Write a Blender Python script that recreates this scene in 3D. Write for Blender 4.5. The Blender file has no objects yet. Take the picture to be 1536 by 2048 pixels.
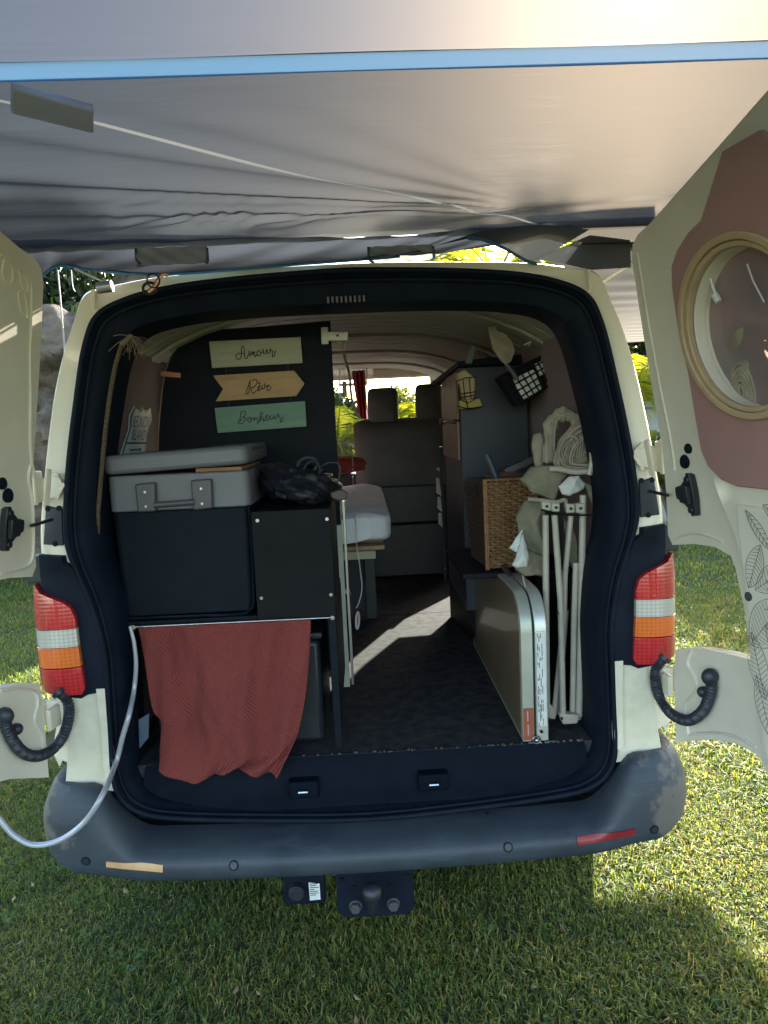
import bpy, bmesh, math, random
from mathutils.bvhtree import BVHTree
import numpy as np
from mathutils import Vector, Matrix
from mathutils.geometry import delaunay_2d_cdt
random.seed(4)
rng = np.random.default_rng(7)
sc = bpy.context.scene
COL = sc.collection
R = math.radians

# ---------------------------------------------------------------- camera, sky, sun, exposure
cam = bpy.data.cameras.new('camera')
cam_o = bpy.data.objects.new('camera', cam)
COL.objects.link(cam_o)
cam.sensor_fit = 'VERTICAL'
cam.sensor_height = 36.0
cam.lens = 36.0 * 1420.0 / 2048.0
cam.clip_start = 0.02
cam.clip_end = 600
fw, rt, up = Vector((0.0243, 0.9925, -0.1197)), Vector((0.9986, -0.0299, -0.0447)), Vector((0.0479, 0.1185, 0.9918))
cam_o.matrix_world = Matrix(((rt.x, up.x, -fw.x, .033), (rt.y, up.y, -fw.y, -1.824), (rt.z, up.z, -fw.z, 1.53), (0, 0, 0, 1)))
sc.camera = cam_o

SUN_EL, SUN_AZ = 25.4, 21.8          # azimuth measured from +Y towards +X
world = bpy.data.worlds.new('World')
sc.world = world
world.use_nodes = True
wn = world.node_tree
wn.nodes.clear()
wo = wn.nodes.new('ShaderNodeOutputWorld')
wb = wn.nodes.new('ShaderNodeBackground')
sky = wn.nodes.new('ShaderNodeTexSky')
sky.sky_type = 'NISHITA'
sky.sun_disc = False
sky.sun_elevation = R(SUN_EL)
sky.sun_rotation = R(SUN_AZ)
sky.air_density = 1.2
sky.dust_density = 1.5
wb.inputs[1].default_value = 0.15
wn.links.new(sky.outputs[0], wb.inputs[0])
wn.links.new(wb.outputs[0], wo.inputs[0])
sd = bpy.data.lights.new('sun', 'SUN')
sd.energy = 5.0
sd.angle = R(.55)
sd.color = (1.0, .93, .80)
so = bpy.data.objects.new('sun', sd)
COL.objects.link(so)
so.location = (3, 7, 6)
sdir = Vector((math.cos(R(SUN_EL)) * math.sin(R(SUN_AZ)), math.cos(R(SUN_EL)) * math.cos(R(SUN_AZ)), math.sin(R(SUN_EL))))
so.rotation_euler = sdir.to_track_quat('Z', 'Y').to_euler()
sc.view_settings.view_transform = 'Standard'
sc.view_settings.look = 'None'
sc.view_settings.gamma = 1
sc.view_settings.use_curve_mapping = False
sc.view_settings.exposure = 2.45
sc.render.engine = 'CYCLES'
sc.cycles.max_bounces = 8
sc.cycles.transparent_max_bounces = 12
sc.cycles.caustics_reflective = False
sc.cycles.caustics_refractive = False

# ---------------------------------------------------------------- materials
MATS = {}
def nd(nt, kind, **kw):
    n = nt.nodes.new(kind)
    for k, v in kw.items():
        if k in n.inputs: n.inputs[k].default_value = v
        else: setattr(n, k, v)
    return n
def mat(name, c1, c2=None, rough=.6, metal=0, scale=20, detail=5, bump=0, bscale=None, spec=.5, coat=0, stretch=(1, 1, 1), sheen=0, contrast=(.35, .65), dist=.002, alpha=None, rough2=None):
    m = bpy.data.materials.new(name)
    m.use_nodes = True
    nt = m.node_tree
    b = nt.nodes['Principled BSDF']
    b.inputs['Base Color'].default_value = (*c1, 1)
    b.inputs['Roughness'].default_value = rough
    b.inputs['Metallic'].default_value = metal
    b.inputs['Specular IOR Level'].default_value = spec
    b.inputs['Coat Weight'].default_value = coat
    b.inputs['Sheen Weight'].default_value = sheen
    tc = nd(nt, 'ShaderNodeTexCoord')
    mp = nd(nt, 'ShaderNodeMapping')
    mp.inputs['Scale'].default_value = stretch
    nt.links.new(tc.outputs['Object'], mp.inputs[0])
    if c2 is not None:
        n = nd(nt, 'ShaderNodeTexNoise', Scale=scale, Detail=detail, Roughness=.6)
        nt.links.new(mp.outputs[0], n.inputs['Vector'])
        r = nd(nt, 'ShaderNodeValToRGB')
        r.color_ramp.elements[0].position, r.color_ramp.elements[1].position = contrast
        r.color_ramp.elements[0].color = (*c1, 1)
        r.color_ramp.elements[1].color = (*c2, 1)
        nt.links.new(n.outputs['Fac'], r.inputs[0])
        nt.links.new(r.outputs[0], b.inputs['Base Color'])
        if rough2 is not None:
            mr = nd(nt, 'ShaderNodeMapRange')
            mr.inputs['To Min'].default_value, mr.inputs['To Max'].default_value = rough, rough2
            nt.links.new(n.outputs['Fac'], mr.inputs[0])
            nt.links.new(mr.outputs[0], b.inputs['Roughness'])
    if bump:
        n2 = nd(nt, 'ShaderNodeTexNoise', Scale=bscale or scale * 3, Detail=6, Roughness=.6)
        nt.links.new(mp.outputs[0], n2.inputs['Vector'])
        bp = nd(nt, 'ShaderNodeBump', Strength=bump, Distance=dist)
        nt.links.new(n2.outputs['Fac'], bp.inputs['Height'])
        nt.links.new(bp.outputs[0], b.inputs['Normal'])
    MATS[name] = m
    return m
def wave_bump(m, kind='BANDS', direction='X', scale=40, strength=.5, dist=.002, distortion=0, profile='SIN', dscale=1):
    nt = m.node_tree
    b = nt.nodes['Principled BSDF']
    tc = nd(nt, 'ShaderNodeTexCoord')
    w = nd(nt, 'ShaderNodeTexWave', Scale=scale, Distortion=distortion)
    w.inputs['Detail Scale'].default_value = dscale
    w.wave_type = kind
    w.bands_direction = direction
    w.wave_profile = profile
    nt.links.new(tc.outputs['Object'], w.inputs['Vector'])
    bp = nd(nt, 'ShaderNodeBump', Strength=strength, Distance=dist)
    nt.links.new(w.outputs['Fac'], bp.inputs['Height'])
    old = b.inputs['Normal'].links
    if old: nt.links.new(old[0].from_socket, bp.inputs['Normal'])
    nt.links.new(bp.outputs[0], b.inputs['Normal'])
    return m

cream = mat('cream_paint', (.82, .755, .61), (.77, .705, .56), rough=.32, scale=6, coat=.35, contrast=(.3, .75), bump=.06, bscale=60)
cream_in = mat('cream_door_inner_paint', (.82, .765, .65), (.76, .71, .595), rough=.38, scale=9, coat=.2, bump=.08, bscale=50)
filler_m = mat('cream_body_corner', (.76, .72, .58), (.67, .63, .49), rough=.5, scale=22, bump=.1, bscale=80)
rubber = mat('black_rubber_trim', (.004, .008, .017), (.007, .012, .024), rough=.62, spec=.14, scale=14, bump=.15, bscale=220)
plastic = mat('black_plastic', (.012, .016, .024), (.02, .025, .034), rough=.42, scale=30, bump=.1, bscale=300)
sillm = mat('dark_sill_plastic', (.002, .005, .011), (.004, .008, .016), rough=.65, spec=.08, scale=12, bump=.12, bscale=140)
matt_black = mat('matt_black_board', (.004, .005, .008), (.008, .008, .010), rough=.65, spec=.16, scale=8, bump=.15, bscale=160)
board = mat('black_painted_plywood', (.004, .007, .013), (.008, .010, .015), rough=.65, spec=.16, scale=5, stretch=(1, 1, 6), bump=.15, bscale=70)
maroon = mat('maroon_felt_panel', (.10, .028, .032), (.14, .045, .048), rough=.9, scale=9, bump=.25, bscale=260, sheen=.3)
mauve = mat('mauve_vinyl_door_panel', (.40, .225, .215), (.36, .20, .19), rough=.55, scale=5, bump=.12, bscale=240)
slat_m = mat('grey_washed_wood_plank', (.52, .48, .40), (.40, .365, .30), rough=.6, scale=7, stretch=(2, 14, 14), bump=.2, bscale=16)
steel = mat('brushed_steel', (.55, .55, .55), (.42, .42, .42), rough=.28, metal=1, scale=60)
alu = mat('aluminium', (.60, .61, .60), (.50, .51, .50), rough=.36, metal=.85, scale=40, stretch=(1, 1, .1))
white_pl = mat('white_plastic', (.70, .69, .62), (.62, .61, .54), rough=.4, scale=15)
copper = mat('copper_strap', (.62, .30, .17), (.50, .22, .12), rough=.35, metal=.7, scale=40)
rope_m = mat('hemp_rope', (.15, .105, .06), (.08, .055, .03), rough=.95, scale=150, bump=.5, bscale=400)
grey_lid = mat('grey_cooler_plastic', (.145, .145, .16), (.125, .125, .14), rough=.45, scale=12, bump=.15, bscale=420)
dark_cool = mat('charcoal_cooler_plastic', (.003, .007, .013), (.005, .009, .016), rough=.6, spec=.16, scale=12, bump=.2, bscale=420)
handle_m = mat('dark_grey_handle_plastic', (.065, .06, .07), (.08, .075, .085), rough=.42, scale=20)
tan_m = mat('tan_cardboard', (.34, .17, .07), (.26, .12, .05), rough=.8, scale=20)
bagm = mat('black_nylon_bag', (.008, .009, .014), (.014, .016, .022), rough=.5, scale=30, bump=.3, bscale=26, dist=.004, spec=.3)
sheet_m = mat('white_cotton_sheet', (.84, .86, .92), (.78, .80, .87), rough=.85, scale=8, bump=.3, bscale=14, dist=.01)
red_fab = mat('red_cushion_fabric', (.33, .055, .045), (.25, .04, .035), rough=.9, scale=30, bump=.3, bscale=200)
seatm = mat('dark_grey_seat_vinyl', (.065, .068, .068), (.085, .086, .084), rough=.6, scale=7, bump=.2, bscale=200)
wood_l = mat('light_wood', (.36, .24, .13), (.26, .165, .085), rough=.55, scale=4, stretch=(8, 8, 1), bump=.1, bscale=20)
wood_d = mat('brown_wood_door', (.24, .145, .085), (.15, .088, .05), rough=.55, scale=5, stretch=(8, 8, 1), bump=.15, bscale=20)
wood_sign = mat('natural_wood_sign', (.50, .32, .16), (.41, .25, .12), rough=.65, scale=4, stretch=(2, 2, 18), bump=.1, bscale=10)
sign_w = mat('washed_white_wood_sign', (.46, .45, .34), (.39, .38, .28), rough=.7, scale=5, stretch=(2, 2, 16), bump=.1)
sign_g = mat('sage_green_wood_sign', (.17, .29, .22), (.14, .245, .185), rough=.7, scale=5, stretch=(2, 2, 16), bump=.1)
ink = mat('dark_brown_ink', (.02, .012, .008), rough=.7)
ink_b = mat('faded_black_ink', (.03, .032, .03), rough=.7)
ink_p = mat('worn_pen_ink', (.16, .15, .13), rough=.7)
ink_n = mat('navy_print', (.012, .035, .075), rough=.5)
stick_m = mat('pale_blue_sticker', (.46, .60, .68), (.41, .55, .62), rough=.4, scale=12)
stick_w = mat('white_sticker_border', (.66, .70, .72), rough=.4)
wick = mat('woven_water_hyacinth', (.30, .165, .07), (.17, .085, .035), rough=.75, scale=60, bump=.4, bscale=160)
wick_d = mat('dark_brown_fabric_side', (.085, .045, .028), (.06, .03, .02), rough=.9, scale=80, bump=.5, bscale=220)
canvas = mat('beige_canvas', (.34, .305, .225), (.24, .21, .155), rough=.95, scale=26, bump=.5, bscale=42, dist=.006)
white_cl = mat('white_ripstop_cloth', (.68, .70, .68), (.60, .62, .60), rough=.7, scale=18, bump=.4, bscale=40, dist=.006)
tube_m = mat('cream_powder_coated_tube', (.46, .43, .36), (.40, .37, .31), rough=.35, scale=30)
tbl_m = mat('bronze_table_board', (.17, .13, .085), (.14, .105, .07), rough=.35, scale=10, coat=.3)
tbl_rim = mat('satin_aluminium_rim', (.42, .45, .39), (.37, .39, .34), rough=.38, metal=.35, scale=20)
tbl_rim2 = mat('bright_aluminium_rim', (.60, .62, .58), (.50, .52, .49), rough=.35, metal=.45, scale=20)
tag_m = mat('rust_red_tag', (.36, .09, .045), (.28, .07, .035), rough=.6, scale=20)
label_m = mat('white_paper_label', (.70, .72, .70), (.62, .64, .62), rough=.6, scale=30)
curt = mat('red_curtain', (.34, .045, .05), (.26, .035, .04), rough=.85, scale=20)
hose_m = mat('black_ribbed_hose', (.018, .024, .034), (.028, .034, .046), rough=.45, scale=30)
clear_m = mat('silver_bungee_strap', (.46, .48, .54), (.40, .42, .48), rough=.3, scale=30, metal=.2)
yellow_w = mat('cream_lantern_glass', (.48, .37, .20), (.40, .30, .16), rough=.5, scale=15)
iron = mat('black_wire', (.012, .012, .014), rough=.4, metal=.5)
white_cable = mat('white_cable', (.66, .66, .70), rough=.4)
net_m = mat('grey_green_tarp_pole', (.78, .76, .64), (.70, .68, .56), rough=.5, scale=10)
stone_w = mat('pale_concrete_wall', (.34, .35, .33), (.26, .27, .25), rough=.9, scale=6, bump=.4)
bark = mat('palm_bark', (.20, .15, .10), (.10, .075, .05), rough=.95, scale=18, bump=.6)
tyre_m = mat('tyre_rubber', (.02, .02, .02), (.03, .03, .03), rough=.8, scale=40, bump=.3)
dash_m = mat('dark_dashboard', (.02, .022, .026), (.03, .032, .036), rough=.6, scale=30)
soil = mat('lawn_soil', (.045, .055, .022), (.085, .085, .035), rough=1, scale=3, bump=.6, bscale=60, dist=.02)
amber_r = mat('tan_reflector', (.62, .36, .17), (.52, .30, .15), rough=.45, scale=30)
red_r = mat('dull_red_reflector', (.26, .015, .02), (.20, .012, .018), rough=.3, scale=30)

def dirty_bumper():
    m = mat('weathered_grey_bumper', (.020, .030, .044), (.040, .054, .070), rough=.5, scale=5, detail=8, bump=.12, bscale=90, rough2=.62)
    nt = m.node_tree; b = nt.nodes['Principled BSDF']
    base = b.inputs['Base Color'].links[0].from_socket
    tc = nd(nt, 'ShaderNodeTexCoord')
    n = nd(nt, 'ShaderNodeTexNoise', Scale=7.5, Detail=7, Roughness=.62)
    nt.links.new(tc.outputs['Object'], n.inputs['Vector'])
    sx = nd(nt, 'ShaderNodeSeparateXYZ'); nt.links.new(tc.outputs['Object'], sx.inputs[0])
    ab = nd(nt, 'ShaderNodeMath', operation='ABSOLUTE'); nt.links.new(sx.outputs[0], ab.inputs[0])
    mr = nd(nt, 'ShaderNodeMapRange'); mr.inputs[1].default_value = .55; mr.inputs[2].default_value = .90
    mr.inputs[3].default_value = -.30; mr.inputs[4].default_value = .22
    nt.links.new(ab.outputs[0], mr.inputs[0])
    ad = nd(nt, 'ShaderNodeMath', operation='ADD'); nt.links.new(mr.outputs[0], ad.inputs[0]); nt.links.new(n.outputs['Fac'], ad.inputs[1])
    st = nd(nt, 'ShaderNodeValToRGB'); st.color_ramp.elements[0].position = .56; st.color_ramp.elements[1].position = .62
    nt.links.new(ad.outputs[0], st.inputs[0])
    mx = nd(nt, 'ShaderNodeMix', data_type='RGBA'); nt.links.new(st.outputs[0], mx.inputs[0])
    mp2 = nd(nt, 'ShaderNodeMapping'); mp2.inputs['Scale'].default_value = (1.2, 6, 9); nt.links.new(tc.outputs['Object'], mp2.inputs[0])
    n3 = nd(nt, 'ShaderNodeTexNoise', Scale=5.0, Detail=10, Roughness=.7, Distortion=.6); nt.links.new(mp2.outputs[0], n3.inputs['Vector'])
    r3_ = nd(nt, 'ShaderNodeValToRGB'); r3_.color_ramp.elements[0].position = .56; r3_.color_ramp.elements[1].position = .74; nt.links.new(n3.outputs['Fac'], r3_.inputs[0])
    n4 = nd(nt, 'ShaderNodeMath', operation='MULTIPLY'); nt.links.new(r3_.outputs[0], n4.inputs[0]); n4.inputs[1].default_value = .30
    m5 = nd(nt, 'ShaderNodeMix', data_type='RGBA'); nt.links.new(n4.outputs[0], m5.inputs[0]); nt.links.new(base, m5.inputs[6]); m5.inputs[7].default_value = (.13, .145, .16, 1); base = m5.outputs[2]
    nt.links.new(base, mx.inputs[6]); mx.inputs[7].default_value = (.115, .105, .10, 1)
    nt.links.new(mx.outputs[2], b.inputs['Base Color'])
    return m
bumper_m = dirty_bumper()

def fabric(name, col, trans, thru, wx=1, bumps=.5, slit=None):
    m = bpy.data.materials.new(name); m.use_nodes = True
    nt = m.node_tree; nt.nodes.clear()
    o = nd(nt, 'ShaderNodeOutputMaterial')
    tc = nd(nt, 'ShaderNodeTexCoord'); mp = nd(nt, 'ShaderNodeMapping')
    mp.inputs['Rotation'].default_value = (0, 0, R(-24)); mp.inputs['Scale'].default_value = (.35, 2.4, 1)
    nt.links.new(tc.outputs['Object'], mp.inputs[0])
    n1 = nd(nt, 'ShaderNodeTexNoise', Scale=3.2, Detail=5, Roughness=.5, Distortion=.4)
    nt.links.new(mp.outputs[0], n1.inputs['Vector'])
    n2 = nd(nt, 'ShaderNodeTexNoise', Scale=600, Detail=1); nt.links.new(tc.outputs['Object'], n2.inputs['Vector'])
    b1 = nd(nt, 'ShaderNodeBump', Strength=bumps, Distance=.05); nt.links.new(n1.outputs['Fac'], b1.inputs['Height'])
    b2 = nd(nt, 'ShaderNodeBump', Strength=.15, Distance=.001); nt.links.new(n2.outputs['Fac'], b2.inputs['Height']); nt.links.new(b1.outputs[0], b2.inputs['Normal'])
    df = nd(nt, 'ShaderNodeBsdfDiffuse'); df.inputs[0].default_value = (*col, 1)
    tr = nd(nt, 'ShaderNodeBsdfTranslucent'); tr.inputs[0].default_value = (*trans, 1)
    rf = nd(nt, 'ShaderNodeBsdfRefraction', Roughness=.48, IOR=1.02); rf.inputs[0].default_value = (1, .93, .84, 1)
    gl = nd(nt, 'ShaderNodeBsdfGlossy', Roughness=.35); gl.inputs[0].default_value = (.5, .5, .5, 1)
    for x in (df, tr, gl): nt.links.new(b2.outputs[0], x.inputs['Normal'])
    m1 = nd(nt, 'ShaderNodeMixShader'); m1.inputs[0].default_value = .62
    nt.links.new(df.outputs[0], m1.inputs[1]); nt.links.new(tr.outputs[0], m1.inputs[2])
    m2 = nd(nt, 'ShaderNodeMixShader'); m2.inputs[0].default_value = thru
    nt.links.new(m1.outputs[0], m2.inputs[1]); nt.links.new(rf.outputs[0], m2.inputs[2])
    m3 = nd(nt, 'ShaderNodeMixShader'); m3.inputs[0].default_value = .06
    nt.links.new(m2.outputs[0], m3.inputs[1]); nt.links.new(gl.outputs[0], m3.inputs[2])
    out = m3.outputs[0]
    if slit:
        (ax_, ay), (bx_, by) = slit; L = math.hypot(bx_ - ax_, by - ay); nx, ny = -(by - ay) / L, (bx_ - ax_) / L
        dp = nd(nt, 'ShaderNodeVectorMath', operation='DOT_PRODUCT'); dp.inputs[1].default_value = (nx, ny, 0); nt.links.new(tc.outputs['Object'], dp.inputs[0])
        sb = nd(nt, 'ShaderNodeMath', operation='SUBTRACT'); nt.links.new(dp.outputs['Value'], sb.inputs[0]); sb.inputs[1].default_value = ax_ * nx + ay * ny
        ab = nd(nt, 'ShaderNodeMath', operation='ABSOLUTE'); nt.links.new(sb.outputs[0], ab.inputs[0])
        lt = nd(nt, 'ShaderNodeMath', operation='LESS_THAN'); nt.links.new(ab.outputs[0], lt.inputs[0]); lt.inputs[1].default_value = .0045
        sxx = nd(nt, 'ShaderNodeSeparateXYZ'); nt.links.new(tc.outputs['Object'], sxx.inputs[0])
        l2 = nd(nt, 'ShaderNodeMath', operation='LESS_THAN'); nt.links.new(sxx.outputs[0], l2.inputs[0]); l2.inputs[1].default_value = bx_
        ml = nd(nt, 'ShaderNodeMath', operation='MULTIPLY'); nt.links.new(lt.outputs[0], ml.inputs[0]); nt.links.new(l2.outputs[0], ml.inputs[1])
        tp = nd(nt, 'ShaderNodeBsdfTranslucent'); tp.inputs[0].default_value = (.065, .065, .057, 1); m4 = nd(nt, 'ShaderNodeMixShader'); nt.links.new(ml.outputs[0], m4.inputs[0])
        nt.links.new(out, m4.inputs[1]); nt.links.new(tp.outputs[0], m4.inputs[2]); out = m4.outputs[0]
    nt.links.new(out, o.inputs[0])
    return m
SLIT = [(-0.4956, -0.6567), (0.5277, 0.1461)]
tape_m = fabric('pale_seam_tape', (.45, .44, .38), (.13, .13, .115), .0, bumps=.05)
side_m = fabric('grey_side_sheet', (.07, .08, .09), (.020, .022, .023), .012, bumps=.2)
awn_m = fabric('grey_awning_fabric', (.027, .036, .048), (.0125, .0142, .0170), .029, slit=SLIT, bumps=.3)
awn_w = fabric('pale_awning_fabric', (.05, .065, .105), (.023, .026, .039), .062, bumps=.2)
awn_d = fabric('dark_awning_valance', (.045, .055, .075), (.03, .035, .045), .0, bumps=.3)
flap_m = fabric('translucent_window_flap', (.45, .46, .44), (.22, .23, .22), .1, bumps=.6)

blue_b = fabric('light_blue_binding', (.08, .27, .48), (.058, .118, .18), .008, bumps=.05)

def glassy(name, tint=(1, 1, 1), mixv=.12, rough=.03):
    m = bpy.data.materials.new(name); m.use_nodes = True
    nt = m.node_tree; nt.nodes.clear()
    o = nd(nt, 'ShaderNodeOutputMaterial')
    t = nd(nt, 'ShaderNodeBsdfTransparent'); t.inputs[0].default_value = (*tint, 1)
    g = nd(nt, 'ShaderNodeBsdfGlossy', Roughness=rough)
    mx = nd(nt, 'ShaderNodeMixShader'); mx.inputs[0].default_value = mixv
    nt.links.new(t.outputs[0], mx.inputs[1]); nt.links.new(g.outputs[0], mx.inputs[2]); nt.links.new(mx.outputs[0], o.inputs[0])
    return m
glass_clear = glassy('clear_window_glass', (.93, .96, .94), .05)
glass_tint = glassy('tinted_oval_glass', (.42, .36, .38), .30, .10)
def reflection_pane():
    m = mat('mauve_reflection_pane', (.34, .25, .26), (.27, .235, .24), rough=.18, scale=3, coat=.5, contrast=(.4, .6))  # pale mauve put in the pane's colour for the washed reflection on it
    nt = m.node_tree; o = [n for n in nt.nodes if n.type == 'OUTPUT_MATERIAL'][0]
    t = nd(nt, 'ShaderNodeBsdfTransparent'); t.inputs[0].default_value = (.7, .6, .62, 1)
    mx = nd(nt, 'ShaderNodeMixShader'); mx.inputs[0].default_value = .68
    nt.links.new(t.outputs[0], mx.inputs[1]); nt.links.new(nt.nodes['Principled BSDF'].outputs[0], mx.inputs[2]); nt.links.new(mx.outputs[0], o.inputs[0])
    return m
glass_tint = reflection_pane()

def leafy(name, attr=True, ca=(.1, .14, .03), cb=(.2, .2, .05), tr=.45, tcol=1.6):
    m = bpy.data.materials.new(name); m.use_nodes = True
    nt = m.node_tree; nt.nodes.clear()
    o = nd(nt, 'ShaderNodeOutputMaterial')
    if attr:
        a = nd(nt, 'ShaderNodeAttribute', attribute_name='tint'); src = a.outputs['Color']
    else:
        tc = nd(nt, 'ShaderNodeTexCoord')
        n = nd(nt, 'ShaderNodeTexNoise', Scale=2.5, Detail=4); nt.links.new(tc.outputs['Object'], n.inputs['Vector'])
        r = nd(nt, 'ShaderNodeValToRGB'); r.color_ramp.elements[0].position = .35; r.color_ramp.elements[1].position = .65
        r.color_ramp.elements[0].color = (*ca, 1); r.color_ramp.elements[1].color = (*cb, 1)
        nt.links.new(n.outputs['Fac'], r.inputs[0]); src = r.outputs[0]
    pb = nd(nt, 'ShaderNodeBsdfPrincipled', Roughness=.5); pb.inputs['Specular IOR Level'].default_value = .3
    nt.links.new(src, pb.inputs['Base Color'])
    mul = nd(nt, 'ShaderNodeMix', data_type='RGBA', blend_type='MULTIPLY'); mul.inputs[0].default_value = 1
    nt.links.new(src, mul.inputs[6]); mul.inputs[7].default_value = (1.6 * tcol / 1.6, 1.5 * tcol / 1.6, .5 * tcol / 1.6, 1)
    t = nd(nt, 'ShaderNodeBsdfTranslucent'); nt.links.new(mul.outputs[2], t.inputs[0])
    mx = nd(nt, 'ShaderNodeMixShader'); mx.inputs[0].default_value = tr
    nt.links.new(pb.outputs[0], mx.inputs[1]); nt.links.new(t.outputs[0], mx.inputs[2]); nt.links.new(mx.outputs[0], o.inputs[0])
    return m
grass_m = leafy('lawn_grass_blades', tr=.5, tcol=2.4)
palm_leaf = leafy('palm_leaf', False, (.12, .16, .025), (.30, .29, .05), .55, 2.0)
hedge_leaf = leafy('shrub_leaf', False, (.05, .085, .02), (.17, .18, .035), .35, 1.5)
dark_leaf = leafy('dark_tree_leaf', False, (.018, .035, .014), (.04, .06, .02), .25, 1.2)

def rock_mat():
    m = mat('brown_basalt_rock', (.20, .145, .095), (.075, .06, .048), rough=.95, scale=3.2, detail=9, bump=.9, bscale=14, dist=.06)
    return m
rock_m = rock_mat()

def lens_mat(name, c, c2):
    # ribbed lens: horizontal ribs plus a faceted reflector block on the inner half
    m = mat(name, c, rough=.18, coat=1.0)
    nt = m.node_tree; b = nt.nodes['Principled BSDF']
    tc = nd(nt, 'ShaderNodeTexCoord'); sx = nd(nt, 'ShaderNodeSeparateXYZ'); nt.links.new(tc.outputs['Object'], sx.inputs[0])
    ax = nd(nt, 'ShaderNodeMath', operation='ABSOLUTE'); nt.links.new(sx.outputs[0], ax.inputs[0])
    def sn(sock, f):
        a = nd(nt, 'ShaderNodeMath', operation='MULTIPLY'); nt.links.new(sock, a.inputs[0]); a.inputs[1].default_value = f
        s = nd(nt, 'ShaderNodeMath', operation='SINE'); nt.links.new(a.outputs[0], s.inputs[0]); return s.outputs[0]
    z, x = sn(sx.outputs[2], 640.), sn(sx.outputs[0], 560.)
    # inner reflector block mask: |x| < .792
    mk = nd(nt, 'ShaderNodeMapRange'); mk.inputs[1].default_value = .800; mk.inputs[2].default_value = .780; nt.links.new(ax.outputs[0], mk.inputs[0])
    xm = nd(nt, 'ShaderNodeMath', operation='MULTIPLY'); nt.links.new(x, xm.inputs[0]); nt.links.new(mk.outputs[0], xm.inputs[1])
    h = nd(nt, 'ShaderNodeMath', operation='ADD'); nt.links.new(z, h.inputs[0]); nt.links.new(xm.outputs[0], h.inputs[1])
    bp = nd(nt, 'ShaderNodeBump', Strength=.12, Distance=.0012); nt.links.new(h.outputs[0], bp.inputs['Height']); nt.links.new(bp.outputs[0], b.inputs['Normal'])
    g = nd(nt, 'ShaderNodeMapRange'); g.inputs[1].default_value = -3.2; g.inputs[2].default_value = 3.6; nt.links.new(h.outputs[0], g.inputs[0])
    gm = nd(nt, 'ShaderNodeMath', operation='MULTIPLY'); nt.links.new(g.outputs[0], gm.inputs[0])
    mk2 = nd(nt, 'ShaderNodeMapRange'); mk2.inputs[3].default_value = .30; mk2.inputs[4].default_value = 1.0; nt.links.new(mk.outputs[0], mk2.inputs[0]); nt.links.new(mk2.outputs[0], gm.inputs[1])
    mx = nd(nt, 'ShaderNodeMix', data_type='RGBA'); nt.links.new(gm.outputs[0], mx.inputs[0])
    mx.inputs[6].default_value = (*c, 1); mx.inputs[7].default_value = (*c2, 1); nt.links.new(mx.outputs[2], b.inputs['Base Color'])
    return m
lens_red = lens_mat('red_lamp_lens', (.34, .010, .014), (.72, .035, .045))
lens_clear = lens_mat('clear_lamp_lens', (.36, .34, .30), (.74, .72, .64))
lens_amber = lens_mat('amber_lamp_lens', (.60, .10, .015), (.82, .22, .035))

def cloth_mat():
    m = mat('brick_red_quilted_cloth', (.215, .040, .034), (.185, .034, .029), rough=.95, scale=5, bump=.1, bscale=350)
    nt = m.node_tree; b = nt.nodes['Principled BSDF']
    tc = nd(nt, 'ShaderNodeTexCoord'); sx = nd(nt, 'ShaderNodeSeparateXYZ'); nt.links.new(tc.outputs['Object'], sx.inputs[0])
    # nested diamonds: stripes of |x'| + |z'|
    def md(op, a, bb):
        n = nd(nt, 'ShaderNodeMath', operation=op)
        for i, q in enumerate((a, bb)):
            if q is None: continue
            if isinstance(q, (int, float)): n.inputs[i].default_value = q
            else: nt.links.new(q, n.inputs[i])
        return n.outputs[0]
    px = md('PINGPONG', md('ADD', sx.outputs[0], 5.0), .085)
    pz = md('PINGPONG', md('ADD', sx.outputs[2], 5.0), .11)
    s = md('ADD', md('MULTIPLY', px, 1.3), pz)
    w = md('SINE', md('MULTIPLY', s, 560.), None)
    bp = nd(nt, 'ShaderNodeBump', Strength=.6, Distance=.0022); nt.links.new(w, bp.inputs['Height'])
    nt.links.new(b.inputs['Normal'].links[0].from_socket, bp.inputs['Normal'])
    nt.links.new(bp.outputs[0], b.inputs['Normal'])
    return m
cloth_m = cloth_mat()

def floor_mat():
    m = mat('dark_vinyl_floor', (.028, .029, .035), (.062, .060, .060), rough=.8, spec=.05, scale=26, detail=8, bump=.2, bscale=60)
    return m
floor_m = floor_mat()

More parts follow.
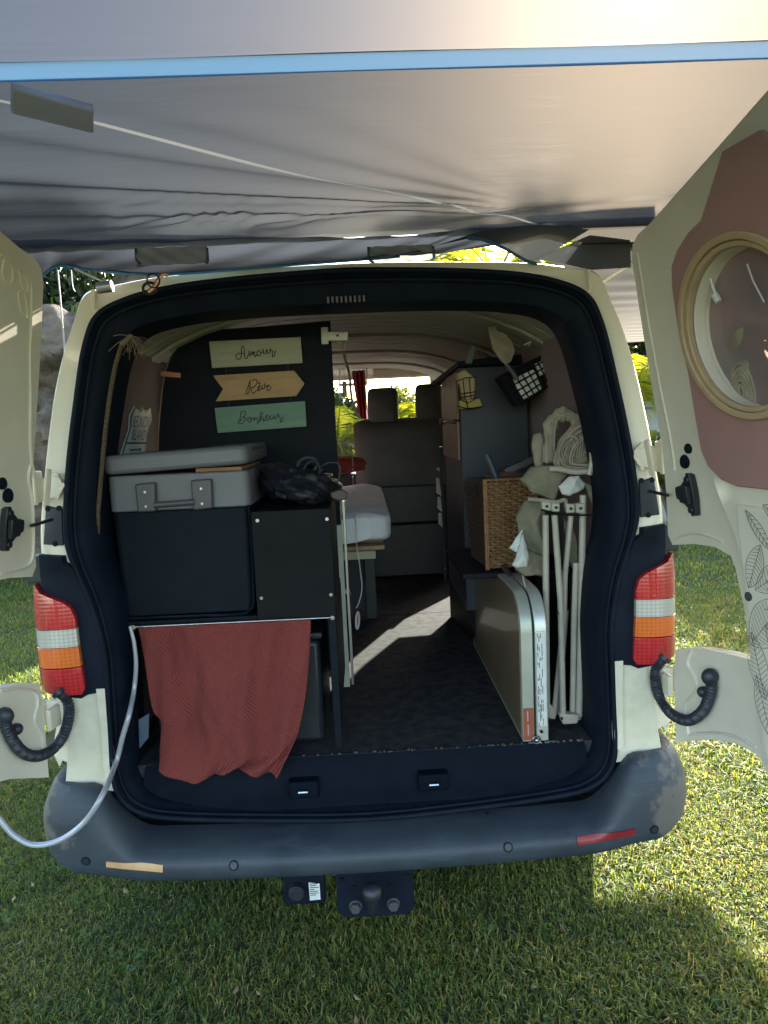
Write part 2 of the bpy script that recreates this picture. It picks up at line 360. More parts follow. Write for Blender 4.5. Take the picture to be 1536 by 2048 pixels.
# ---------------------------------------------------------------- mesh helpers
class MB:
    def __init__(s): s.v = []; s.f = []
    def add(s, vs, fs):
        k = len(s.v); s.v += [tuple(v) for v in vs]; s.f += [tuple(i + k for i in f) for f in fs]; return s
    def box(s, a, b):
        x0, y0, z0 = a; x1, y1, z1 = b
        return s.add([(x0, y0, z0), (x1, y0, z0), (x1, y1, z0), (x0, y1, z0), (x0, y0, z1), (x1, y0, z1), (x1, y1, z1), (x0, y1, z1)],
                     [(0, 3, 2, 1), (4, 5, 6, 7), (0, 1, 5, 4), (1, 2, 6, 5), (2, 3, 7, 6), (3, 0, 4, 7)])
    def hexa(s, bot, top):
        return s.add(list(bot) + list(top), [(0, 3, 2, 1), (4, 5, 6, 7), (0, 1, 5, 4), (1, 2, 6, 5), (2, 3, 7, 6), (3, 0, 4, 7)])
    def tube(s, pts, r, n=8, caps=True, flat=None, closed=False):
        P = [Vector(p) for p in pts]; rings = []
        rad = r if callable(r) else (lambda t: r)
        prev = None; m = len(P)
        for i, p in enumerate(P):
            if closed: t = (P[(i + 1) % m] - P[i - 1]).normalized()
            else: t = (P[min(i + 1, m - 1)] - P[max(i - 1, 0)]).normalized()
            if prev is None:
                a = Vector((0, 0, 1)) if abs(t.z) < .9 else Vector((1, 0, 0))
                u = t.cross(a).normalized()
            else:
                u = (prev - t * prev.dot(t)).normalized()
            w = t.cross(u); prev = u; rr = rad(i / max(1, m - 1))
            rings.append([p + (u * math.cos(2 * math.pi * k / n) + w * math.sin(2 * math.pi * k / n)) * rr for k in range(n)])
        if flat:
            ax, q = flat
            ax = Vector(ax)
            rings = [[v - ax * ((v - P[i]).dot(ax)) * (1 - q) for v in rg] for i, rg in enumerate(rings)]
        vs = [v for rg in rings for v in rg]; fs = []
        for i in range(m - 1 + (1 if closed else 0)):
            for k in range(n):
                a, b2 = i * n + k, i * n + (k + 1) % n; c, d = ((i + 1) % m) * n + (k + 1) % n, ((i + 1) % m) * n + k
                fs.append((a, b2, c, d))
        if caps and not closed: fs += [tuple(range(n - 1, -1, -1)), tuple((m - 1) * n + k for k in range(n))]
        return s.add(vs, fs)
    def grid(s, fn, nu, nv, flip=False, close_u=False):
        vs = [fn(i / nu, j / nv) for i in range(nu + (0 if close_u else 1)) for j in range(nv + 1)]
        fs = []; w = nv + 1; m = nu if close_u else nu + 1
        for i in range(nu):
            for j in range(nv):
                q = (i * w + j, ((i + 1) % m) * w + j, ((i + 1) % m) * w + j + 1, i * w + j + 1)
                fs.append(q[::-1] if flip else q)
        return s.add(vs, fs)
    def ball(s, c, r, n=10, sq=(1, 1, 1), fn=None):
        def g(u, v):
            th, ph = 2 * math.pi * u, math.pi * (v * .998 + .001)
            d = Vector((math.sin(ph) * math.cos(th), math.sin(ph) * math.sin(th), math.cos(ph)))
            k = fn(d) if fn else 1
            return (c[0] + d.x * r * sq[0] * k, c[1] + d.y * r * sq[1] * k, c[2] + d.z * r * sq[2] * k)
        return s.grid(g, n, max(4, n // 2 + 1), flip=True, close_u=True)
    def disc(s, c, ax, r, t, n=16, r2=None):
        ax = Vector(ax).normalized(); c = Vector(c)
        return s.tube([c - ax * t / 2, c + ax * t / 2], (lambda q: r if q < .5 else (r2 or r)), n=n)
    def solid(s, poly, fn, t0, t1, holes=(), step=.05):
        P2, T = sheet(poly, holes, step)
        n = len(P2)
        vs = [fn(p[0], p[1], t0) for p in P2] + [fn(p[0], p[1], t1) for p in P2]
        fs = [tuple(t) for t in T] + [tuple(i + n for i in t[::-1]) for t in T]
        ec = {}
        for t in T:
            for a, b2 in ((t[0], t[1]), (t[1], t[2]), (t[2], t[0])): ec[(a, b2)] = 1
        for (a, b2) in ec:
            if (b2, a) not in ec: fs.append((b2, a, a + n, b2 + n))
        return s.add(vs, fs)
def inside(p, poly):
    x, y = p; c = False; j = len(poly) - 1
    for i in range(len(poly)):
        xi, yi = poly[i]; xj, yj = poly[j]
        if (yi > y) != (yj > y) and x < (xj - xi) * (y - yi) / (yj - yi) + xi: c = not c
        j = i
    return c
def sheet(poly, holes=(), step=.05):
    loops = [list(poly)] + [list(h) for h in holes]
    V = []; Ed = []
    for lp in loops:
        pts = []
        for i in range(len(lp)):
            a, b = lp[i], lp[(i + 1) % len(lp)]
            L = math.hypot(b[0] - a[0], b[1] - a[1]); k = max(1, int(L / step))
            pts += [(a[0] + (b[0] - a[0]) * q / k, a[1] + (b[1] - a[1]) * q / k) for q in range(k)]
        s0 = len(V); V += pts; Ed += [(s0 + i, s0 + (i + 1) % len(pts)) for i in range(len(pts))]
    nb = len(V); xs = [p[0] for p in V]; ys = [p[1] for p in V]
    B0 = np.array(V)
    x = min(xs) + step / 2
    while x < max(xs):
        y = min(ys) + step / 2
        while y < max(ys):
            if inside((x, y), loops[0]) and not any(inside((x, y), h) for h in loops[1:]) and ((B0 - (x, y)) ** 2).sum(1).min() > (step * .45) ** 2: V.append((x, y))
            y += step
        x += step
    r = delaunay_2d_cdt([Vector(p) for p in V], Ed, [], 0, 1e-6)
    P = [(p.x, p.y) for p in r[0]]; T = []
    for f in r[2]:
        if len(f) != 3: continue
        c = (sum(P[i][0] for i in f) / 3, sum(P[i][1] for i in f) / 3)
        if inside(c, loops[0]) and not any(inside(c, h) for h in loops[1:]): T.append(tuple(f))
    return P, T
def spline(pts, k=6, closed=False):
    P = [Vector(p) for p in pts]; out = []; n = len(P)
    rngi = range(n if closed else n - 1)
    for i in rngi:
        if closed: a, b, c, d = P[i - 1], P[i], P[(i + 1) % n], P[(i + 2) % n]
        else: a, b, c, d = P[max(i - 1, 0)], P[i], P[i + 1], P[min(i + 2, n - 1)]
        for j in range(k):
            t = j / k
            out.append(.5 * ((2 * b) + (c - a) * t + (2 * a - 5 * b + 4 * c - d) * t * t + (3 * b - a - 3 * c + d) * t ** 3))
    if not closed: out.append(P[-1])
    return out
def mirror(pts): return [(-p[0],) + tuple(p[1:]) for p in pts]

WL = {}
def finish(me, smooth=35):
    bm = bmesh.new(); bm.from_mesh(me); bmesh.ops.recalc_face_normals(bm, faces=bm.faces); bm.to_mesh(me); bm.free()
    if smooth:
        me.polygons.foreach_set('use_smooth', [True] * len(me.polygons)); me.set_sharp_from_angle(angle=R(smooth))
def obj(name, mb, m, parent=None, bevel=0, smooth=35, label=None, kind=None, recalc=True, seg=2):
    me = bpy.data.meshes.new(name)
    off = (0, 0, 0)
    vs = mb.v
    if parent is None:
        a = np.array(vs); off = tuple(float(q) for q in ((a[:, 0].min() + a[:, 0].max()) / 2, (a[:, 1].min() + a[:, 1].max()) / 2, a[:, 2].min()))
        vs = (a - off).tolist()
    me.from_pydata(vs, [], mb.f); me.update()
    if recalc: finish(me, smooth)
    me.materials.append(m)
    o = bpy.data.objects.new(name, me); COL.objects.link(o)
    if parent is not None:
        o.parent = parent; w = WL[parent.name]; o.location = (-w[0], -w[1], -w[2]); WL[o.name] = (0, 0, 0)
    else:
        o.location = off; WL[o.name] = off
    if bevel:
        b = o.modifiers.new('bevel', 'BEVEL'); b.width = bevel; b.segments = seg; b.limit_method = 'ANGLE'; b.angle_limit = R(40)
    if label: o['label'] = label
    if kind: o['kind'] = kind
    return o
def tag(o, label, cat, group=None):
    o['label'] = label; o['category'] = cat
    if group: o['group'] = group
    return o
def thing(name, label, cat, loc=(0, 0, 0), group=None):
    o = bpy.data.objects.new(name, None); COL.objects.link(o); o.location = loc; o.empty_display_size = .1
    WL[o.name] = tuple(loc)
    return tag(o, label, cat, group)
def text_mesh(s, size):
    c = bpy.data.curves.new('t', 'FONT'); c.body = s; c.size = size; c.extrude = 0; c.align_x = 'CENTER'; c.align_y = 'CENTER'
    o = bpy.data.objects.new('t', c); COL.objects.link(o)
    dg = bpy.context.evaluated_depsgraph_get(); dg.update()
    me = o.evaluated_get(dg).to_mesh()
    vs = [tuple(v.co) for v in me.vertices]; fs = [tuple(p.vertices) for p in me.polygons]
    bpy.data.objects.remove(o); bpy.data.curves.remove(c)
    return vs, fs
def LZ(z): return .12 * max(0, (z - 1.15) / .8) ** 1.2

# ================================================================ GROUND
g = MB(); N = 80
def gz(x, y):
    return .012 * math.sin(x * 1.7 + .4) * math.cos(y * 1.3) - .008
g.grid(lambda u, v: (((u * 2 - 1) ** 3) * 160, ((v * 2 - 1) ** 3) * 160, gz(((u * 2 - 1) ** 3) * 160, ((v * 2 - 1) ** 3) * 160)), N, N)
ground = obj('lawn_ground', g, soil, kind='structure'); 

def blades(name, n, xr, yr, h, w, seed, keep=None, dens=None):
    r = np.random.default_rng(seed)
    x = r.uniform(*xr, n); y = r.uniform(*yr, n)
    if keep is not None:
        k = keep(x, y, r); x, y = x[k], y[k]; n = len(x)
    az = r.uniform(0, 2 * np.pi, n); ln = r.normal(.75, .28, n).clip(.1, 1.35)
    big = np.sin(x * 3.1 + 1.7 * np.sin(y * 2.3)) * np.cos(y * 3.7 + 1.3 * np.sin(x * 2.9)); H = h * r.uniform(.5, 1.35, n) * (1 + .28 * big); Wd = w * r.uniform(.6, 1.3, n)
    z0 = .012 * np.sin(x * 1.7 + .4) * np.cos(y * 1.3) - .010
    pat = np.sin(x * 5.1 + np.sin(y * 4.3) * 1.7) * np.sin(y * 6.1 + np.sin(x * 3.7) * 1.3)
    dx, dy = np.cos(az), np.sin(az); sx, sy = -np.sin(az), np.cos(az)
    P = np.zeros((n, 5, 3))
    for i, (f, ww, zz) in enumerate(((0, 1, 0), (0, -1, 0), (.42, -.85, .62), (.42, .85, .62), (1, 0, .95))):
        bend = f * H * ln
        P[:, i, 0] = x + dx * bend + sx * Wd * ww / 2; P[:, i, 1] = y + dy * bend + sy * Wd * ww / 2
        P[:, i, 2] = z0 + H * zz * (1 - .35 * ln * (f > .9))
    me = bpy.data.meshes.new(name)
    me.vertices.add(n * 5); me.vertices.foreach_set('co', P.reshape(-1))
    base = np.arange(n)[:, None] * 5
    lp = (base + np.array([0, 1, 2, 3, 3, 2, 4])).reshape(-1)
    me.loops.add(n * 7); me.loops.foreach_set('vertex_index', lp)
    st = (np.arange(n)[:, None] * 7 + np.array([0, 4])).reshape(-1)
    me.polygons.add(n * 2); me.polygons.foreach_set('loop_start', st)
    me.update(calc_edges=True); me.validate()
    c = r.random(n); dry = (r.random(n) < .14 + .10 * pat)
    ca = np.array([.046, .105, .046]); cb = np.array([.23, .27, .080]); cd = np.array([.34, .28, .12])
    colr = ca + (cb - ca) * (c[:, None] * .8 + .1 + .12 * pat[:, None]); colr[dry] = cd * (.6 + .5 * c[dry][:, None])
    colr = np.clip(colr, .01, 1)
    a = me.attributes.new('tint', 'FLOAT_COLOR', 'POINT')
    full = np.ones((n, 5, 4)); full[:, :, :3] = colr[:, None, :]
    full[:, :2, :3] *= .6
    a.data.foreach_set('color', full.reshape(-1).astype(np.float32))
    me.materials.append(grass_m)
    o = bpy.data.objects.new(name, me); COL.objects.link(o); o['kind'] = 'stuff'
    return o
def near_keep(x, y, r):
    # denser close to the camera, clumped everywhere
    c = np.sin(x * 9 + np.sin(y * 7) * 2) * np.sin(y * 11 + np.sin(x * 8)) * .5 + .5
    return (r.random(len(x)) < .55 + .45 * c) & ~((np.abs(x) < .75) & (y > 1.2))
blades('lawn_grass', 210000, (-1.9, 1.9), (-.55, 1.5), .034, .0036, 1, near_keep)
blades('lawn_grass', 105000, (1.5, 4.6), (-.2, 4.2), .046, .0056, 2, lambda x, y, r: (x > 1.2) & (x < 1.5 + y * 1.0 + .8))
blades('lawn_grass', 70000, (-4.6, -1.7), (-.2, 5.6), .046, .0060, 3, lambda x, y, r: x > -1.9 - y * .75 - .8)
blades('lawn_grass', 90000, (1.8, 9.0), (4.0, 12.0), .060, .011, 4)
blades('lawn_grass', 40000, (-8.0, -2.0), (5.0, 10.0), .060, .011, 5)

# fallen dry leaves lying loose on the lawn
lv = MB(); r = random.Random(77)
for i in range(260):
    x, y = (r.uniform(-1.6, 1.7), r.uniform(-.3, 1.1)) if i < 130 else (r.uniform(1.2, 4.5), r.uniform(.5, 5.0))
    a = r.random() * 6.28; L = r.uniform(.006, .017); w_ = L * r.uniform(.3, .5); z = .022 + r.random() * .012
    c_, s_ = math.cos(a), math.sin(a)
    lv.add([(x + c_ * L, y + s_ * L, z + .004), (x - s_ * w_, y + c_ * w_, z), (x - c_ * L, y - s_ * L, z + r.uniform(0, .006)), (x + s_ * w_, y - c_ * w_, z + .003)], [(0, 1, 2), (0, 2, 3)])
o = obj('dry_leaves', lv, mat('dry_leaf', (.26, .20, .10), (.17, .11, .05), rough=.8, scale=6), smooth=0, recalc=False, kind='stuff')

# broad leaved weeds scattered through the lawn
wd_ = MB(); r = random.Random(31)
for i in range(230):
    x, y = (r.uniform(-1.7, 1.8), r.uniform(-.35, 1.2)) if i < 120 else (r.uniform(1.2, 4.2), r.uniform(.3, 4.5))
    for k in range(r.randint(4, 8)):
        a = r.random() * 6.28; L = r.uniform(.010, .024); w_ = L * r.uniform(.28, .5); z = .016 + r.random() * .014; c_, s_ = math.cos(a), math.sin(a); ox, oy = x + r.gauss(0, .012), y + r.gauss(0, .012)
        wd_.add([(ox, oy, z), (ox + c_ * L * .6 - s_ * w_, oy + s_ * L * .6 + c_ * w_, z + .008), (ox + c_ * L, oy + s_ * L, z + .006), (ox + c_ * L * .6 + s_ * w_, oy + s_ * L * .6 - c_ * w_, z + .008)], [(0, 1, 2), (0, 2, 3)])
o = obj('lawn_weeds', wd_, leafy('weed_leaf', False, (.045, .11, .035), (.10, .17, .05), .3, 1.4), smooth=0, recalc=False, kind='stuff')

# ================================================================ ROCK BANK (left)
def frac(p, s=0):
    x, y, z = p
    v = 0; a = 1; f = 1.3
    for i in range(4):
        v += a * math.sin(x * f * 1.9 + i * 1.7 + s + 1.3 * math.sin(z * f * 1.3 + i)) * math.sin(z * f * 2.3 + i * 2.1 + .9 * math.sin(y * f + x * f * .7)); a *= .5; f *= 2.1
    return v
rb = MB()
def rockf(u, v):
    x = -9 + 8.2 * u; z = -.1 + 3.35 * v
    y = 7.0 - .25 * (x + 4) + .5 * v
    d = frac((x, y, z)) * .26
    top = .35 * math.sin(x * 1.9) + .25 * math.sin(x * 4.7 + 1)
    return (x, y - d * 1.2, z * (1 + .16 * top) + .12 * frac((x, 0, 3), 2) * v)
rb.grid(rockf, 220, 90)
rock = obj('rock_bank', rb, rock_m, kind='structure', smooth=50)
# single boulders resting against the foot and crest of the bank
def boulder(x, y, z, r, lab, seed):
    m = MB(); m.ball((x, y, z), r, n=26, sq=(1.15, .8, .85), fn=lambda d: 1 + .22 * frac((d.x * 1.6, d.y * 1.6, d.z * 1.6), seed))
    return tag(obj('boulder', m, rock_m, smooth=40), lab, 'boulder', 'boulders of the rock bank')
boulder(-3.55, 6.2, 1.55, .42, 'rounded brown boulder in the rock bank beside the open left door', 1)
boulder(-2.75, 6.0, 1.85, .40, 'pale rounded boulder highest in the rock bank just left of the van roof', 3)
boulder(-3.0, 6.2, .85, .5, 'large rough brown boulder low in the rock bank left of the van', 5)

# ================================================================ PALMS, SHRUBS, TREES
def frond_mesh(L, droop, seed, nl=34, wid=.035, spread=.42):
    r = random.Random(seed); m = MB()
    pts = []
    for i in range(13):
        t = i / 12; pts.append(Vector((L * (t - .12 * droop * t * t), 0, L * (.55 * t - droop * .85 * t * t))))
    m.tube(pts, lambda t: .014 * (1 - t) + .004, n=5)
    for i in range(nl):
        t = .12 + .87 * i / nl; k = t * 12; j = min(int(k), 11); p = pts[j].lerp(pts[j + 1], k - j)
        ll = spread * L * math.sin(math.pi * min(1, t * .85 + .12)) * r.uniform(.85, 1.1)
        for s in (-1, 1):
            d = Vector((.55 + .3 * t, s * (1 - .25 * t), -.18 - .3 * r.random())).normalized(); q = p + d * ll * .55; e = p + d * ll + Vector((0, 0, -.22 * ll))
            w = Vector((wid * .5, 0, 0)); m.add([p - w * .5, p + w * .5, q + w, q - w, e], [(0, 1, 2, 3), (3, 2, 4)])
    return m
FR = [frond_mesh(1.0, d, s) for d, s in ((.75, 1), (.95, 2), (.55, 3), (1.1, 4))]
FM = []
for q, f in enumerate(FR):
    me = bpy.data.meshes.new('frond'); me.from_pydata([tuple(v) for v in f.v], [], f.f); me.materials.append(palm_leaf); me.update(); FM.append(me)
def palm(x, y, h, n, L, lab, seed, tilt=0):
    r = random.Random(seed)
    t = thing('palm_plant', lab, 'palm', (x, y, 0), 'palms beyond the van')
    m = MB(); pts = [(x + tilt * (i / 8) ** 2 + .02 * math.sin(i), y, h * i / 8) for i in range(9)]
    m.tube(pts, lambda q: .11 - .03 * q, n=10); obj('trunk', m, bark, t)
    for i in range(n):
        o = bpy.data.objects.new('frond', FM[i % 4]); COL.objects.link(o); o.parent = t
        o.location = (tilt, 0, h - .02 * r.random()); sc_ = L * r.uniform(.8, 1.1); o.scale = (sc_,) * 3
        o.rotation_euler = (r.uniform(-.15, .15), r.uniform(-.75, .28), i * 2.399 + r.random() * .3)
    return t
def leaf_mesh(name, centers, n, s, seed, m_):
    r = np.random.default_rng(seed); P = []
    C_ = np.array([c[:3] for c in centers]); Rr = np.array([c[3] for c in centers])
    k = r.integers(0, len(C_), n); d = r.normal(size=(n, 3)); d /= np.linalg.norm(d, axis=1)[:, None]
    rad = Rr[k] * r.random(n) ** .45
    p = C_[k] + d * rad[:, None] * np.array([1, 1, .8])
    a = r.normal(size=(n, 3)); a /= np.linalg.norm(a, axis=1)[:, None]; b = np.cross(a, r.normal(size=(n, 3))); b /= np.linalg.norm(b, axis=1)[:, None]
    sz = s * r.uniform(.6, 1.3, n)[:, None]
    V = np.stack([p - a * sz, p + b * sz * .45, p + a * sz, p - b * sz * .45], 1).reshape(-1, 3)
    F = (np.arange(n)[:, None] * 4 + np.arange(4)).tolist()
    mb = MB(); mb.v = V.tolist(); mb.f = [tuple(f) for f in F]
    return mb
def shrub(name, x, y, h, rad, lab, cat, seed, m_, n=5000, s=.05, group=None, crown='foliage', trunk_h=.3):
    r = random.Random(seed); t = thing(name, lab, cat, (x, y, 0), group)
    st = MB(); cs = []
    for i in range(9):
        a = i * 2.4; rr = rad * r.uniform(.25, .75); p = (x + math.cos(a) * rr, y + math.sin(a) * rr, h * r.uniform(trunk_h + .15, .95))
        st.tube(spline([(x, y, 0), (x + (p[0] - x) * .3, y + (p[1] - y) * .3, p[2] * .5), p], 4), lambda q: .05 * (h / 2) * (1 - q) + .008, n=6)
        cs.append((*p, rad * r.uniform(.28, .55)))
    obj('stem' if h < 3 else 'trunk', st, bark, t)
    obj(crown, leaf_mesh('f', cs, n, s, seed, m_), m_, t, recalc=False, smooth=0)
    return t
palm(3.9, 8.6, 1.9, 17, 1.25, 'green and yellow fan palm seen between the van and the open right door', 3)
palm(-.35, 8.4, 1.25, 18, 1.05, 'sunlit yellow palm seen through the left of the windscreen beside the red curtain', 4)
palm(.55, 10.5, 1.35, 16, 1.3, 'sunlit palm seen through the windscreen between the two headrests', 5)
for i, (hx, hy, hh, lb) in enumerate(((-1.6, 11.5, 2.5, 'left'), (.6, 12.6, 2.6, 'middle'), (2.6, 11.6, 2.3, 'right'))):
    shrub('hedge_bush', hx, hy, hh, 1.5, 'grey green hedge bush far ahead of the van cab, %s of three' % lb, 'hedge', 30 + i, hedge_leaf, 9000, .06, 'hedge bushes ahead of the van', trunk_h=-.05)
palm(2.9, 13.2, 4.25, 18, 1.9, 'tall palm whose fronds show above the middle of the van roof', 6)
palm(1.8, 15.4, 4.9, 16, 1.9, 'tall palm whose fronds show above the right of the van roof', 7)
shrub('yellow_shrub', 3.75, 6.6, 1.25, .75, 'yellow green shrub behind the upper hinge of the right door', 'shrub', 11, hedge_leaf, 9000, .045)
shrub('flowering_shrub', 5.2, 9.5, 2.2, 1.2, 'grey green shrub above the pale wall right of the van', 'shrub', 12, hedge_leaf, 9000, .05)
shrub('lawn_tree', 6.6, 12.2, 4.3, 1.7, 'broad leafy tree beyond the lawn casting dappled shade right of the van', 'tree', 13, dark_leaf, 9000, .10, 'trees round the lawn', 'crown', .55)
shrub('dark_tree', -5.2, 9.2, 4.9, 2.4, 'dark evergreen tree standing above the rock bank left of the van', 'tree', 14, dark_leaf, 26000, .085, 'trees round the lawn', 'crown', .25)
shrub('dark_tree', -2.0, 10.5, 3.9, 2.0, 'dark leafy tree between the rock bank and the van roof', 'tree', 15, dark_leaf, 16000, .09, 'trees round the lawn', 'crown', .2)
shrub('far_tree', 7.5, 17, 3.4, 2.6, 'broad tree far behind the right door beyond the wall', 'tree', 16, hedge_leaf, 15000, .12, 'trees round the lawn', 'crown', .2)
w = MB(); w.box((2.9, 8.0, 0), (9.0, 8.2, 1.62)); wall = thing('garden_wall', 'pale garden wall beyond the lawn on the right of the van', 'wall', (5.9, 8.1, 0))
obj('wall_body', w, stone_w, wall, bevel=.01); w = MB(); w.box((2.85, 7.95, 1.622), (9.05, 8.25, 1.70)); obj('coping', w, stone_w, wall, bevel=.012)

# ================================================================ THE VAN
van = thing('camper_van', 'cream van converted to a camper with both rear doors wide open', 'van')
OUTP = [(-0.8324, 0.0, 0.7023), (-0.8057, 0.0, 0.8532), (-0.8149, 0.0, 1.1234), (-0.8127, 0.0073, 1.2272), (-0.8116, 0.0166, 1.3041), (-0.8034, 0.027, 1.3806), (-0.7924, 0.0399, 1.4699), (-0.7791, 0.0537, 1.5593), (-0.762, 0.0698, 1.6592), (-0.7345, 0.0874, 1.7645), (-0.7094, 0.0996, 1.8352), (-0.6925, 0.1087, 1.8869), (-0.6737, 0.1133, 1.9125), (-0.6436, 0.1149, 1.9218), (-0.6017, 0.1163, 1.9293), (-0.5062, 0.1189, 1.944), (-0.362, 0.1205, 1.9528), (-0.1646, 0.1217, 1.9595), (0.0164, 0.1221, 1.9616)]
INP = [(-0.6799, 0.0, 0.6229), (-0.6699, 0.0, 0.8798), (-0.6685, 0.0, 0.9817), (-0.6896, 0.0, 1.1035), (-0.7265, 0.0056, 1.2126), (-0.7423, 0.0137, 1.2815), (-0.7374, 0.0293, 1.3967), (-0.7227, 0.0473, 1.5181), (-0.7065, 0.0637, 1.6219), (-0.6861, 0.0838, 1.7429), (-0.666, 0.0959, 1.8138), (-0.6496, 0.1013, 1.8445), (-0.623, 0.1052, 1.867), (-0.5795, 0.1086, 1.8863), (-0.5204, 0.1117, 1.9036), (-0.4286, 0.1146, 1.9197), (-0.2841, 0.1168, 1.9324), (-0.1391, 0.1182, 1.9399), (0.0156, 0.119, 1.9443)]
OUTP[-1] = (0, OUTP[-1][1], OUTP[-1][2]); INP[-1] = (0, INP[-1][1], INP[-1][2])
full = lambda h: spline(h + mirror(h[:-1])[::-1], 3)
O_, I_ = full(OUTP), full(INP)
fr = MB(); n = len(O_)
def ring(i, k):
    o, a = Vector(O_[i]), Vector(I_[i])
    d = (a - o)
    if k == 0: return a - d * .06 + Vector((0, .03, 0))
    if k == 1: return a - d * .05 + Vector((0, .004, 0))
    if k == 2: return o + d * .72 + Vector((0, .004, 0))
    if k == 3: return o + d * .30 + Vector((0, -.004, 0))
    if k == 4: return o + d * .10 + Vector((0, -.006, 0))
    if k == 5: return o + Vector((0, .004, 0))
    ax = (Vector((o.x, 0, max(0, o.z - 1.2) * .8))); ax = ax.normalized() if ax.length else Vector((1, 0, 0))
    if k == 6: return o + ax * .010 + Vector((0, .04, 0))
    if k == 7: return o + ax * .030 + Vector((0, .16, 0))
    return o + ax * .045 + Vector((0, .34, 0))
fr.add([ring(i, k) for i in range(n) for k in range(9)], [(i * 9 + k, (i + 1) * 9 + k, (i + 1) * 9 + k + 1, i * 9 + k + 1) for i in range(n - 1) for k in range(8)])
obj('rear_body_frame', fr, cream, van, smooth=50)
# pressed seams in the frame
sm = MB()
for s in (1, -1):
    for a, b in [((-0.6496, 0.1019, 1.9158), (-0.651, 0.0926, 1.8636)), ((-0.651, 0.0926, 1.8636), (-0.6378, 0.0932, 1.8555))]:
        sm.tube([(a[0] * s, a[1], a[2]), (b[0] * s, b[1], b[2])], .006, n=6)
obj('roof_gutter', sm, cream, van)
# body shell forward of the frame
def hole_y(y, z): return 2.38 < y < 3.34 and 1.0 < z < 1.86
sec = [(-.90, .34), (-.93, .5), (-.945, .75), (-.945, 1.0), (-.93, 1.05), (-.90, 1.2), (-.87, 1.35), (-.83, 1.5), (-.79, 1.65), (-.75, 1.78), (-.70, 1.86), (-.63, 1.915), (-.5, 1.945), (-.3, 1.965), (0, 1.975)]
secf = sec + [(-x, z) for x, z in sec[:-1]][::-1]
ys = [.30 + i * .132 for i in range(24)] 
bs = MB(); m_ = len(secf)
def shx(p, y):
    f = 1 - .05 * max(0, (.9 - y) / .9) ** 2; return (p[0] * f, y, p[1] - .02 * max(0, (.9 - y) / .9))
vs = [shx(p, y) for y in ys for p in secf]; fs = []
for i in range(len(ys) - 1):
    for k in range(m_ - 1):
        yc = (ys[i] + ys[i + 1]) / 2; zc = (secf[k][1] + secf[k + 1][1]) / 2
        arch = zc < .75 and .55 < yc < 1.35
        if not (hole_y(yc, zc) and abs(secf[k][0]) > .7) and not arch: fs.append((i * m_ + k, i * m_ + k + 1, (i + 1) * m_ + k + 1, (i + 1) * m_ + k))
bs.add(vs, fs)
# windscreen pillars, bonnet and nose
hood = MB(); yl = ys[-1]
def nose(u, v):
    y = 3.72 + 1.05 * v; x = (u * 2 - 1) * (.92 - .10 * v * v); return (x, y, 1.16 - .20 * v - .32 * max(0, v - .75) * 4 * .6 - .10 * (u * 2 - 1) ** 4)
hood.grid(nose, 16, 14)
hood.grid(lambda u, v: ((u * 2 - 1) * (.82 + .05 * math.sin(math.pi * u)), 4.77 + .05 * math.sin(math.pi * u) - .0 * v, .30 + .45 * v), 16, 6)
for s in (-1, 1):
    hood.grid(lambda u, v: (s * (.92 - .10 * u * u), 3.34 + 1.43 * u, .34 + (.66 if u > .2 else .72) * v), 10, 6)
    hood.tube([(s * .70, yl - .02, 1.84), (s * .80, 3.45, 1.5), (s * .86, 3.75, 1.15)], .04, n=8)
obj('bonnet', hood, cream, van, smooth=40)
obj('body_shell', bs, cream, van, smooth=40)
for s in (-1, 1):
    m = MB(); m.add([(s * .925, 2.40, 1.04), (s * .925, 3.34, 1.04), (s * .77, 3.34, 1.80), (s * .77, 2.40, 1.80)], [(0, 1, 2, 3)]); obj('side_window', m, glass_clear, van)
m = MB(); m.grid(lambda u, v: ((u * 2 - 1) * (.70 + .14 * v), yl + .02 + .40 * v + .06 * math.sin(math.pi * u), 1.86 - .70 * v), 12, 6); obj('windscreen', m, glass_clear, van)
for (wx, wy) in ((-.80, .95), (.80, .95), (-.80, 3.95), (.80, 3.95)):
    m = MB(); s = 1 if wx > 0 else -1
    prof = [(.0, .18), (.03, .24), (.03, .30), (0, .325), (-.17, .325), (-.20, .30), (-.20, .24), (-.17, .18)]
    m.grid(lambda u, v: (wx + s * .03 + s * prof[int(round(v * 8)) % 8][0], wy + prof[int(round(v * 8)) % 8][1] * math.cos(u * 2 * math.pi), .325 + prof[int(round(v * 8)) % 8][1] * math.sin(u * 2 * math.pi)), 28, 8, close_u=True)
    wh = obj('wheel', m, tyre_m, van)
    m = MB(); m.disc((wx - s * .02, wy, .325), (1, 0, 0), .185, .05, 24); obj('rim', m, steel, wh, bevel=.006)
# lower floor pan so nothing shows through beneath
m = MB(); m.box((-.80, .10, .36), (.80, 3.6, .56)); obj('underbody', m, plastic, van)
m = MB(); m.tube([(.45, .25, .30), (.45, .8, .30), (.4, 1.6, .3)], .035, n=10); obj('exhaust_pipe', m, iron, van)

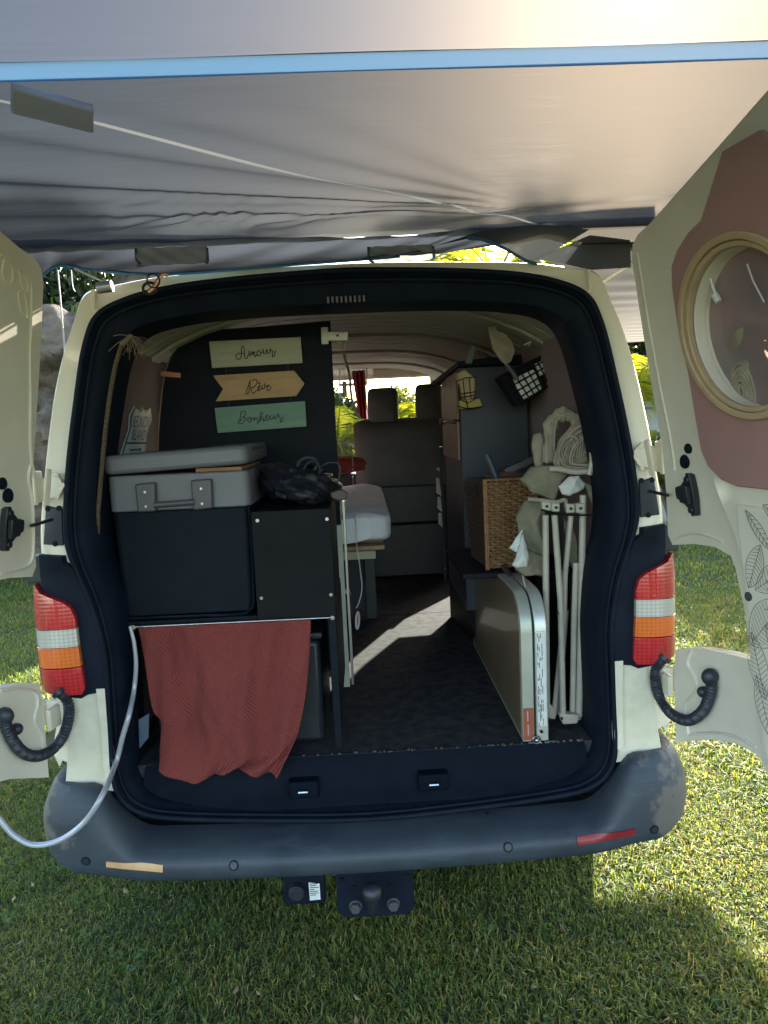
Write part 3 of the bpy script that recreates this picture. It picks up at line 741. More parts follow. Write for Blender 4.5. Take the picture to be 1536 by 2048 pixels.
# door seal / opening trim
SP = [(-0.0047, -0.004, 0.4765), (-0.3222, -0.004, 0.4933), (-0.5358, -0.004, 0.5137), (-0.6143, -0.004, 0.5358), (-0.6576, -0.004, 0.574), (-0.6744, -0.004, 0.6387), (-0.6711, -0.004, 0.7643), (-0.6684, -0.004, 0.8812), (-0.667, -0.004, 0.9829), (-0.688, -0.004, 1.1045), (-0.7248, 0.0017, 1.2133), (-0.7406, 0.0098, 1.282), (-0.7358, 0.0253, 1.397), (-0.7211, 0.0433, 1.5181), (-0.7049, 0.0597, 1.6217), (-0.6845, 0.0797, 1.7424), (-0.6645, 0.0918, 1.8132), (-0.6481, 0.0972, 1.8438), (-0.6216, 0.1011, 1.8663), (-0.5782, 0.1045, 1.8855), (-0.5193, 0.1076, 1.9028), (-0.4276, 0.1104, 1.9189), (-0.2834, 0.1127, 1.9315), (-0.1387, 0.114, 1.939), (0.0156, 0.1148, 1.9434)]
IP = [(-0.0034, 0.06, 0.4945), (-0.331, 0.06, 0.5116), (-0.5376, 0.06, 0.5331), (-0.598, 0.06, 0.5544), (-0.6317, 0.06, 0.596), (-0.6439, 0.06, 0.6767), (-0.6419, 0.06, 0.763), (-0.6387, 0.06, 0.8624), (-0.6382, 0.06, 0.9608), (-0.6499, 0.06, 1.0999), (-0.6758, 0.0639, 1.196), (-0.6861, 0.0739, 1.2829), (-0.6818, 0.0872, 1.3821), (-0.6635, 0.1066, 1.5139), (-0.647, 0.1212, 1.6065), (-0.6264, 0.1375, 1.7059), (-0.6101, 0.1465, 1.7589), (-0.5931, 0.1517, 1.7892), (-0.5656, 0.1557, 1.8124), (-0.5316, 0.1582, 1.8272), (-0.4802, 0.1602, 1.8386), (-0.4126, 0.1619, 1.848), (-0.2977, 0.1632, 1.8555), (-0.1486, 0.1638, 1.8589), (0.0104, 0.1638, 1.8592)]
for q in (SP, IP):
    q[0] = (0, q[0][1], q[0][2]); q[-1] = (0, q[-1][1], q[-1][2])
S_ = spline(SP + mirror(SP[1:-1])[::-1], 3, True); T_ = spline(IP + mirror(IP[1:-1])[::-1], 3, True)
n = len(S_); tr = MB(); K = 7
def trr(i, k):
    a, b = S_[i], T_[i]; d = b - a
    return [a + Vector((0, .02, 0)), a + Vector((0, -.010, 0)) , a + d * .10 + Vector((0, -.014, 0)), a + d * .22 + Vector((0, .0, 0)), a + d * .5 + Vector((0, -.006, 0)), a + d * .93 + Vector((0, -.008, 0)), b + Vector((0, .05, 0)), b + d * .02 + Vector((0, .12, 0))][k]
tr.add([trr(i, k) for i in range(n) for k in range(8)], [(i * 8 + k, ((i + 1) % n) * 8 + k, ((i + 1) % n) * 8 + k + 1, i * 8 + k + 1) for i in range(n) for k in range(7)])
obj('opening_trim', tr, rubber, van, smooth=50)
m = MB(); m.tube([a + (b - a) * .03 + Vector((0, -.012, 0)) for a, b in zip(S_, T_)], .0075, n=8, closed=True)
m.tube([a + (b - a) * .30 + Vector((0, -.010, 0)) for a, b in zip(S_, T_)], .0055, n=8, closed=True)
obj('rubber_seal', m, rubber, van, smooth=60)
# sill: raised lip behind the bumper with two striker boxes
m = MB()
prof = [(.02, .500), (.035, .520), (.055, .545), (.060, .575), (.072, .612), (.080, .624)]
m.grid(lambda u, v: ((u * 2 - 1) * (.63 - .015 * v), prof[int(round(v * 5))][0], prof[int(round(v * 5))][1]), 2, 5)
obj('load_sill', m, sillm, van, smooth=60)
for cx in [-0.177, 0.181]:
    m = MB(); m.box((cx - .042, .025, .525), (cx + .042, .07, .572)); st = obj('striker_box', m, sillm, van, bevel=.006)
    m = MB(); m.tube([(cx - .012, .02, .55), (cx - .012, .012, .55), (cx + .012, .012, .55), (cx + .012, .02, .55)], .0035, n=6); obj('striker', m, steel, st)
# scuffed edge: small chips of bare metal along the floor edge
m = MB(); r = random.Random(5)
for i in range(46):
    x = r.choice([r.uniform(-.18, .1), r.uniform(.05, .62), r.uniform(.48, .60)]); m.box((x, .072 + r.uniform(-.004, .004), .6245), (x + r.uniform(.002, .010), .078 + r.uniform(0, .003), .6265))
obj('scuff_marks', m, steel, van)
# interior floor, two sheets with a joint
m = MB(); m.box((-.70, .078, .585), (.70, 1.528, .622)); obj('floor_panel', m, floor_m, van)
m = MB(); m.box((-.70, 1.533, .585), (.70, 2.62, .622)); obj('floor_panel', m, floor_m, van)

# interior side walls
isec = [(.70, .585), (.715, .9), (.71, 1.05), (.71, 1.3), (.695, 1.45), (.675, 1.60), (.655, 1.70), (.635, 1.78)]
for s in (-1, 1):
    m = MB(); yy = [.12, .55, 1.0, 1.5, 2.0, 2.17, 2.5, 2.8, 3.1, 3.28, 3.4]
    vs = [(s * p[0], y, p[1]) for y in yy for p in isec]; k = len(isec); fs = []
    for i in range(len(yy) - 1):
        for j in range(k - 1):
            if yy[i] >= 2.16 and yy[i + 1] <= 3.29 and 1 <= j <= 6: continue
            fs.append((i * k + j, i * k + j + 1, (i + 1) * k + j + 1, (i + 1) * k + j))
    m.add(vs, fs)
    obj('side_panel', m, maroon, van, smooth=40)
    # cab window blind, added to block light: left closed, right hole shapes sun patch
    hl = [(2.50, .94), (3.04, 1.66), (3.06, 1.74), (2.40, 1.74), (2.56, 1.52), (2.58, 1.35), (2.26, 1.18), (2.21, .99)]
    m = MB(); m.solid([(2.15, .88), (3.30, .88), (3.30, 1.79), (2.15, 1.79)], lambda y, z, t: (s * ((.72 if z < 1.3 else .72 - (z - 1.3) * .15) + t), y, z), 0, .004, holes=[hl] if s > 0 else [], step=.06)
    obj('window_light_mask', m, maroon, van, smooth=40)
# ceiling planks, each its own piece
cz = lambda x: 1.915 - .16 * (abs(x) / .68) ** 3.2
y = .26; r = random.Random(3); base_me = None; i = 0
while y < 3.12:
    wd = .098 if (i % 5) else .075
    m = MB()
    dz = -.012 if i % 7 == 3 else 0
    xs_ = [-.66 + 1.32 * q / 14 for q in range(15)]
    bot = [(x, y, cz(x) + dz) for x in xs_] + [(x, y + wd - .006, cz(x) + dz + .001) for x in xs_]; top = [(a, b, c + .012) for a, b, c in bot]
    fs = []
    for q in range(14):
        fs += [(q, q + 1, 15 + q + 1, 15 + q), (30 + q, 45 + q, 45 + q + 1, 30 + q + 1), (q, 30 + q, 30 + q + 1, q + 1), (15 + q, 15 + q + 1, 45 + q + 1, 45 + q)]
    m.add(bot + top, fs); obj('plank', m, slat_m, van, smooth=20)
    y += wd; i += 1
m = MB(); m.grid(lambda u, v: ((u * 2 - 1) * .72, .24 + 3.06 * v, cz((u * 2 - 1) * .68) + .018), 14, 4); obj('roof_lining', m, cream_in, van)
# header panel over the opening and vents
m = MB(); hp = [(-0.0461, 0.14, 1.8509), (0.06, 0.14, 1.8165)]
for q in range(9): m.box((hp[0][0] + .012 * q, .13, 1.864), (hp[0][0] + .012 * q + .006, .14, 1.880))
obj('roof_vent', m, handle_m, van)

# cab: windscreen header, visors, mirror frame, dashboard
m = MB(); hd = [(-0.1262, 3.0, 1.9169), (0.536, 3.0, 1.902)]
m.add([(-.72, 2.98, 1.93), (.72, 2.98, 1.93), (.72, 3.12, 1.865), (-.72, 3.12, 1.865)], [(0, 1, 2, 3)])
m.box((-.70, 3.10, 1.855), (.70, 3.16, 1.90)); obj('windscreen_header', m, white_pl, van, bevel=.01)
vz = [(0.1179, 3.02, 1.9181), (0.5317, 3.02, 1.9138), (0.1048, 3.02, 1.8525), (0.5288, 3.02, 1.8344)]
m = MB(); m.box((vz[0][0], 3.01, vz[2][2]), (vz[1][0] + .12, 3.03, vz[0][2])); obj('sun_visor', m, white_pl, van, bevel=.01)
mf = [(-0.0998, 2.9, 1.9143), (0.0769, 2.9, 1.9165), (0.0719, 2.9, 1.8103), (-0.1051, 2.9, 1.8114)]
m = MB(); a, b, c, d = mf
m.tube([a, b, c, d], .012, n=6, closed=True); fr_ = obj('bulkhead_frame', m, white_pl, van)
m = MB(); m.box((-.72, 3.30, .62), (.72, 3.75, 1.20)); m.box((-.72, 3.30, 1.2), (-.05, 3.6, 1.30)); obj('dashboard', m, dash_m, van, bevel=.03)
m = MB(); c = Vector((-.38, 3.12, 1.22)); m.tube([c + Vector((.19 * math.cos(a), .10 * math.sin(a), .16 * math.sin(a))) for a in [i * math.pi / 12 for i in range(24)]], .013, n=8, closed=True)
m.tube([c, c + Vector((0, .2, -.12))], .03, n=8); obj('steering_wheel', m, plastic, van)
for s in (-1, 1):
    m = MB(); m.box((s * .80 - .03, 2.30, .6), (s * .80 + .03, 2.36, 1.60)); obj('door_pillar', m, white_pl, van, bevel=.01)

# front passenger bench
def seat(pts, x0, x1, y, zb, zt, heads, nm='bench_seat', lip=True):
    m = MB()
    prof = [(0, zb), (.01, zb + .2), (.03, (zb + zt) / 2), (.05, zt - .1), (.07, zt - .02), (.11, zt), (.16, zt - .03), (.19, zt - .2), (.22, zb)]
    def f(u, v):
        k = int(round(v * 8)); e = min(1, 8 * min(u, 1 - u)); px, pz = prof[k]
        return (x0 + (x1 - x0) * u, y + .10 + (px - .10) * (.55 + .45 * e ** .4), zb + (pz - zb) * (1 - .045 * (1 - e ** .4)))
    m.grid(f, 28, 8)
    s_ = obj(nm, m, seatm, van, smooth=60)
    m = MB(); m.box((x0 + .02, y + .1, .63), (x1 - .02, y + .62, zb - .01)); obj('seat_base', m, seatm, s_, bevel=.03)
    m = MB(); m.box((x0 + .01, y + .20, zb + .02), (x1 - .01, y + .72, zb + .16)); obj('seat_cushion', m, seatm, s_, bevel=.04)
    for (hx0, hx1, hz0, hz1) in heads:
        m = MB(); cx = (hx0 + hx1) / 2; w2 = (hx1 - hx0) / 2; cz_ = (hz0 + hz1) / 2; h2 = (hz1 - hz0) / 2
        def h(u, v):
            a = 2 * math.pi * u; k = 0 if v in (0, 1) else math.sin(math.pi * v) ** .35
            sgn = lambda q: (1 if q >= 0 else -1)
            return (cx + w2 * sgn(math.cos(a)) * abs(math.cos(a)) ** .35 * k, y + .09 - .05 * math.cos(math.pi * v), cz_ + h2 * sgn(math.sin(a)) * abs(math.sin(a)) ** .4 * k)
        m.grid(h, 28, 8, close_u=True); hr = obj('headrest', m, seatm, s_, smooth=60)
        m = MB()
        for q in (-.6, .6): m.tube([(cx + q * w2, y + .08, hz0 + .02), (cx + q * w2, y + .08, zt - .03)], .006, n=6)
        obj('headrest_post', m, steel, hr)
    return s_
bx = [(-0.0217, 2.4, 1.575), (0.4773, 2.4, 1.5528), (0.0668, 2.4, 1.7604), (0.2548, 2.4, 1.5481), (0.3551, 2.4, 1.7625), (-0.0416, 2.4, 1.1764)]
b1, b2, h1, h2, h3, b3 = bx
seat(None, b1[0], .56, 2.4, .95, b1[2], [(h1[0], h2[0], h2[2] + .004, h1[2]), (h3[0], h3[0] + .17, h2[2] + .004, h3[2] + .01)])
m = MB(); m.box((b1[0], 2.36, .95), (.56, 2.395, b3[2])); m.box((b1[0] + .02, 2.36, .63), (.56, 2.42, .948)); obj('bench_back_shell', m, plastic, van, bevel=.01)

# tail lamps ------------------------------------------------------
LP = [(p[0], p[2]) for p in [(-0.8276, -0.01, 1.1672), (-0.8067, -0.01, 1.1478), (-0.7812, -0.01, 1.1359), (-0.7494, -0.01, 1.1211), (-0.733, -0.01, 1.1057), (-0.7243, -0.01, 1.0761), (-0.7235, -0.01, 1.004), (-0.7204, -0.01, 0.9406), (-0.7187, -0.01, 0.8904), (-0.7266, -0.01, 0.8758), (-0.7654, -0.01, 0.8767), (-0.8061, -0.01, 0.8844), (-0.8313, -0.01, 0.8912), (-0.839, -0.01, 0.9052), (-0.8399, -0.01, 1.0103), (-0.8357, -0.01, 1.1005)]]
LB = [p[2] for p in [(-0.835, -0.01, 1.0581), (-0.7271, -0.01, 1.047), (-0.8376, -0.01, 1.0075), (-0.7237, -0.01, 1.0014), (-0.8376, -0.01, 0.9565), (-0.7228, -0.01, 0.9435)]]
zt_ = [(LB[0] + LB[1]) / 2, (LB[2] + LB[3]) / 2, (LB[4] + LB[5]) / 2]
def clipz(poly, lo, hi):
    def cl(P, keep, z):
        out = []
        for i in range(len(P)):
            a, b = P[i - 1], P[i]; ka, kb = keep(a[1]), keep(b[1])
            if ka != kb:
                t = (z - a[1]) / (b[1] - a[1]); out.append((a[0] + (b[0] - a[0]) * t, z))
            if kb: out.append(b)
        return out
    P = cl(poly, lambda q: q > lo, lo); return cl(P, lambda q: q < hi, hi)
def lampf(s, zc):
    def f(x, z, t):
        ax = abs(x); y = -.035 + .10 * max(0, (ax - .80) / .065) ** 2.2 + .006 * max(0, (.76 - ax) / .03) ** 2
        y += .006 * (abs(z - 1.0) / .14) ** 4
        return (s * ax, y + t, z)
    return f
BT = [(p[0], p[2]) for p in [(-0.8078, 0.0, 1.244), (-0.75, 0.0, 1.2358), (-0.7479, 0.0, 1.2187), (-0.7249, 0.0, 1.2058), (-0.6899, 0.0, 1.1009), (-0.6698, 0.0, 0.9818), (-0.6677, 0.0, 0.8755), (-0.7153, 0.0, 0.87), (-0.7345, 0.0, 0.8601), (-0.8346, 0.0, 0.8767), (-0.8505, 0.0, 0.8995), (-0.8523, 0.0, 1.0588), (-0.8431, 0.0, 1.1724), (-0.8108, 0.0, 1.1891)]]
for s in (-1, 1):
    m = MB(); m.solid([(p[0], p[1]) for p in BT], lambda x, z, t: (s * abs(x), .012 + .14 * max(0, (abs(x) - .80) / .065) ** 1.6 + t, z), -.030, .05, step=.03)
    tl = obj('tail_lamp', m, rubber, van, bevel=.006, smooth=40, label=('left' if s < 0 else 'right') + ' tail lamp in a black surround')
    f = lampf(s, 0)
    for nm, mt, lo, hi in (('red_lens', lens_red, zt_[0], 9), ('reversing_lens', lens_clear, zt_[1], zt_[0]), ('amber_lens', lens_amber, zt_[2], zt_[1]), ('red_lens', lens_red, 0, zt_[2])):
        pl = clipz(LP, lo + (.0008 if lo > 0 else 0), hi - .0008)
        m = MB(); m.solid(pl, f, -.006, .022, step=.02); obj(nm, m, mt, tl, bevel=.0015, smooth=50)
    m = MB(); m.box((min(s * .80, s * .86), .02, 1.165), (max(s * .80, s * .86), .07, 1.235)); obj('upper_cover', m, plastic, tl, bevel=.004)
# cream body corners under the lamps
FP = [(p[0], p[2]) for p in [(-0.7567, -0.005, 0.8797), (-0.6666, -0.005, 0.8829), (-0.6682, -0.005, 0.7923), (-0.6752, -0.005, 0.5969), (-0.8038, -0.005, 0.6104), (-0.779, -0.005, 0.7572)]]
FQ = [(p[0], p[2]) for p in [(-0.6938, -0.005, 0.8844), (-0.6665, -0.005, 0.8842), (-0.6669, -0.005, 0.7922), (-0.6704, -0.005, 0.6362), (-0.6951, -0.005, 0.6405), (-0.6917, -0.005, 0.7798)]]
FO = [(p[0], p[2]) for p in [(-0.8352, 0.03, 0.8708), (-0.7696, 0.03, 0.8643), (-0.7946, 0.03, 0.7423), (-0.804, 0.03, 0.7004), (-0.8268, 0.03, 0.659), (-0.8413, 0.03, 0.7026), (-0.8197, 0.03, 0.786)]]
for s in (-1, 1):
    m = MB(); m.solid(FP, lambda x, z, t: (s * abs(x), -.010 + t, z), 0, .03, step=.05); c = obj('body_corner', m, filler_m, van, bevel=.005)
    m = MB(); m.solid(FQ, lambda x, z, t: (s * abs(x), -.020 + t, z), 0, .02, step=.05); obj('corner_flange', m, filler_m, c, bevel=.004)
    m = MB(); m.solid(FO, lambda x, z, t: (s * abs(x), .02 + t, z), 0, .08, step=.05); obj('outer_corner', m, filler_m, c, bevel=.01)

# bumper ----------------------------------------------------------
st = []
for i in range(61):
    u = -1 + 2 * i / 60; a = abs(u); s = -1 if u < 0 else 1
    if a < .70: x = s * a / .70 * .74; y = -.125 + .035 * (a / .70) ** 2; nx, ny = 0, -1
    else:
        t = (a - .70) / .30; th = min(1, t / .72) * math.pi / 2
        x = s * (.74 + .146 * math.sin(th)); y = -.09 + .135 * (1 - math.cos(th)) + max(0, t - .72) * .9; nx, ny = s * math.sin(th), -math.cos(th)
    tz = .470 + (.635 - .470) * (max(0, min(1, (abs(x) - .60) / .10)) ** 1.5 if abs(x) > .60 else 0)
    tz += -.004 * 0
    st.append((x, y, nx, ny, tz, abs(x)))
def bsec(x, y, nx, ny, tz, ax):
    k = max(0, min(1, (ax - .60) / .12)); ins = .125 - .055 * k
    bz = .375 + .02 * k + max(0, (ax - .78)) * .4
    P = [(ins, tz + .004 - .01 * k), (ins * .62, tz + .002), (.030, tz - .008 - .015 * k), (.010, tz - .024 - .045 * k), (.0, (tz + bz) / 2 + .01), (.002, bz + .03), (.012, bz + .010), (.035, bz), (.12, bz)]
    return [(x - nx * a, y - ny * a, z) for a, z in P]
m = MB(); V = [p for q in st for p in bsec(*q)]
m.add(V, [(i * 9 + k, (i + 1) * 9 + k, (i + 1) * 9 + k + 1, i * 9 + k + 1) for i in range(60) for k in range(8)])
bp_ = obj('rear_bumper', m, bumper_m, van, smooth=60)
sub = bp_.modifiers.new('sub', 'SUBSURF'); sub.levels = sub.render_levels = 1
dg = bpy.context.evaluated_depsgraph_get(); dg.update(); ev_ = bp_.evaluated_get(dg); me_ = ev_.to_mesh()
bvh = BVHTree.FromPolygons([tuple(v.co) for v in me_.vertices], [tuple(p.vertices) for p in me_.polygons]); ev_.to_mesh_clear()
def onb(x, z, off=0):
    h = bvh.ray_cast(Vector((x, -2, z)), Vector((0, 1, 0)))
    p, nn = h[0], h[1]
    if p is None: return Vector((x, -.05, z)), Vector((0, -1, 0))
    if nn.y > 0: nn = -nn
    return p + nn * off, nn
for c in [(-0.3505, -0.125, 0.4313), (0.3566, -0.125, 0.4354)] + [(-0.7346, -0.1, 0.4506), (0.7503, -0.1, 0.4435)]:
    p, nn = onb(c[0], c[2])
    m = MB(); m.disc(p, nn, .0125, .003, 24); ps = obj('parking_sensor', m, rubber, bp_, bevel=.0006)
    m = MB(); m.disc(p + nn * .0018, nn, .009, .001, 20); obj('sensor_face', m, plastic, ps)
for pts, mt, lb in (([(-0.6799, -0.128, 0.4505), (-0.5327, -0.128, 0.4369), (-0.5342, -0.128, 0.4193), (-0.6812, -0.128, 0.4356)], amber_r, 'tan coloured strip at the left of the bumper'), ([(0.5398, -0.124, 0.4424), (0.696, -0.124, 0.4532), (0.696, -0.124, 0.4367), (0.5395, -0.124, 0.4245)], red_r, 'red reflector strip at the right of the bumper')):
    A_, B_, C_, D_ = [Vector(p) for p in pts]; m = MB()
    for off in (.0028, -.002):
        m.grid(lambda u, v: onb(*[(lambda q: (q.x, q.z))(A_.lerp(B_, u).lerp(D_.lerp(C_, u), v))][0], off)[0], 16, 3, flip=off < 0)
    nv = 17 * 4; edge = [i * 4 for i in range(17)] + [16 * 4 + j for j in (1, 2, 3)] + [i * 4 + 3 for i in range(15, -1, -1)] + [2, 1]
    m.f += [(edge[i], edge[(i + 1) % len(edge)], edge[(i + 1) % len(edge)] + nv, edge[i] + nv) for i in range(len(edge))]
    obj('reflector', m, mt, bp_, label=lb)
m = MB(); gv = [(0.3218, 0.0, 0.5409), (0.3208, 0.0, 0.5048)]
m.tube([(gv[0][0], .0, .47), (gv[0][0], -.02, .474)], .003, n=6); obj('bumper_joint', m, rubber, bp_)

# tow bar -----------------------------------------------------------
tb = [(-0.0992, -0.02, 0.3223), (0.112, -0.02, 0.3189), (0.1099, -0.02, 0.1965), (-0.0986, -0.02, 0.2045)]
xa, xb = tb[0][0], tb[1][0]; za, zb = tb[2][2], tb[0][2] + .03
m = MB(); m.solid([(xa, zb), (xa, za + .02), (xa + .02, za), (xb - .02, za), (xb, za + .02), (xb, zb)], lambda x, z, t: (x, -.02 + t, z), 0, .012, step=.1)
m.box((xa - .25, .02, .42), (xb + .25, .08, .47)); twb = obj('tow_bar', m, rubber, van, bevel=.003)
for c in [(-0.0492, -0.03, 0.2307), (0.0545, -0.03, 0.2312)]:
    m = MB(); m.disc(c, (0, 1, 0), .0145, .012, 6); m.disc((c[0], -.022, c[2]), (0, 1, 0), .018, .003, 20); obj('bolt', m, handle_m, twb, bevel=.001)
for c in [(-0.0507, -0.022, 0.2854), (0.0476, -0.022, 0.2848), (-0.0834, -0.022, 0.311), (0.0952, -0.022, 0.3111)]:
    m = MB(); m.disc(c, (0, 1, 0), .007, .004, 14); obj('bolt_hole', m, matt_black, twb)
m = MB(); c = (-0.0011, -0.09, 0.3151); m.ball(c, .026, 18); m.tube([(c[0], c[1], c[2] - .02), (c[0], c[1] + .005, c[2] - .05), (c[0], c[1] + .07, c[2] - .06)], .014, n=10); obj('tow_ball', m, plastic, twb, smooth=60)
sk = [(-0.2468, 0.0, 0.2992), (-0.1303, 0.0, 0.2961), (-0.1338, 0.0, 0.2309), (-0.2374, 0.0, 0.2288)]
m = MB(); m.box((sk[0][0], 0, sk[3][2]), (sk[1][0], .03, sk[0][2] + .03)); so_ = obj('towing_socket', m, rubber, twb, bevel=.008)
m = MB(); c = (-0.2085, -0.012, 0.2785); m.disc(c, (0, 1, 0), .021, .022, 24); m.disc((c[0], c[1] - .012, c[2]), (0, 1, 0), .016, .004, 20); obj('socket_cap', m, plastic, so_, bevel=.001)
m = MB(); q = [(-0.175, -0.006, 0.2987), (-0.1452, -0.006, 0.2938), (-0.145, -0.006, 0.2464), (-0.174, -0.006, 0.2453)]; m.add(q, [(0, 1, 2, 3)]); obj('paper_label', m, label_m, so_)
m = MB()
for i in range(7): 
    z = q[0][2] - .005 - i * .0055; m.box((q[0][0] + .003, -.0075, z), (q[0][0] + .003 + [.022, .018, .024, .012, .02, .023, .016][i], -.0068, z + .0016))
obj('label_print', m, ink_b, so_)

# ================================================================ REAR DOORS (parts of the van)
PH = R(100)
def DLz(z): return .16 * max(0, (z - 1.15) / .8) ** 1.3
def dpt(sg):
    d = Vector((-math.cos(PH) * sg, -math.sin(PH), 0)); n = Vector((-sg * math.sin(PH), math.cos(PH), 0)); h = Vector((sg * .80, -.02, 0))
    return lambda s, z, off=0: h + d * s + n * (DLz(z) + off) + Vector((0, 0, z))
DR = dpt(1); DLf = dpt(-1)
DO = [(0.0595, 0.6787), (0.0544, 0.7909), (0.0516, 0.8708), (0.0555, 0.9268), (0.0992, 0.944), (0.1542, 0.9595), (0.2273, 0.9734), (0.3262, 0.9871), (0.3221, 1.0299), (0.3031, 1.1039), (0.28, 1.1782), (0.2672, 1.2079), (0.2145, 1.2201), (0.1405, 1.2156), (0.0471, 1.1985), (0.032, 1.2222), (0.0455, 1.3143), (0.0626, 1.4414), (0.067, 1.5883), (0.0734, 1.6951), (0.0838, 1.7982), (0.0952, 1.8866), (0.1101, 1.9164), (0.1373, 1.9313), (0.191, 1.9413), (0.3248, 1.9776), (0.4577, 2.0129), (0.5724, 2.0443)]
DBOT = [(0.387, 0.7476), (0.3591, 0.7798), (0.2876, 0.7765), (0.2006, 0.7477)]
ztop = DO[-1][1]
rest = [(DO[-1][0] + .12, ztop + .015), (.70, ztop + .02), (.74, ztop), (.745, .64), (.70, .60), (.45, .60)]
OVL = [(0.2832, 1.7223), (0.3103, 1.7781), (0.3657, 1.8293), (0.437, 1.8423), (0.2973, 1.6123), (0.3444, 1.5527), (0.4272, 1.517)]
# ellipse through the measured left, top and bottom points
oc = ((OVL[3][0] + OVL[6][0]) / 2 + .022, (OVL[3][1] + OVL[6][1]) / 2)
oa, ob = abs(oc[0] - OVL[0][0]), abs(OVL[3][1] - OVL[6][1]) / 2 * 1.01
def oval(k, n=44): return [(oc[0] + oa * k_[0], oc[1] + ob * k_[1]) for k_ in [(k * math.cos(2 * math.pi * i / n), (1 - (1 - k) * oa / ob) * math.sin(2 * math.pi * i / n)) for i in range(n)]]
outline = DO + rest + DBOT
hole = oval(.90)
def rear_door(sg, f, lab):
    m = MB(); m.solid(outline, lambda s, z, t: f(s, z, t), -.034, .0, holes=[hole], step=.05)
    dr = obj('rear_door', m, cream_in, van, bevel=.007, smooth=45, label=lab, seg=3)
    # raised inner margin: a second pressed step set in from the hinge edge
    return dr
rdoor = rear_door(1, DR, 'open right rear door with mauve panel and oval window')
ldoor = rear_door(-1, DLf, 'open left rear door showing only its hinge edge')
# right: pressed inner frame proud of the skin
PF = [(0.426, 1.887), (0.3717, 1.8699), (0.3294, 1.8522), (0.2904, 1.817), (0.2787, 1.7841), (0.2686, 1.7038), (0.2607, 1.5564), (0.2607, 1.4695), (0.271, 1.3873), (0.2913, 1.3282), (0.3168, 1.2762), (0.332, 1.2128), (0.3511, 1.1293), (0.3672, 1.0244), (0.3943, 0.8361), (0.4178, 0.7751)]
pz0, pz1 = PF[-1][1], PF[0][1]
fr_poly = [(PF[0][0] + .10, pz1 + .10)] + PF + [(.60, pz0 - .0), (.66, pz0 + .05), (.66, pz1 + .06), (.62, pz1 + .10)]
m = MB(); m.solid(fr_poly, lambda s, z, t: DR(s, z, t), .0, .026, holes=[hole], step=.05); obj('inner_frame', m, cream_in, rdoor, bevel=.008, smooth=45, seg=3)
# mauve upholstered panel
UP = [(0.398, 1.8903), (0.3542, 1.8782), (0.3106, 1.8558), (0.2828, 1.8306), (0.2703, 1.7909), (0.2614, 1.6996), (0.2669, 1.6138), (0.2638, 1.5273), (0.2645, 1.4467), (0.2795, 1.4121), (0.3158, 1.3859), (0.3627, 1.3744), (0.4446, 1.3745)]
ulow = UP[-1][1]
up_poly = [(UP[0][0] + .09, UP[0][1] + .09)] + UP + [(.60, ulow - .01), (.63, ulow + .04), (.63, UP[0][1] + .03), (.58, UP[0][1] + .09)]
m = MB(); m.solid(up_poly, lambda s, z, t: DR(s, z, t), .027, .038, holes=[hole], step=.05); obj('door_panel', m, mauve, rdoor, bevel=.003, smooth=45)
# oval wooden window surround, two stepped rings, and its pane
def ringm(k0, k1, t0, t1, mt, nm, par):
    m = MB(); A, Bq = oval(k0, 64), oval(k1, 64); n = 64
    pts = []
    for i in range(n): pts += [DR(*A[i], t0), DR(*A[i], t1), DR(*Bq[i], t1), DR(*Bq[i], t0)]
    m.add(pts, [(i * 4 + k, ((i + 1) % n) * 4 + k, ((i + 1) % n) * 4 + (k + 1) % 4, i * 4 + (k + 1) % 4) for i in range(n) for k in range(4)])
    return obj(nm, m, mt, par, bevel=.002, smooth=50)
wood_r = mat('pale_wood_ring', (.50, .37, .23), (.42, .30, .18), rough=.45, scale=12, coat=.2)
wf = ringm(1.03, .95, .036, .050, wood_r, 'oval_frame', rdoor); ringm(.945, .885, .030, .044, wood_r, 'oval_frame', rdoor)
m = MB(); m.solid(oval(.905, 44), lambda s, z, t: DR(s, z, t), -.012, -.008, step=.06); obj('oval_pane', m, glass_tint, rdoor, smooth=50)
# things seen through the oval: thin aerial lead and wound cord behind the glass
m = MB(); m.tube([DR(*p, .006) for p in [(0.345, 1.8371), (0.3512, 1.7992), (0.3584, 1.7591)]], .0028, n=6)
m.tube([DR(*p, .006) for p in [(0.3547, 1.7617), (0.3631, 1.7447)]], .007, n=8)
m.tube([DR(*p, .006) for p in [(0.4576, 1.7965), (0.4645, 1.7646), (0.4818, 1.7239)]], .0016, n=6); obj('window_lead', m, white_cable, rdoor, kind='stuff')
cc = (0.369, 1.5675)
m = MB()
for q in range(5):
    rr = .012 + .011 * q; m.tube([DR(cc[0] + rr * .55 * math.cos(a), cc[1] + rr * 1.0 * math.sin(a), -.005 - .001 * q) for a in [i * math.pi / 12 for i in range(24)]], .0042, n=6, closed=True)
obj('wound_cord', m, canvas, rdoor)
m = MB(); fd = [(0.2928, 1.6739), (0.4906, 1.6768), (0.4853, 1.6003), (0.3192, 1.6555), (0.3282, 1.5983), (0.34, 1.5617), (0.48, 1.517)]
m.grid(lambda u, v: DR(fd[0][0] + (.42 - fd[0][0] + .15 * 0) * u + .05 * v, fd[0][1] + .02 * u - (.20) * v, -.014 - .006 * math.sin(u * 7 + v * 3) - .004 * math.sin(v * 22 + u * 5)), 24, 26)
obj('grey_netting', m, canvas, rdoor, smooth=60)
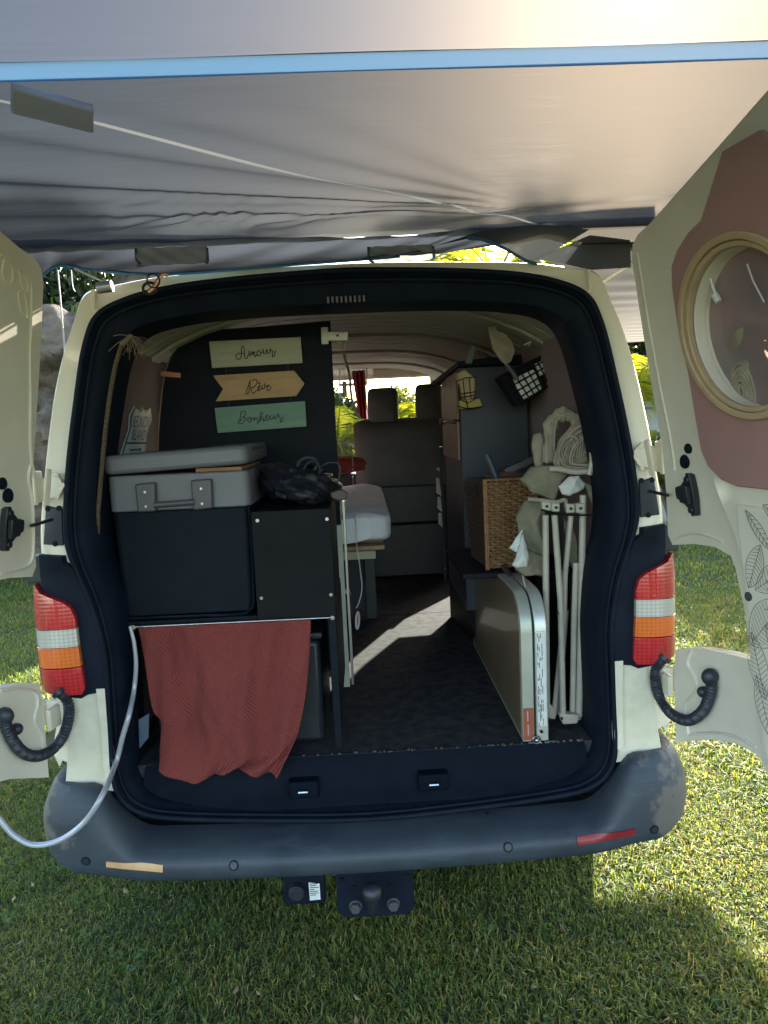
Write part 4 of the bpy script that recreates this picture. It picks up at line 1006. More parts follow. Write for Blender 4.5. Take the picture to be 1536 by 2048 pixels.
# lower trim card with pen doodles
TC = [(0.3475, 1.3361), (0.3418, 1.2798), (0.3425, 1.2257), (0.3503, 1.1401), (0.3679, 1.0358), (0.3915, 0.9235), (0.4117, 0.8221), (0.4239, 0.7949)]
tz = TC[0][1]
tc_poly = TC + [(.60, TC[-1][1]), (.60, tz + .0)]
m = MB(); m.solid(tc_poly, lambda s, z, t: DR(s, z, t), .027, .032, step=.06); card = obj('lower_trim_card', m, cream_in, rdoor, bevel=.002, label='cream lower trim card covered in black pen leaf drawings')
m = MB(); r = random.Random(9)
def dd(s, z): return DR(s, z, .0335)
def leaf(s, z, L, a, w, lines=9):
    ca, sa = math.cos(a), math.sin(a)
    def q(t, o): return dd(s + (ca * t - sa * o) * L, z + (sa * t + ca * o) * L)
    for sd_ in (-1, 1): m.tube([q(t / 10, sd_ * w * math.sin(math.pi * t / 10) ** .8) for t in range(11)], .0006, n=4)
    m.tube([q(0, 0), q(1, 0)], .0006, n=4)
    for i in range(1, lines):
        t = i / lines
        for sd_ in (-1, 1): m.tube([q(t, 0), q(min(1, t + .09), sd_ * w * .9 * math.sin(math.pi * min(1, t + .07)))], .0005, n=4)
Q = [(0.3737, 1.3263), (0.4054, 1.2575), (0.3674, 1.0359), (0.4097, 1.0909), (0.3797, 1.1577), (0.4263, 1.3421), (0.414, 0.9323), (0.3867, 0.9766)]
leaf(Q[0][0], Q[0][1], .10, -.9, .14); leaf(Q[1][0], Q[1][1], .11, -2.0, .22, 12); leaf(Q[2][0], Q[2][1], .15, .9, .30, 16); leaf(Q[3][0], Q[3][1], .16, -.6, .25, 18)
leaf(Q[4][0], Q[4][1], .12, .6, .22, 12); leaf(Q[5][0], Q[5][1], .12, -.5, .2, 10); leaf(Q[6][0], Q[6][1], .14, 1.9, .2, 14); leaf(Q[7][0], Q[7][1], .13, -1.2, .18, 12)
for k in range(14):
    s0, z0 = Q[3][0] + .05 * r.random(), Q[3][1] + .02 * k * .5; m.tube([dd(s0 + .012 * i, z0 + .008 * math.sin(i * .8 + k)) for i in range(8)], .0008, n=4)
obj('pen_drawing', m, ink_p, rdoor, kind='stuff')
m = MB(); c = (0.3591, 1.139); m.disc(DR(*c, .033), DR(0, 1, 1) - DR(0, 1, 0), .010, .004, 16); obj('screw_plug', m, handle_m, rdoor)
# pressed outline on the hinge margin
m = MB(); m.tube([DR(*p, .001) for p in spline([(a, b, 0) for a, b in [(0.2792, 1.8041), (0.2646, 1.7247), (0.2547, 1.5988), (0.249, 1.4791), (0.2416, 1.3781), (0.241, 1.2752), (0.2479, 1.2358)]], 4)] if False else [DR(p[0], p[1], .0005) for p in spline([(a, b, 0) for a, b in [(0.0649, 1.2167), (0.1355, 1.242), (0.2007, 1.244), (0.2446, 1.2365)]], 4)], .004, n=6)
m.tube([DR(p[0], p[1], .0005) for p in spline([(a, b, 0) for a, b in [(0.1252, 0.9468), (0.1076, 0.9091), (0.1319, 0.885), (0.1478, 0.8624), (0.1246, 0.8281), (0.1006, 0.798), (0.1052, 0.7575), (0.1137, 0.7214)]], 5)], .0045, n=6)
m.tube([DR(p[0], p[1], .0005) for p in spline([(a, b, 0) for a, b in [(0.1137, 0.7214), (0.213, 0.7695), (0.2906, 0.7934), (0.3495, 0.7961)]], 5)], .004, n=6)
m.tube([DR(p[0], p[1], .0005) for p in spline([(a, b, 0) for a, b in [(0.1226, 1.8968), (0.1165, 1.8373), (0.1059, 1.7258), (0.1017, 1.5862), (0.105, 1.4666), (0.1008, 1.3935)]], 5)], .0035, n=6)
obj('pressed_bead', m, cream_in, rdoor, smooth=60, kind='stuff')
for nm, c in (('grommet', (0.1695, 1.4474)), ('grommet', (0.148, 1.4161))):
    ax = DR(0, 1, 1) - DR(0, 1, 0); rr = .012 if c[1] > (0.1654, 1.4321)[1] else .0165
    m = MB(); m.disc(DR(*c, .002), ax, rr, .006, 24); m.disc(DR(*c, .006), ax, rr * .7, .004, 24); obj(nm, m, rubber, rdoor, bevel=.001)
# left door details
m = MB()
for a in [[(0.2313, 1.913), (0.2055, 1.8934), (0.2039, 1.8675), (0.2193, 1.8647), (0.2351, 1.8826)], [(0.1845, 1.9027), (0.1585, 1.8903), (0.1492, 1.8607), (0.1592, 1.859), (0.1755, 1.8737)], [(0.1782, 1.8526), (0.1543, 1.8514), (0.139, 1.8071), (0.1499, 1.8098), (0.1655, 1.8203)]]:
    m.tube([DLf(p[0], p[1], .001) for p in spline([(q[0], q[1], 0) for q in a], 4, True)], .0022, n=6, closed=True)
m.tube([DLf(p[0], p[1], .001) for p in spline([(q[0], q[1], 0) for q in [(0.247, 1.9145), (0.1975, 1.9021), (0.1511, 1.8876), (0.1341, 1.8548), (0.1158, 1.7382), (0.0972, 1.6274), (0.0805, 1.5117), (0.0631, 1.4634)]], 4)], .003, n=6)
m.tube([DLf(p[0], p[1], .001) for p in spline([(q[0], q[1], 0) for q in [(0.1658, 1.2309), (0.1127, 1.2292), (0.0602, 1.2332), (0.0464, 1.2781), (0.059, 1.3907), (0.0794, 1.4407), (0.076, 1.4761)]], 4)], .004, n=6)
m.tube([DLf(p[0], p[1], .001) for p in spline([(q[0], q[1], 0) for q in [(0.1984, 0.962), (0.1304, 0.9407), (0.0775, 0.9113), (0.075, 0.8778), (0.0922, 0.8461), (0.0721, 0.7979), (0.0744, 0.7594)]], 4)], .004, n=6)
obj('pressed_bead', m, cream_in, ldoor, smooth=60, kind='stuff')
for c, rr in (((0.1735, 1.4404), .014), ((0.152, 1.4111), .017)):
    ax = DLf(0, 1, 1) - DLf(0, 1, 0)
    m = MB(); m.disc(DLf(*c, .002), ax, rr, .006, 24); m.disc(DLf(*c, .006), ax, rr * .65, .004, 24); obj('grommet', m, rubber, ldoor, bevel=.001)
m = MB(); m.solid(oval(.905, 44), lambda s, z, t: DLf(s, z, t), -.012, -.008, step=.06); obj('oval_pane', m, glass_tint, ldoor, smooth=50)
m = MB(); up2 = [(UP[0][0] + .09, UP[0][1] + .09)] + [(p[0] + .06, p[1]) for p in UP] + [(.60, ulow - .01), (.63, ulow + .04), (.63, UP[0][1] + .03), (.58, UP[0][1] + .09)]
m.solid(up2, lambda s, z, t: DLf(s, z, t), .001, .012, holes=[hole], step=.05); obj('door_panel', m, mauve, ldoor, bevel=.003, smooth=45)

# hinges ------------------------------------------------------------
HU = [(p[0], p[2]) for p in [(-0.8168, 0.034, 1.4299), (-0.8187, 0.0271, 1.3813), (-0.7828, 0.0272, 1.3822), (-0.7545, 0.0277, 1.386), (-0.7381, 0.0316, 1.4134), (-0.7548, 0.0364, 1.4463), (-0.77, 0.0371, 1.4509), (-0.7858, 0.0355, 1.44)]]
HD = [(0.7225, 0.0, 1.4342), (0.7448, 0.0, 1.4616), (0.7788, 0.0, 1.4471), (0.7788, 0.0, 1.3888), (0.7447, 0.0, 1.3943), (0.7303, 0.0, 1.408)]
for s, f in ((-1, DLf), (1, DR)):
    if s < 0: pts = HU
    else: pts = [(p[0], p[2]) for p in [(0.7884, 0.0365, 1.447), (0.7597, 0.0383, 1.4588), (0.737, 0.0348, 1.435), (0.7433, 0.0306, 1.4058), (0.7558, 0.0286, 1.3922), (0.7928, 0.0278, 1.3865), (0.8197, 0.0284, 1.3905), (0.8229, 0.0361, 1.4442)]]
    m = MB(); m.solid(pts, lambda x, z, t: (x, LZ(z) - .016 + t, z), 0, .012, step=.1)
    hx = s * .803
    zc = sum(p[1] for p in pts) / len(pts)
    m.tube([(hx, -.012, zc - .045), (hx, -.012, zc + .045)], .008, n=12)
    m.hexa([(hx - s * .006, -.02, zc - .04), (hx + s * .006, -.02, zc - .04), (hx + s * .006, .03, zc - .04), (hx - s * .006, .03, zc - .04)], [(hx - s * .006, -.02, zc + .04), (hx + s * .006, -.02, zc + .04), (hx + s * .006, .03, zc + .04), (hx - s * .006, .03, zc + .04)])
    q = [f(.0, zc - .045, .002), f(.020, zc - .05, .002), f(.020, zc + .05, .002), f(.0, zc + .045, .002)]; q2 = [f(.0, zc - .045, .010), f(.017, zc - .045, .007), f(.017, zc + .045, .007), f(.0, zc + .045, .010)]
    m.hexa(q, q2); hg = obj('upper_hinge', m, cream, van, bevel=.003, smooth=40)
    for dz, dx in ((.028, .045), (-.028, .045), (0, .064)):
        c = (s * (.803 - dx), LZ(zc + dz) - .018, zc + dz); mm = MB(); mm.disc(c, (0, 1, 0), .0045, .004, 6); mm.disc(c, (0, 1, 0), .0068, .002, 16); obj('hinge_bolt', mm, cream, hg, bevel=.0008)
    zc = .80 if s < 0 else .80
    zc = 0.8234999999999999
    m = MB(); m.box((min(s * .765, s * .845), -.004, zc - .028), (max(s * .765, s * .845), .010, zc + .028)); m.tube([(s * .845, -.005, zc - .035), (s * .845, -.005, zc + .035)], .010, n=10)
    q = [f(-.0, zc - .03, .002), f(.05, zc - .03, .002), f(.05, zc + .03, .002), f(-.0, zc + .03, .002)]; q2 = [f(-.0, zc - .026, .012), f(.045, zc - .026, .012), f(.045, zc + .026, .012), f(-.0, zc + .026, .012)]
    m.hexa(q, q2); obj('lower_hinge', m, cream, van, bevel=.003)
# check straps
PLT = [(p[0], p[2]) for p in [(-0.7898, 0.0251, 1.3671), (-0.7506, 0.0234, 1.355), (-0.7496, 0.0114, 1.2626), (-0.8005, 0.012, 1.2677)]]
for s, f, cp in ((-1, DLf, [(0.1354, 1.3347), (0.1719, 1.363), (0.0804, 1.3303)]), (1, DR, [(0.1423, 1.3391), (0.1636, 1.373), (0.0807, 1.3301)])):
    m = MB(); m.solid([(s * abs(p[0]), p[1]) for p in PLT], lambda x, z, t: (x, LZ(z) - .010 + t, z), 0, .008, step=.1)
    ck = obj('check_strap', m, plastic, van, bevel=.002)
    zc = sum(p[1] for p in PLT) / 4 + .02
    for dz, dx in ((.045, -.018), (.045, .010), (-.045, -.005)):
        mm = MB(); mm.disc((s * (.775 + dx) , LZ(zc + dz) - .012, zc - .02 + dz), (0, 1, 0), .007, .005, 16); obj('plate_bolt', mm, rubber, ck, bevel=.001)
    m = MB(); c0 = Vector((s * .765, -.012, zc)); c1 = f(cp[2][0], cp[2][1], .016)
    m.tube([c0, c0.lerp(c1, .5), c1], .0045, n=8)
    c = cp[0]
    body = [(-.028, .004), (-.026, .014), (-.004, .020), (.016, .036), (.024, .052), (.036, .048), (.040, .012), (.040, -.012), (.036, -.048), (.024, -.052), (.016, -.036), (-.004, -.020), (-.026, -.014), (-.028, -.004)]
    wdt = 1.0
    m.solid([(c[0] + a * wdt, c[1] + b) for a, b in body], lambda u, z, t: f(u, z, t), .001, .018, step=.1)
    m.tube([f(c[0] + .028, c[1] + .036, .018), f(c[0] + .028, c[1] + .036, .024)], .008, n=12); m.tube([f(c[0] + .028, c[1] - .036, .018), f(c[0] + .028, c[1] - .036, .024)], .008, n=12)
    m.solid([(c[0] + .002, c[1] + .02), (c[0] + .034, c[1] + .022), (c[0] + .034, c[1] - .022), (c[0] + .002, c[1] - .02)], lambda u, z, t: f(u, z, t), .018, .030, step=.1)
    obj('check_arm', m, plastic, ck, bevel=.002)
# ribbed harness hoses
for pts, cap in (([(-0.7824, -0.035, 0.8872), (-0.7644, -0.035, 0.862), (-0.7629, -0.035, 0.8241), (-0.7807, -0.035, 0.7735), (-0.8101, -0.035, 0.737)] + [(-0.8018, -0.134, 0.7625), (-0.8109, -0.1854, 0.7954), (-0.8166, -0.2175, 0.8405), (-0.8191, -0.2321, 0.8788), (-0.8195, -0.2342, 0.9086)], [(-0.821, -0.2313, 0.9075), (-0.815, -0.1971, 0.8607)]),
                 ([(0.7967, -0.035, 0.8916), (0.7754, -0.035, 0.86), (0.7755, -0.035, 0.8162), (0.7916, -0.035, 0.7711)] + [(0.8037, -0.075, 0.7512)] + [(0.8057, -0.1562, 0.7709), (0.8151, -0.2093, 0.8145), (0.8195, -0.2341, 0.8591), (0.821, -0.2425, 0.8916), (0.82, -0.2368, 0.9115)], [(0.8218, -0.2356, 0.9109), (0.8171, -0.2091, 0.8643)])):
    P = spline(pts, 14)
    nP = len(P)
    L_ = [0]
    for i in range(1, nP): L_.append(L_[-1] + (P[i] - P[i - 1]).length)
    # resample densely for ribs
    tot = L_[-1]; nn = int(tot / .0016); Q_ = []; j = 0
    for i in range(nn + 1):
        t = tot * i / nn
        while j < nP - 2 and L_[j + 1] < t: j += 1
        Q_.append(P[j].lerp(P[j + 1], (t - L_[j]) / max(1e-6, L_[j + 1] - L_[j])))
    m = MB(); m.tube(Q_, lambda t: .0132 - .001 * t + .0016 * math.sin(t * tot / .0068 * 2 * math.pi), n=14)
    hs = obj('harness_hose', m, hose_m, van, smooth=60)
    e = Q_[-1]; e2 = Q_[-28]
    m = MB(); m.ball(e, .020, 18, sq=(1, .8, 1.05)); obj('hose_boot', m, hose_m, hs, smooth=60)
    m = MB(); m.ball(cap[1], .014, 14); obj('hose_clip', m, hose_m, hs, smooth=60)
    m = MB(); m.disc(Q_[0] + Vector((0, .0, .0)), (Q_[0] - Q_[4]), .019, .012, 16); obj('hose_collar', m, hose_m, hs)

# ================================================================ AWNING
def gridpts(rows, nu, nv):
    # rows of measured points, spline interpolated both ways
    R_ = [spline(r_, 8) for r_ in rows]
    k = min(len(r_) for r_ in R_)
    cols = [spline([r_[i] for r_ in R_], 8) for i in range(k)]
    return cols
AW = thing('awning', 'grey fabric awning with light blue binding stretched over the open rear doors', 'awning', (0, -.5, 2.1))
ZA = 2.05
def wr(x, y):
    # long tension folds fanning out of the right rear corner, plus small creases near the roof edge
    cx, cy = .55, .02
    a = math.atan2(y - cy, x - cx); rr = math.hypot(x - cx, y - cy)
    v = .0045 * math.sin(a * 34) * min(1, rr) * math.exp(-((a + 2.75) / .5) ** 2) * 1.3
    v += .0025 * math.sin(a * 61 + 1.3 * rr) * math.exp(-((a + 2.95) / .25) ** 2)
    v += .010 * math.exp(-((y - .02) / .10) ** 2) * math.sin(x * 9 + y * 24 + 2 * math.sin(x * 3)) * .5
    v += .0035 * math.exp(-((y + .02) / .16) ** 2) * math.exp(-((x + .30) / .28) ** 2) * math.sin(x * 95 + 60 * y + 3 * math.sin(x * 21) + 2 * math.sin(y * 33))
    v *= min(1, max(0, (y + .70) / .12))
    v += -.008 * math.exp(-((y + .35) / .3) ** 2) * math.cos(x * 1.2)
    return v
def sheetz(x, y):
    z = ZA + wr(x, y)
    if y > .02: z -= .9 * (y - .02) ** 1.6 * 0
    return z
m = MB(); m.grid(lambda u, v: (-2.1 + 4.2 * u, -.732 + .03 * u + (.94 - .03 * u) * v, sheetz(-2.1 + 4.2 * u, -.732 + .94 * v)), 260, 90, flip=True)
obj('roof_panel', m, awn_m, AW, smooth=80)
m = MB(); m.grid(lambda u, v: (-2.1 + 4.2 * u, -1.75 + (.972 + .03 * u) * v, ZA - .001 + .006 * math.sin(v * 9 + u * 14) * math.sin(math.pi * v) - .03 * math.sin(math.pi * v)), 60, 30, flip=True)
obj('front_panel', m, awn_w, AW, smooth=80)
def strip(pts, w, t, mt, nm, par, updir=(0, 0, 1), lab=None):
    P = spline(pts, 8); m = MB(); U = Vector(updir)
    vs = []
    for i, p in enumerate(P):
        vs += [p + U * w / 2, p - U * w / 2, p - U * w / 2 + Vector((0, t, 0)), p + U * w / 2 + Vector((0, t, 0))]
    m.add(vs, [(i * 4 + k, (i + 1) * 4 + k, (i + 1) * 4 + (k + 1) % 4, i * 4 + (k + 1) % 4) for i in range(len(P) - 1) for k in range(4)])
    return obj(nm, m, mt, par, smooth=50)
m = MB(); m.grid(lambda u, v: (-2.1 + 4.2 * u, -.786 + .055 * v + (.03 * u), ZA - .004 + .0008 * math.sin(u * 40)), 60, 1)
obj('blue_binding', m, blue_b, AW)
# pole carried in a sleeve under the sheet
pa = [(-0.4895, -0.6702, 2.044), (0.5219, 0.1234, 2.044)]
a, b = Vector(pa[0]), Vector(pa[1]); e = a + (a - b) * .7; 
sl = [(-0.4314, -0.7619, 2.03), (-0.3466, -0.684, 2.03), (-0.3755, -0.6066, 2.03), (-0.4674, -0.6881, 2.03)]
m = MB(); m.solid([(p[0], p[1]) for p in sl], lambda x, y, t: (x, y, 2.028 + t), -.012, .0, step=.2); obj('pole_sleeve', m, mat('grey_sleeve', (.47, .475, .72), (.43, .435, .66), rough=.8), AW, bevel=.003)
# dark valance hanging between the sheet and the van roof
VT = [(-0.9088, 0.18, 2.1066), (-0.8113, 0.18, 2.0902), (-0.6468, 0.18, 2.0738), (-0.3804, 0.18, 2.0613), (-0.1118, 0.18, 2.0488), (0.0709, 0.18, 2.042), (0.255, 0.18, 2.0457), (0.3785, 0.18, 2.0595), (0.5362, 0.18, 2.0616), (0.6392, 0.18, 2.0499)]
VB = [(-0.8642, 0.1, 1.9112), (-0.7898, 0.1, 1.9486), (-0.7315, 0.1, 1.9802), (-0.6405, 0.1, 1.9654), (-0.4614, 0.1, 1.9485), (-0.1622, 0.1, 1.9585), (0.0668, 0.1, 1.9662), (0.1522, 0.1, 1.9706), (0.2416, 0.1, 1.9722), (0.3235, 0.1, 1.9793)]
T1 = spline(VT, 10); B1 = spline(VB, 10); k = min(len(T1), len(B1))
m = MB(); vs = []
for i in range(k):
    for j in range(7):
        t = j / 6; p = T1[i].lerp(B1[i], t); vs.append(p + Vector((0, .03 * math.sin(math.pi * t) + .006 * math.sin(i * .7), 0)))
m.add(vs, [(i * 7 + j, (i + 1) * 7 + j, (i + 1) * 7 + j + 1, i * 7 + j + 1) for i in range(k - 1) for j in range(6)])
m.add([(-2.1, .20, 2.05), (VT[0][0], .17, VT[0][2]), (VB[0][0], .10, VB[0][2]), (-2.1, .12, 1.80)], [(0, 1, 2, 3)])
obj('valance', m, awn_d, AW, smooth=60)
m = MB(); q = [(0.504, 0.14, 1.9535), (0.6674, 0.14, 2.0148), (0.7758, 0.14, 1.9978), (0.7783, 0.14, 1.9261), (0.6665, 0.14, 1.9238), (0.5987, 0.14, 1.9421), (0.5447, 0.14, 1.9546)]
q2 = [(0.2467, 0.14, 2.0021), (0.3439, 0.14, 2.0191), (0.4041, 0.14, 2.0091), (0.504, 0.14, 1.9535), (0.5722, 0.14, 1.9795), (0.6676, 0.14, 2.0303), (0.5261, 0.14, 2.0484), (0.3712, 0.14, 2.0361)]
m.add([Vector(p) for p in q], [tuple(range(7))]); m.add([Vector(p) + Vector((0, .004, 0)) for p in q2], [tuple(range(8))]); m.add([Vector(p) for p in [(0.5045, 0.19, 2.0786), (0.7118, 0.19, 2.0869), (0.8644, 0.19, 2.0893), (0.8646, 0.19, 1.9805), (0.6833, 0.19, 2.0006), (0.5383, 0.19, 2.0431)]], [tuple(range(6))]); obj('corner_flap', m, side_m, AW)
strip([Vector(p) for p in VB[:8]], .008, .002, blue_b, 'valance_binding', AW)
strip([Vector(p) for p in [(0.3294, 0.09, 2.0069), (0.3724, 0.09, 2.0002), (0.4269, 0.09, 1.9768), (0.4789, 0.09, 1.9458), (0.5116, 0.09, 1.9344)]], .009, .002, blue_b, 'valance_binding', AW)
for a in [[(-0.5394, 0.13, 2.0227), (-0.5406, 0.13, 1.9935), (-0.5312, 0.13, 1.9817), (-0.3596, 0.13, 1.9777), (-0.354, 0.13, 1.9826), (-0.3541, 0.13, 2.017), (-0.529, 0.13, 2.0223)], [(0.0714, 0.13, 2.0036), (0.0712, 0.13, 1.9703), (0.0841, 0.13, 1.9621), (0.2362, 0.13, 1.9627), (0.2444, 0.13, 1.9676), (0.2429, 0.13, 1.9985), (0.082, 0.13, 2.0032)]]:
    A = [Vector(p) for p in a]
    m = MB(); x0, x1 = A[0].x, A[5].x; z0, z1 = A[3].z, A[0].z
    m.grid(lambda u, v: (x0 + (x1 - x0) * u, .128 + .004 * math.sin(v * 8 + u * 19), z0 + (z1 - z0) * v), 26, 6); fl = obj('window_flap', m, flap_m, AW, smooth=60)
    m = MB(); m.tube([A[0], A[1], A[2]], .004, n=5); m.tube([A[3], A[4], A[5]], .004, n=5); obj('flap_edging', m, blue_b, fl)
# side sheet to the right of the van
def sidef(u, v):
    y = .12 + 4.3 * v; x0 = .64 if y < 2.0 else .64 + (y - 2.0) * .58; x1 = 2.84 - .12 * v - .10 * max(0, v - .85)  # lengthened to shade the lawn, inner edge cut back for the sun patch
    x = x0 + (x1 - x0) * u; return (x, y, 1.985 + .042 * y - .012 * math.sin(math.pi * u) + .0012 * math.sin(y * 22) * math.sin(u * 7 + v))
m = MB(); m.grid(sidef, 40, 90, flip=True); obj('side_panel', m, side_m, AW, smooth=80)
m = MB(); m.tube([sidef(0, 1), sidef(1, 1)], .008, n=6)
for a in [[(0.6632, 0.2866, 2.0), (0.8653, 0.2262, 2.0)], [(0.9048, 0.7419, 2.0), (0.8975, 0.4539, 2.0)], [(0.7646, 0.3274, 2.0), (0.9225, 0.486, 2.0)]]: m.tube([Vector(a[0]), Vector(a[1]) + (Vector(a[1]) - Vector(a[0])) * .4], .007, n=8)
obj('side_pole', m, net_m, AW, smooth=60)
# front corner poles standing on the lawn (outside the photo) that carry the sheet
for x in (-2.08, 2.08):
    m = MB(); m.tube([(x, -1.74, 0), (x, -1.74, 2.04)], .013, n=10); obj('corner_pole', m, net_m, AW, smooth=60)
# guy lines
def line(pts, r, lab, mt=white_cable, nm='guy_line', grp=None):
    m = MB(); m.tube([Vector(p) for p in pts], r, n=6); return tag(obj(nm, m, mt), lab, 'rope', grp)
line([(-0.7844, 0.22, 1.9965), (-0.7842, 0.22, 1.9296), (-0.7853, 0.22, 1.8623), (-0.7851, 0.22, 1.7943), (-0.7904, 0.22, 1.726)], .0022, 'thin white twisted guy line hanging beside the open left door')
line([(-0.6763, 0.06, 1.962), (-0.6283, 0.06, 1.9368), (-0.5847, 0.06, 1.9166)], .0030, 'taut white cord running down to the left roof corner of the van')
line([(-0.8532, 0.5, 2.0588), (-0.8545, 0.5, 2.0285), (-0.8536, 0.5, 2.0056), (-0.8486, 0.5, 1.9932)], .0010, 'very thin pale string above the rock bank left of the roof', net_m)
# pole socket on the left roof corner, ring and strap
m = MB(); c = (-0.5851, -0.01, 1.8995)
m.tube([(c[0] - .018, 0, c[2]), (c[0] + .018, 0, c[2] + .004)], .014, n=14); tag(obj('roof_bracket', m, alu, smooth=60), 'small silver bracket on the left roof corner of the van', 'bracket')
hk = thing('strap_ring', 'brown strap looped through a dark ring on the left of the van roof edge', 'strap ring', (-0.4643, -0.03, 1.8898))
m = MB(); c = Vector((-0.4669, -0.03, 1.8876)); m.tube([c + Vector((.017 * math.cos(a), 0, .014 * math.sin(a))) for a in [i * math.pi / 10 for i in range(20)]], .0035, n=8, closed=True)
c2 = Vector((-0.4558, -0.03, 1.9048)); m.tube([c2 + Vector((.015 * math.cos(a), -.006, .017 * math.sin(a))) for a in [i * math.pi / 10 for i in range(20)]], .002, n=8, closed=True); obj('ring', m, iron, hk, smooth=60)
m = MB(); m.tube(spline([Vector(p) for p in [(-0.471, -0.035, 1.8785), (-0.4556, -0.035, 1.8897), (-0.4447, -0.035, 1.9058), (-0.4316, -0.035, 1.9182), (-0.4197, -0.035, 1.9165)]], 4), .005, n=8, flat=((0, 1, 0), .4)); obj('strap', m, copper, hk)

# ================================================================ LEFT SIDE OF THE LOAD BAY
# partition panel with rounded upper corner
PP = [(p[0], p[2]) for p in [(-0.0543, 0.58, 1.8839), (-0.2359, 0.58, 1.8751), (-0.4018, 0.58, 1.8706), (-0.4859, 0.58, 1.8628), (-0.5487, 0.58, 1.8332), (-0.5864, 0.58, 1.7911), (-0.6062, 0.58, 1.7482), (-0.6227, 0.58, 1.6869), (-0.6477, 0.58, 1.5431), (-0.6726, 0.58, 1.3008), (-0.6782, 0.58, 1.2328), (-0.0533, 0.58, 1.2023), (-0.0591, 0.58, 1.2884), (-0.0559, 0.58, 1.5415), (-0.0596, 0.58, 1.6296)]]
xr = (PP[0][0] + PP[-1][0]) / 2
PP = [(p[0] if p[0] < xr - .03 else xr, p[1]) for p in PP]
part = thing('partition_board', 'tall black painted partition board with a rounded left shoulder behind the cool box', 'partition', (-.3, .58, 1.0))
m = MB(); m.solid(PP + [], lambda x, z, t: (x, .58 + t, z), 0, .016, step=.3); obj('board', m, board, part, bevel=.002)
m = MB(); e = [Vector((p[0], .578, p[1])) for p in PP[5:10]]; m.tube(e, .0018, n=5); obj('edge_trim', m, wood_l, part)

# copper strap plate bridging wall and board
m = MB(); c = [(-0.622, 0.565, 1.7444), (-0.556, 0.565, 1.7335), (-0.5572, 0.565, 1.7174), (-0.6219, 0.565, 1.725)]; cx = [Vector(p) for p in c]
m.hexa([p + Vector((0, .003, 0)) for p in (cx[0], cx[3], cx[2], cx[1])], [p for p in (cx[0], cx[3], cx[2], cx[1])]); o = obj('copper_plate', m, copper, bevel=.003); tag(o, 'small copper coloured strap plate screwed across the left edge of the black partition', 'plate')
# signs
sg = thing('hanging_sign', 'hanging sign of three wooden boards reading Amour, Rêve and Bonheur', 'sign', (-.27, .57, 1.5))
def plank_(pts, mt, nm, lab):
    m = MB(); m.solid([(p[0], p[2]) for p in pts], lambda x, z, t: (x, .562 + t, z), 0, .008, step=.3); return obj(nm, m, mt, sg, bevel=.001, label=lab)
s1 = plank_([(-0.455, 0.562, 1.8304), (-0.1562, 0.562, 1.8325), (-0.1546, 0.562, 1.7487), (-0.4515, 0.562, 1.745)], sign_w, 'sign_board', 'washed pale board reading Amour')
s2 = plank_([(-0.4516, 0.562, 1.7208), (-0.1839, 0.562, 1.7256), (-0.1519, 0.562, 1.682), (-0.1806, 0.562, 1.6424), (-0.4479, 0.562, 1.636), (-0.4205, 0.562, 1.6756)], wood_sign, 'sign_board', 'natural wood arrow board reading Rêve')
s3 = plank_([(-0.4528, 0.562, 1.615), (-0.1535, 0.562, 1.6248), (-0.1534, 0.562, 1.5409), (-0.4489, 0.562, 1.5326)], sign_g, 'sign_board', 'sage green board reading Bonheur')
def script(strokes, mt, par, r=.0016):
    m = MB()
    for st_ in strokes: m.tube(spline([Vector(p) for p in st_], 5), r, n=6, flat=((0, 1, 0), .3))
    obj('script_lettering', m, mt, par)
script([[(-0.3446, 0.56, 1.7878), (-0.3586, 0.56, 1.7884), (-0.3678, 0.56, 1.7844), (-0.3707, 0.56, 1.7788), (-0.368, 0.56, 1.7718), (-0.3612, 0.56, 1.769), (-0.3552, 0.56, 1.7732), (-0.3526, 0.56, 1.7831), (-0.3512, 0.56, 1.8031), (-0.3489, 0.56, 1.8093), (-0.3443, 0.56, 1.8104), (-0.3422, 0.56, 1.804), (-0.3421, 0.56, 1.7877), (-0.3422, 0.56, 1.7764), (-0.3382, 0.56, 1.7699), (-0.3327, 0.56, 1.7747), (-0.3283, 0.56, 1.7871)], [(-0.3284, 0.56, 1.7922), (-0.3255, 0.56, 1.7933), (-0.325, 0.56, 1.7857), (-0.3242, 0.56, 1.7782), (-0.3212, 0.56, 1.7843), (-0.316, 0.56, 1.7916), (-0.3154, 0.56, 1.7853), (-0.3144, 0.56, 1.7809), (-0.3128, 0.56, 1.7865), (-0.3097, 0.56, 1.7914), (-0.3088, 0.56, 1.7788), (-0.3072, 0.56, 1.7749), (-0.3023, 0.56, 1.7816)], [(-0.2944, 0.56, 1.7939), (-0.2997, 0.56, 1.791), (-0.3015, 0.56, 1.7835), (-0.298, 0.56, 1.7783), (-0.2922, 0.56, 1.7793), (-0.2891, 0.56, 1.7867), (-0.2913, 0.56, 1.7931), (-0.2944, 0.56, 1.7939)], [(-0.2891, 0.56, 1.7867), (-0.2833, 0.56, 1.789), (-0.2795, 0.56, 1.7983), (-0.2808, 0.56, 1.7877), (-0.2773, 0.56, 1.7825), (-0.2726, 0.56, 1.7861), (-0.268, 0.56, 1.7972), (-0.268, 0.56, 1.7884), (-0.2651, 0.56, 1.7839), (-0.2604, 0.56, 1.7868), (-0.2557, 0.56, 1.7998)], [(-0.2557, 0.56, 1.7998), (-0.258, 0.56, 1.7949), (-0.253, 0.56, 1.7922), (-0.2506, 0.56, 1.7902), (-0.2513, 0.56, 1.7789), (-0.2511, 0.56, 1.7726), (-0.2465, 0.56, 1.7749), (-0.2426, 0.56, 1.7848), (-0.2397, 0.56, 1.7916)]], ink, s1)
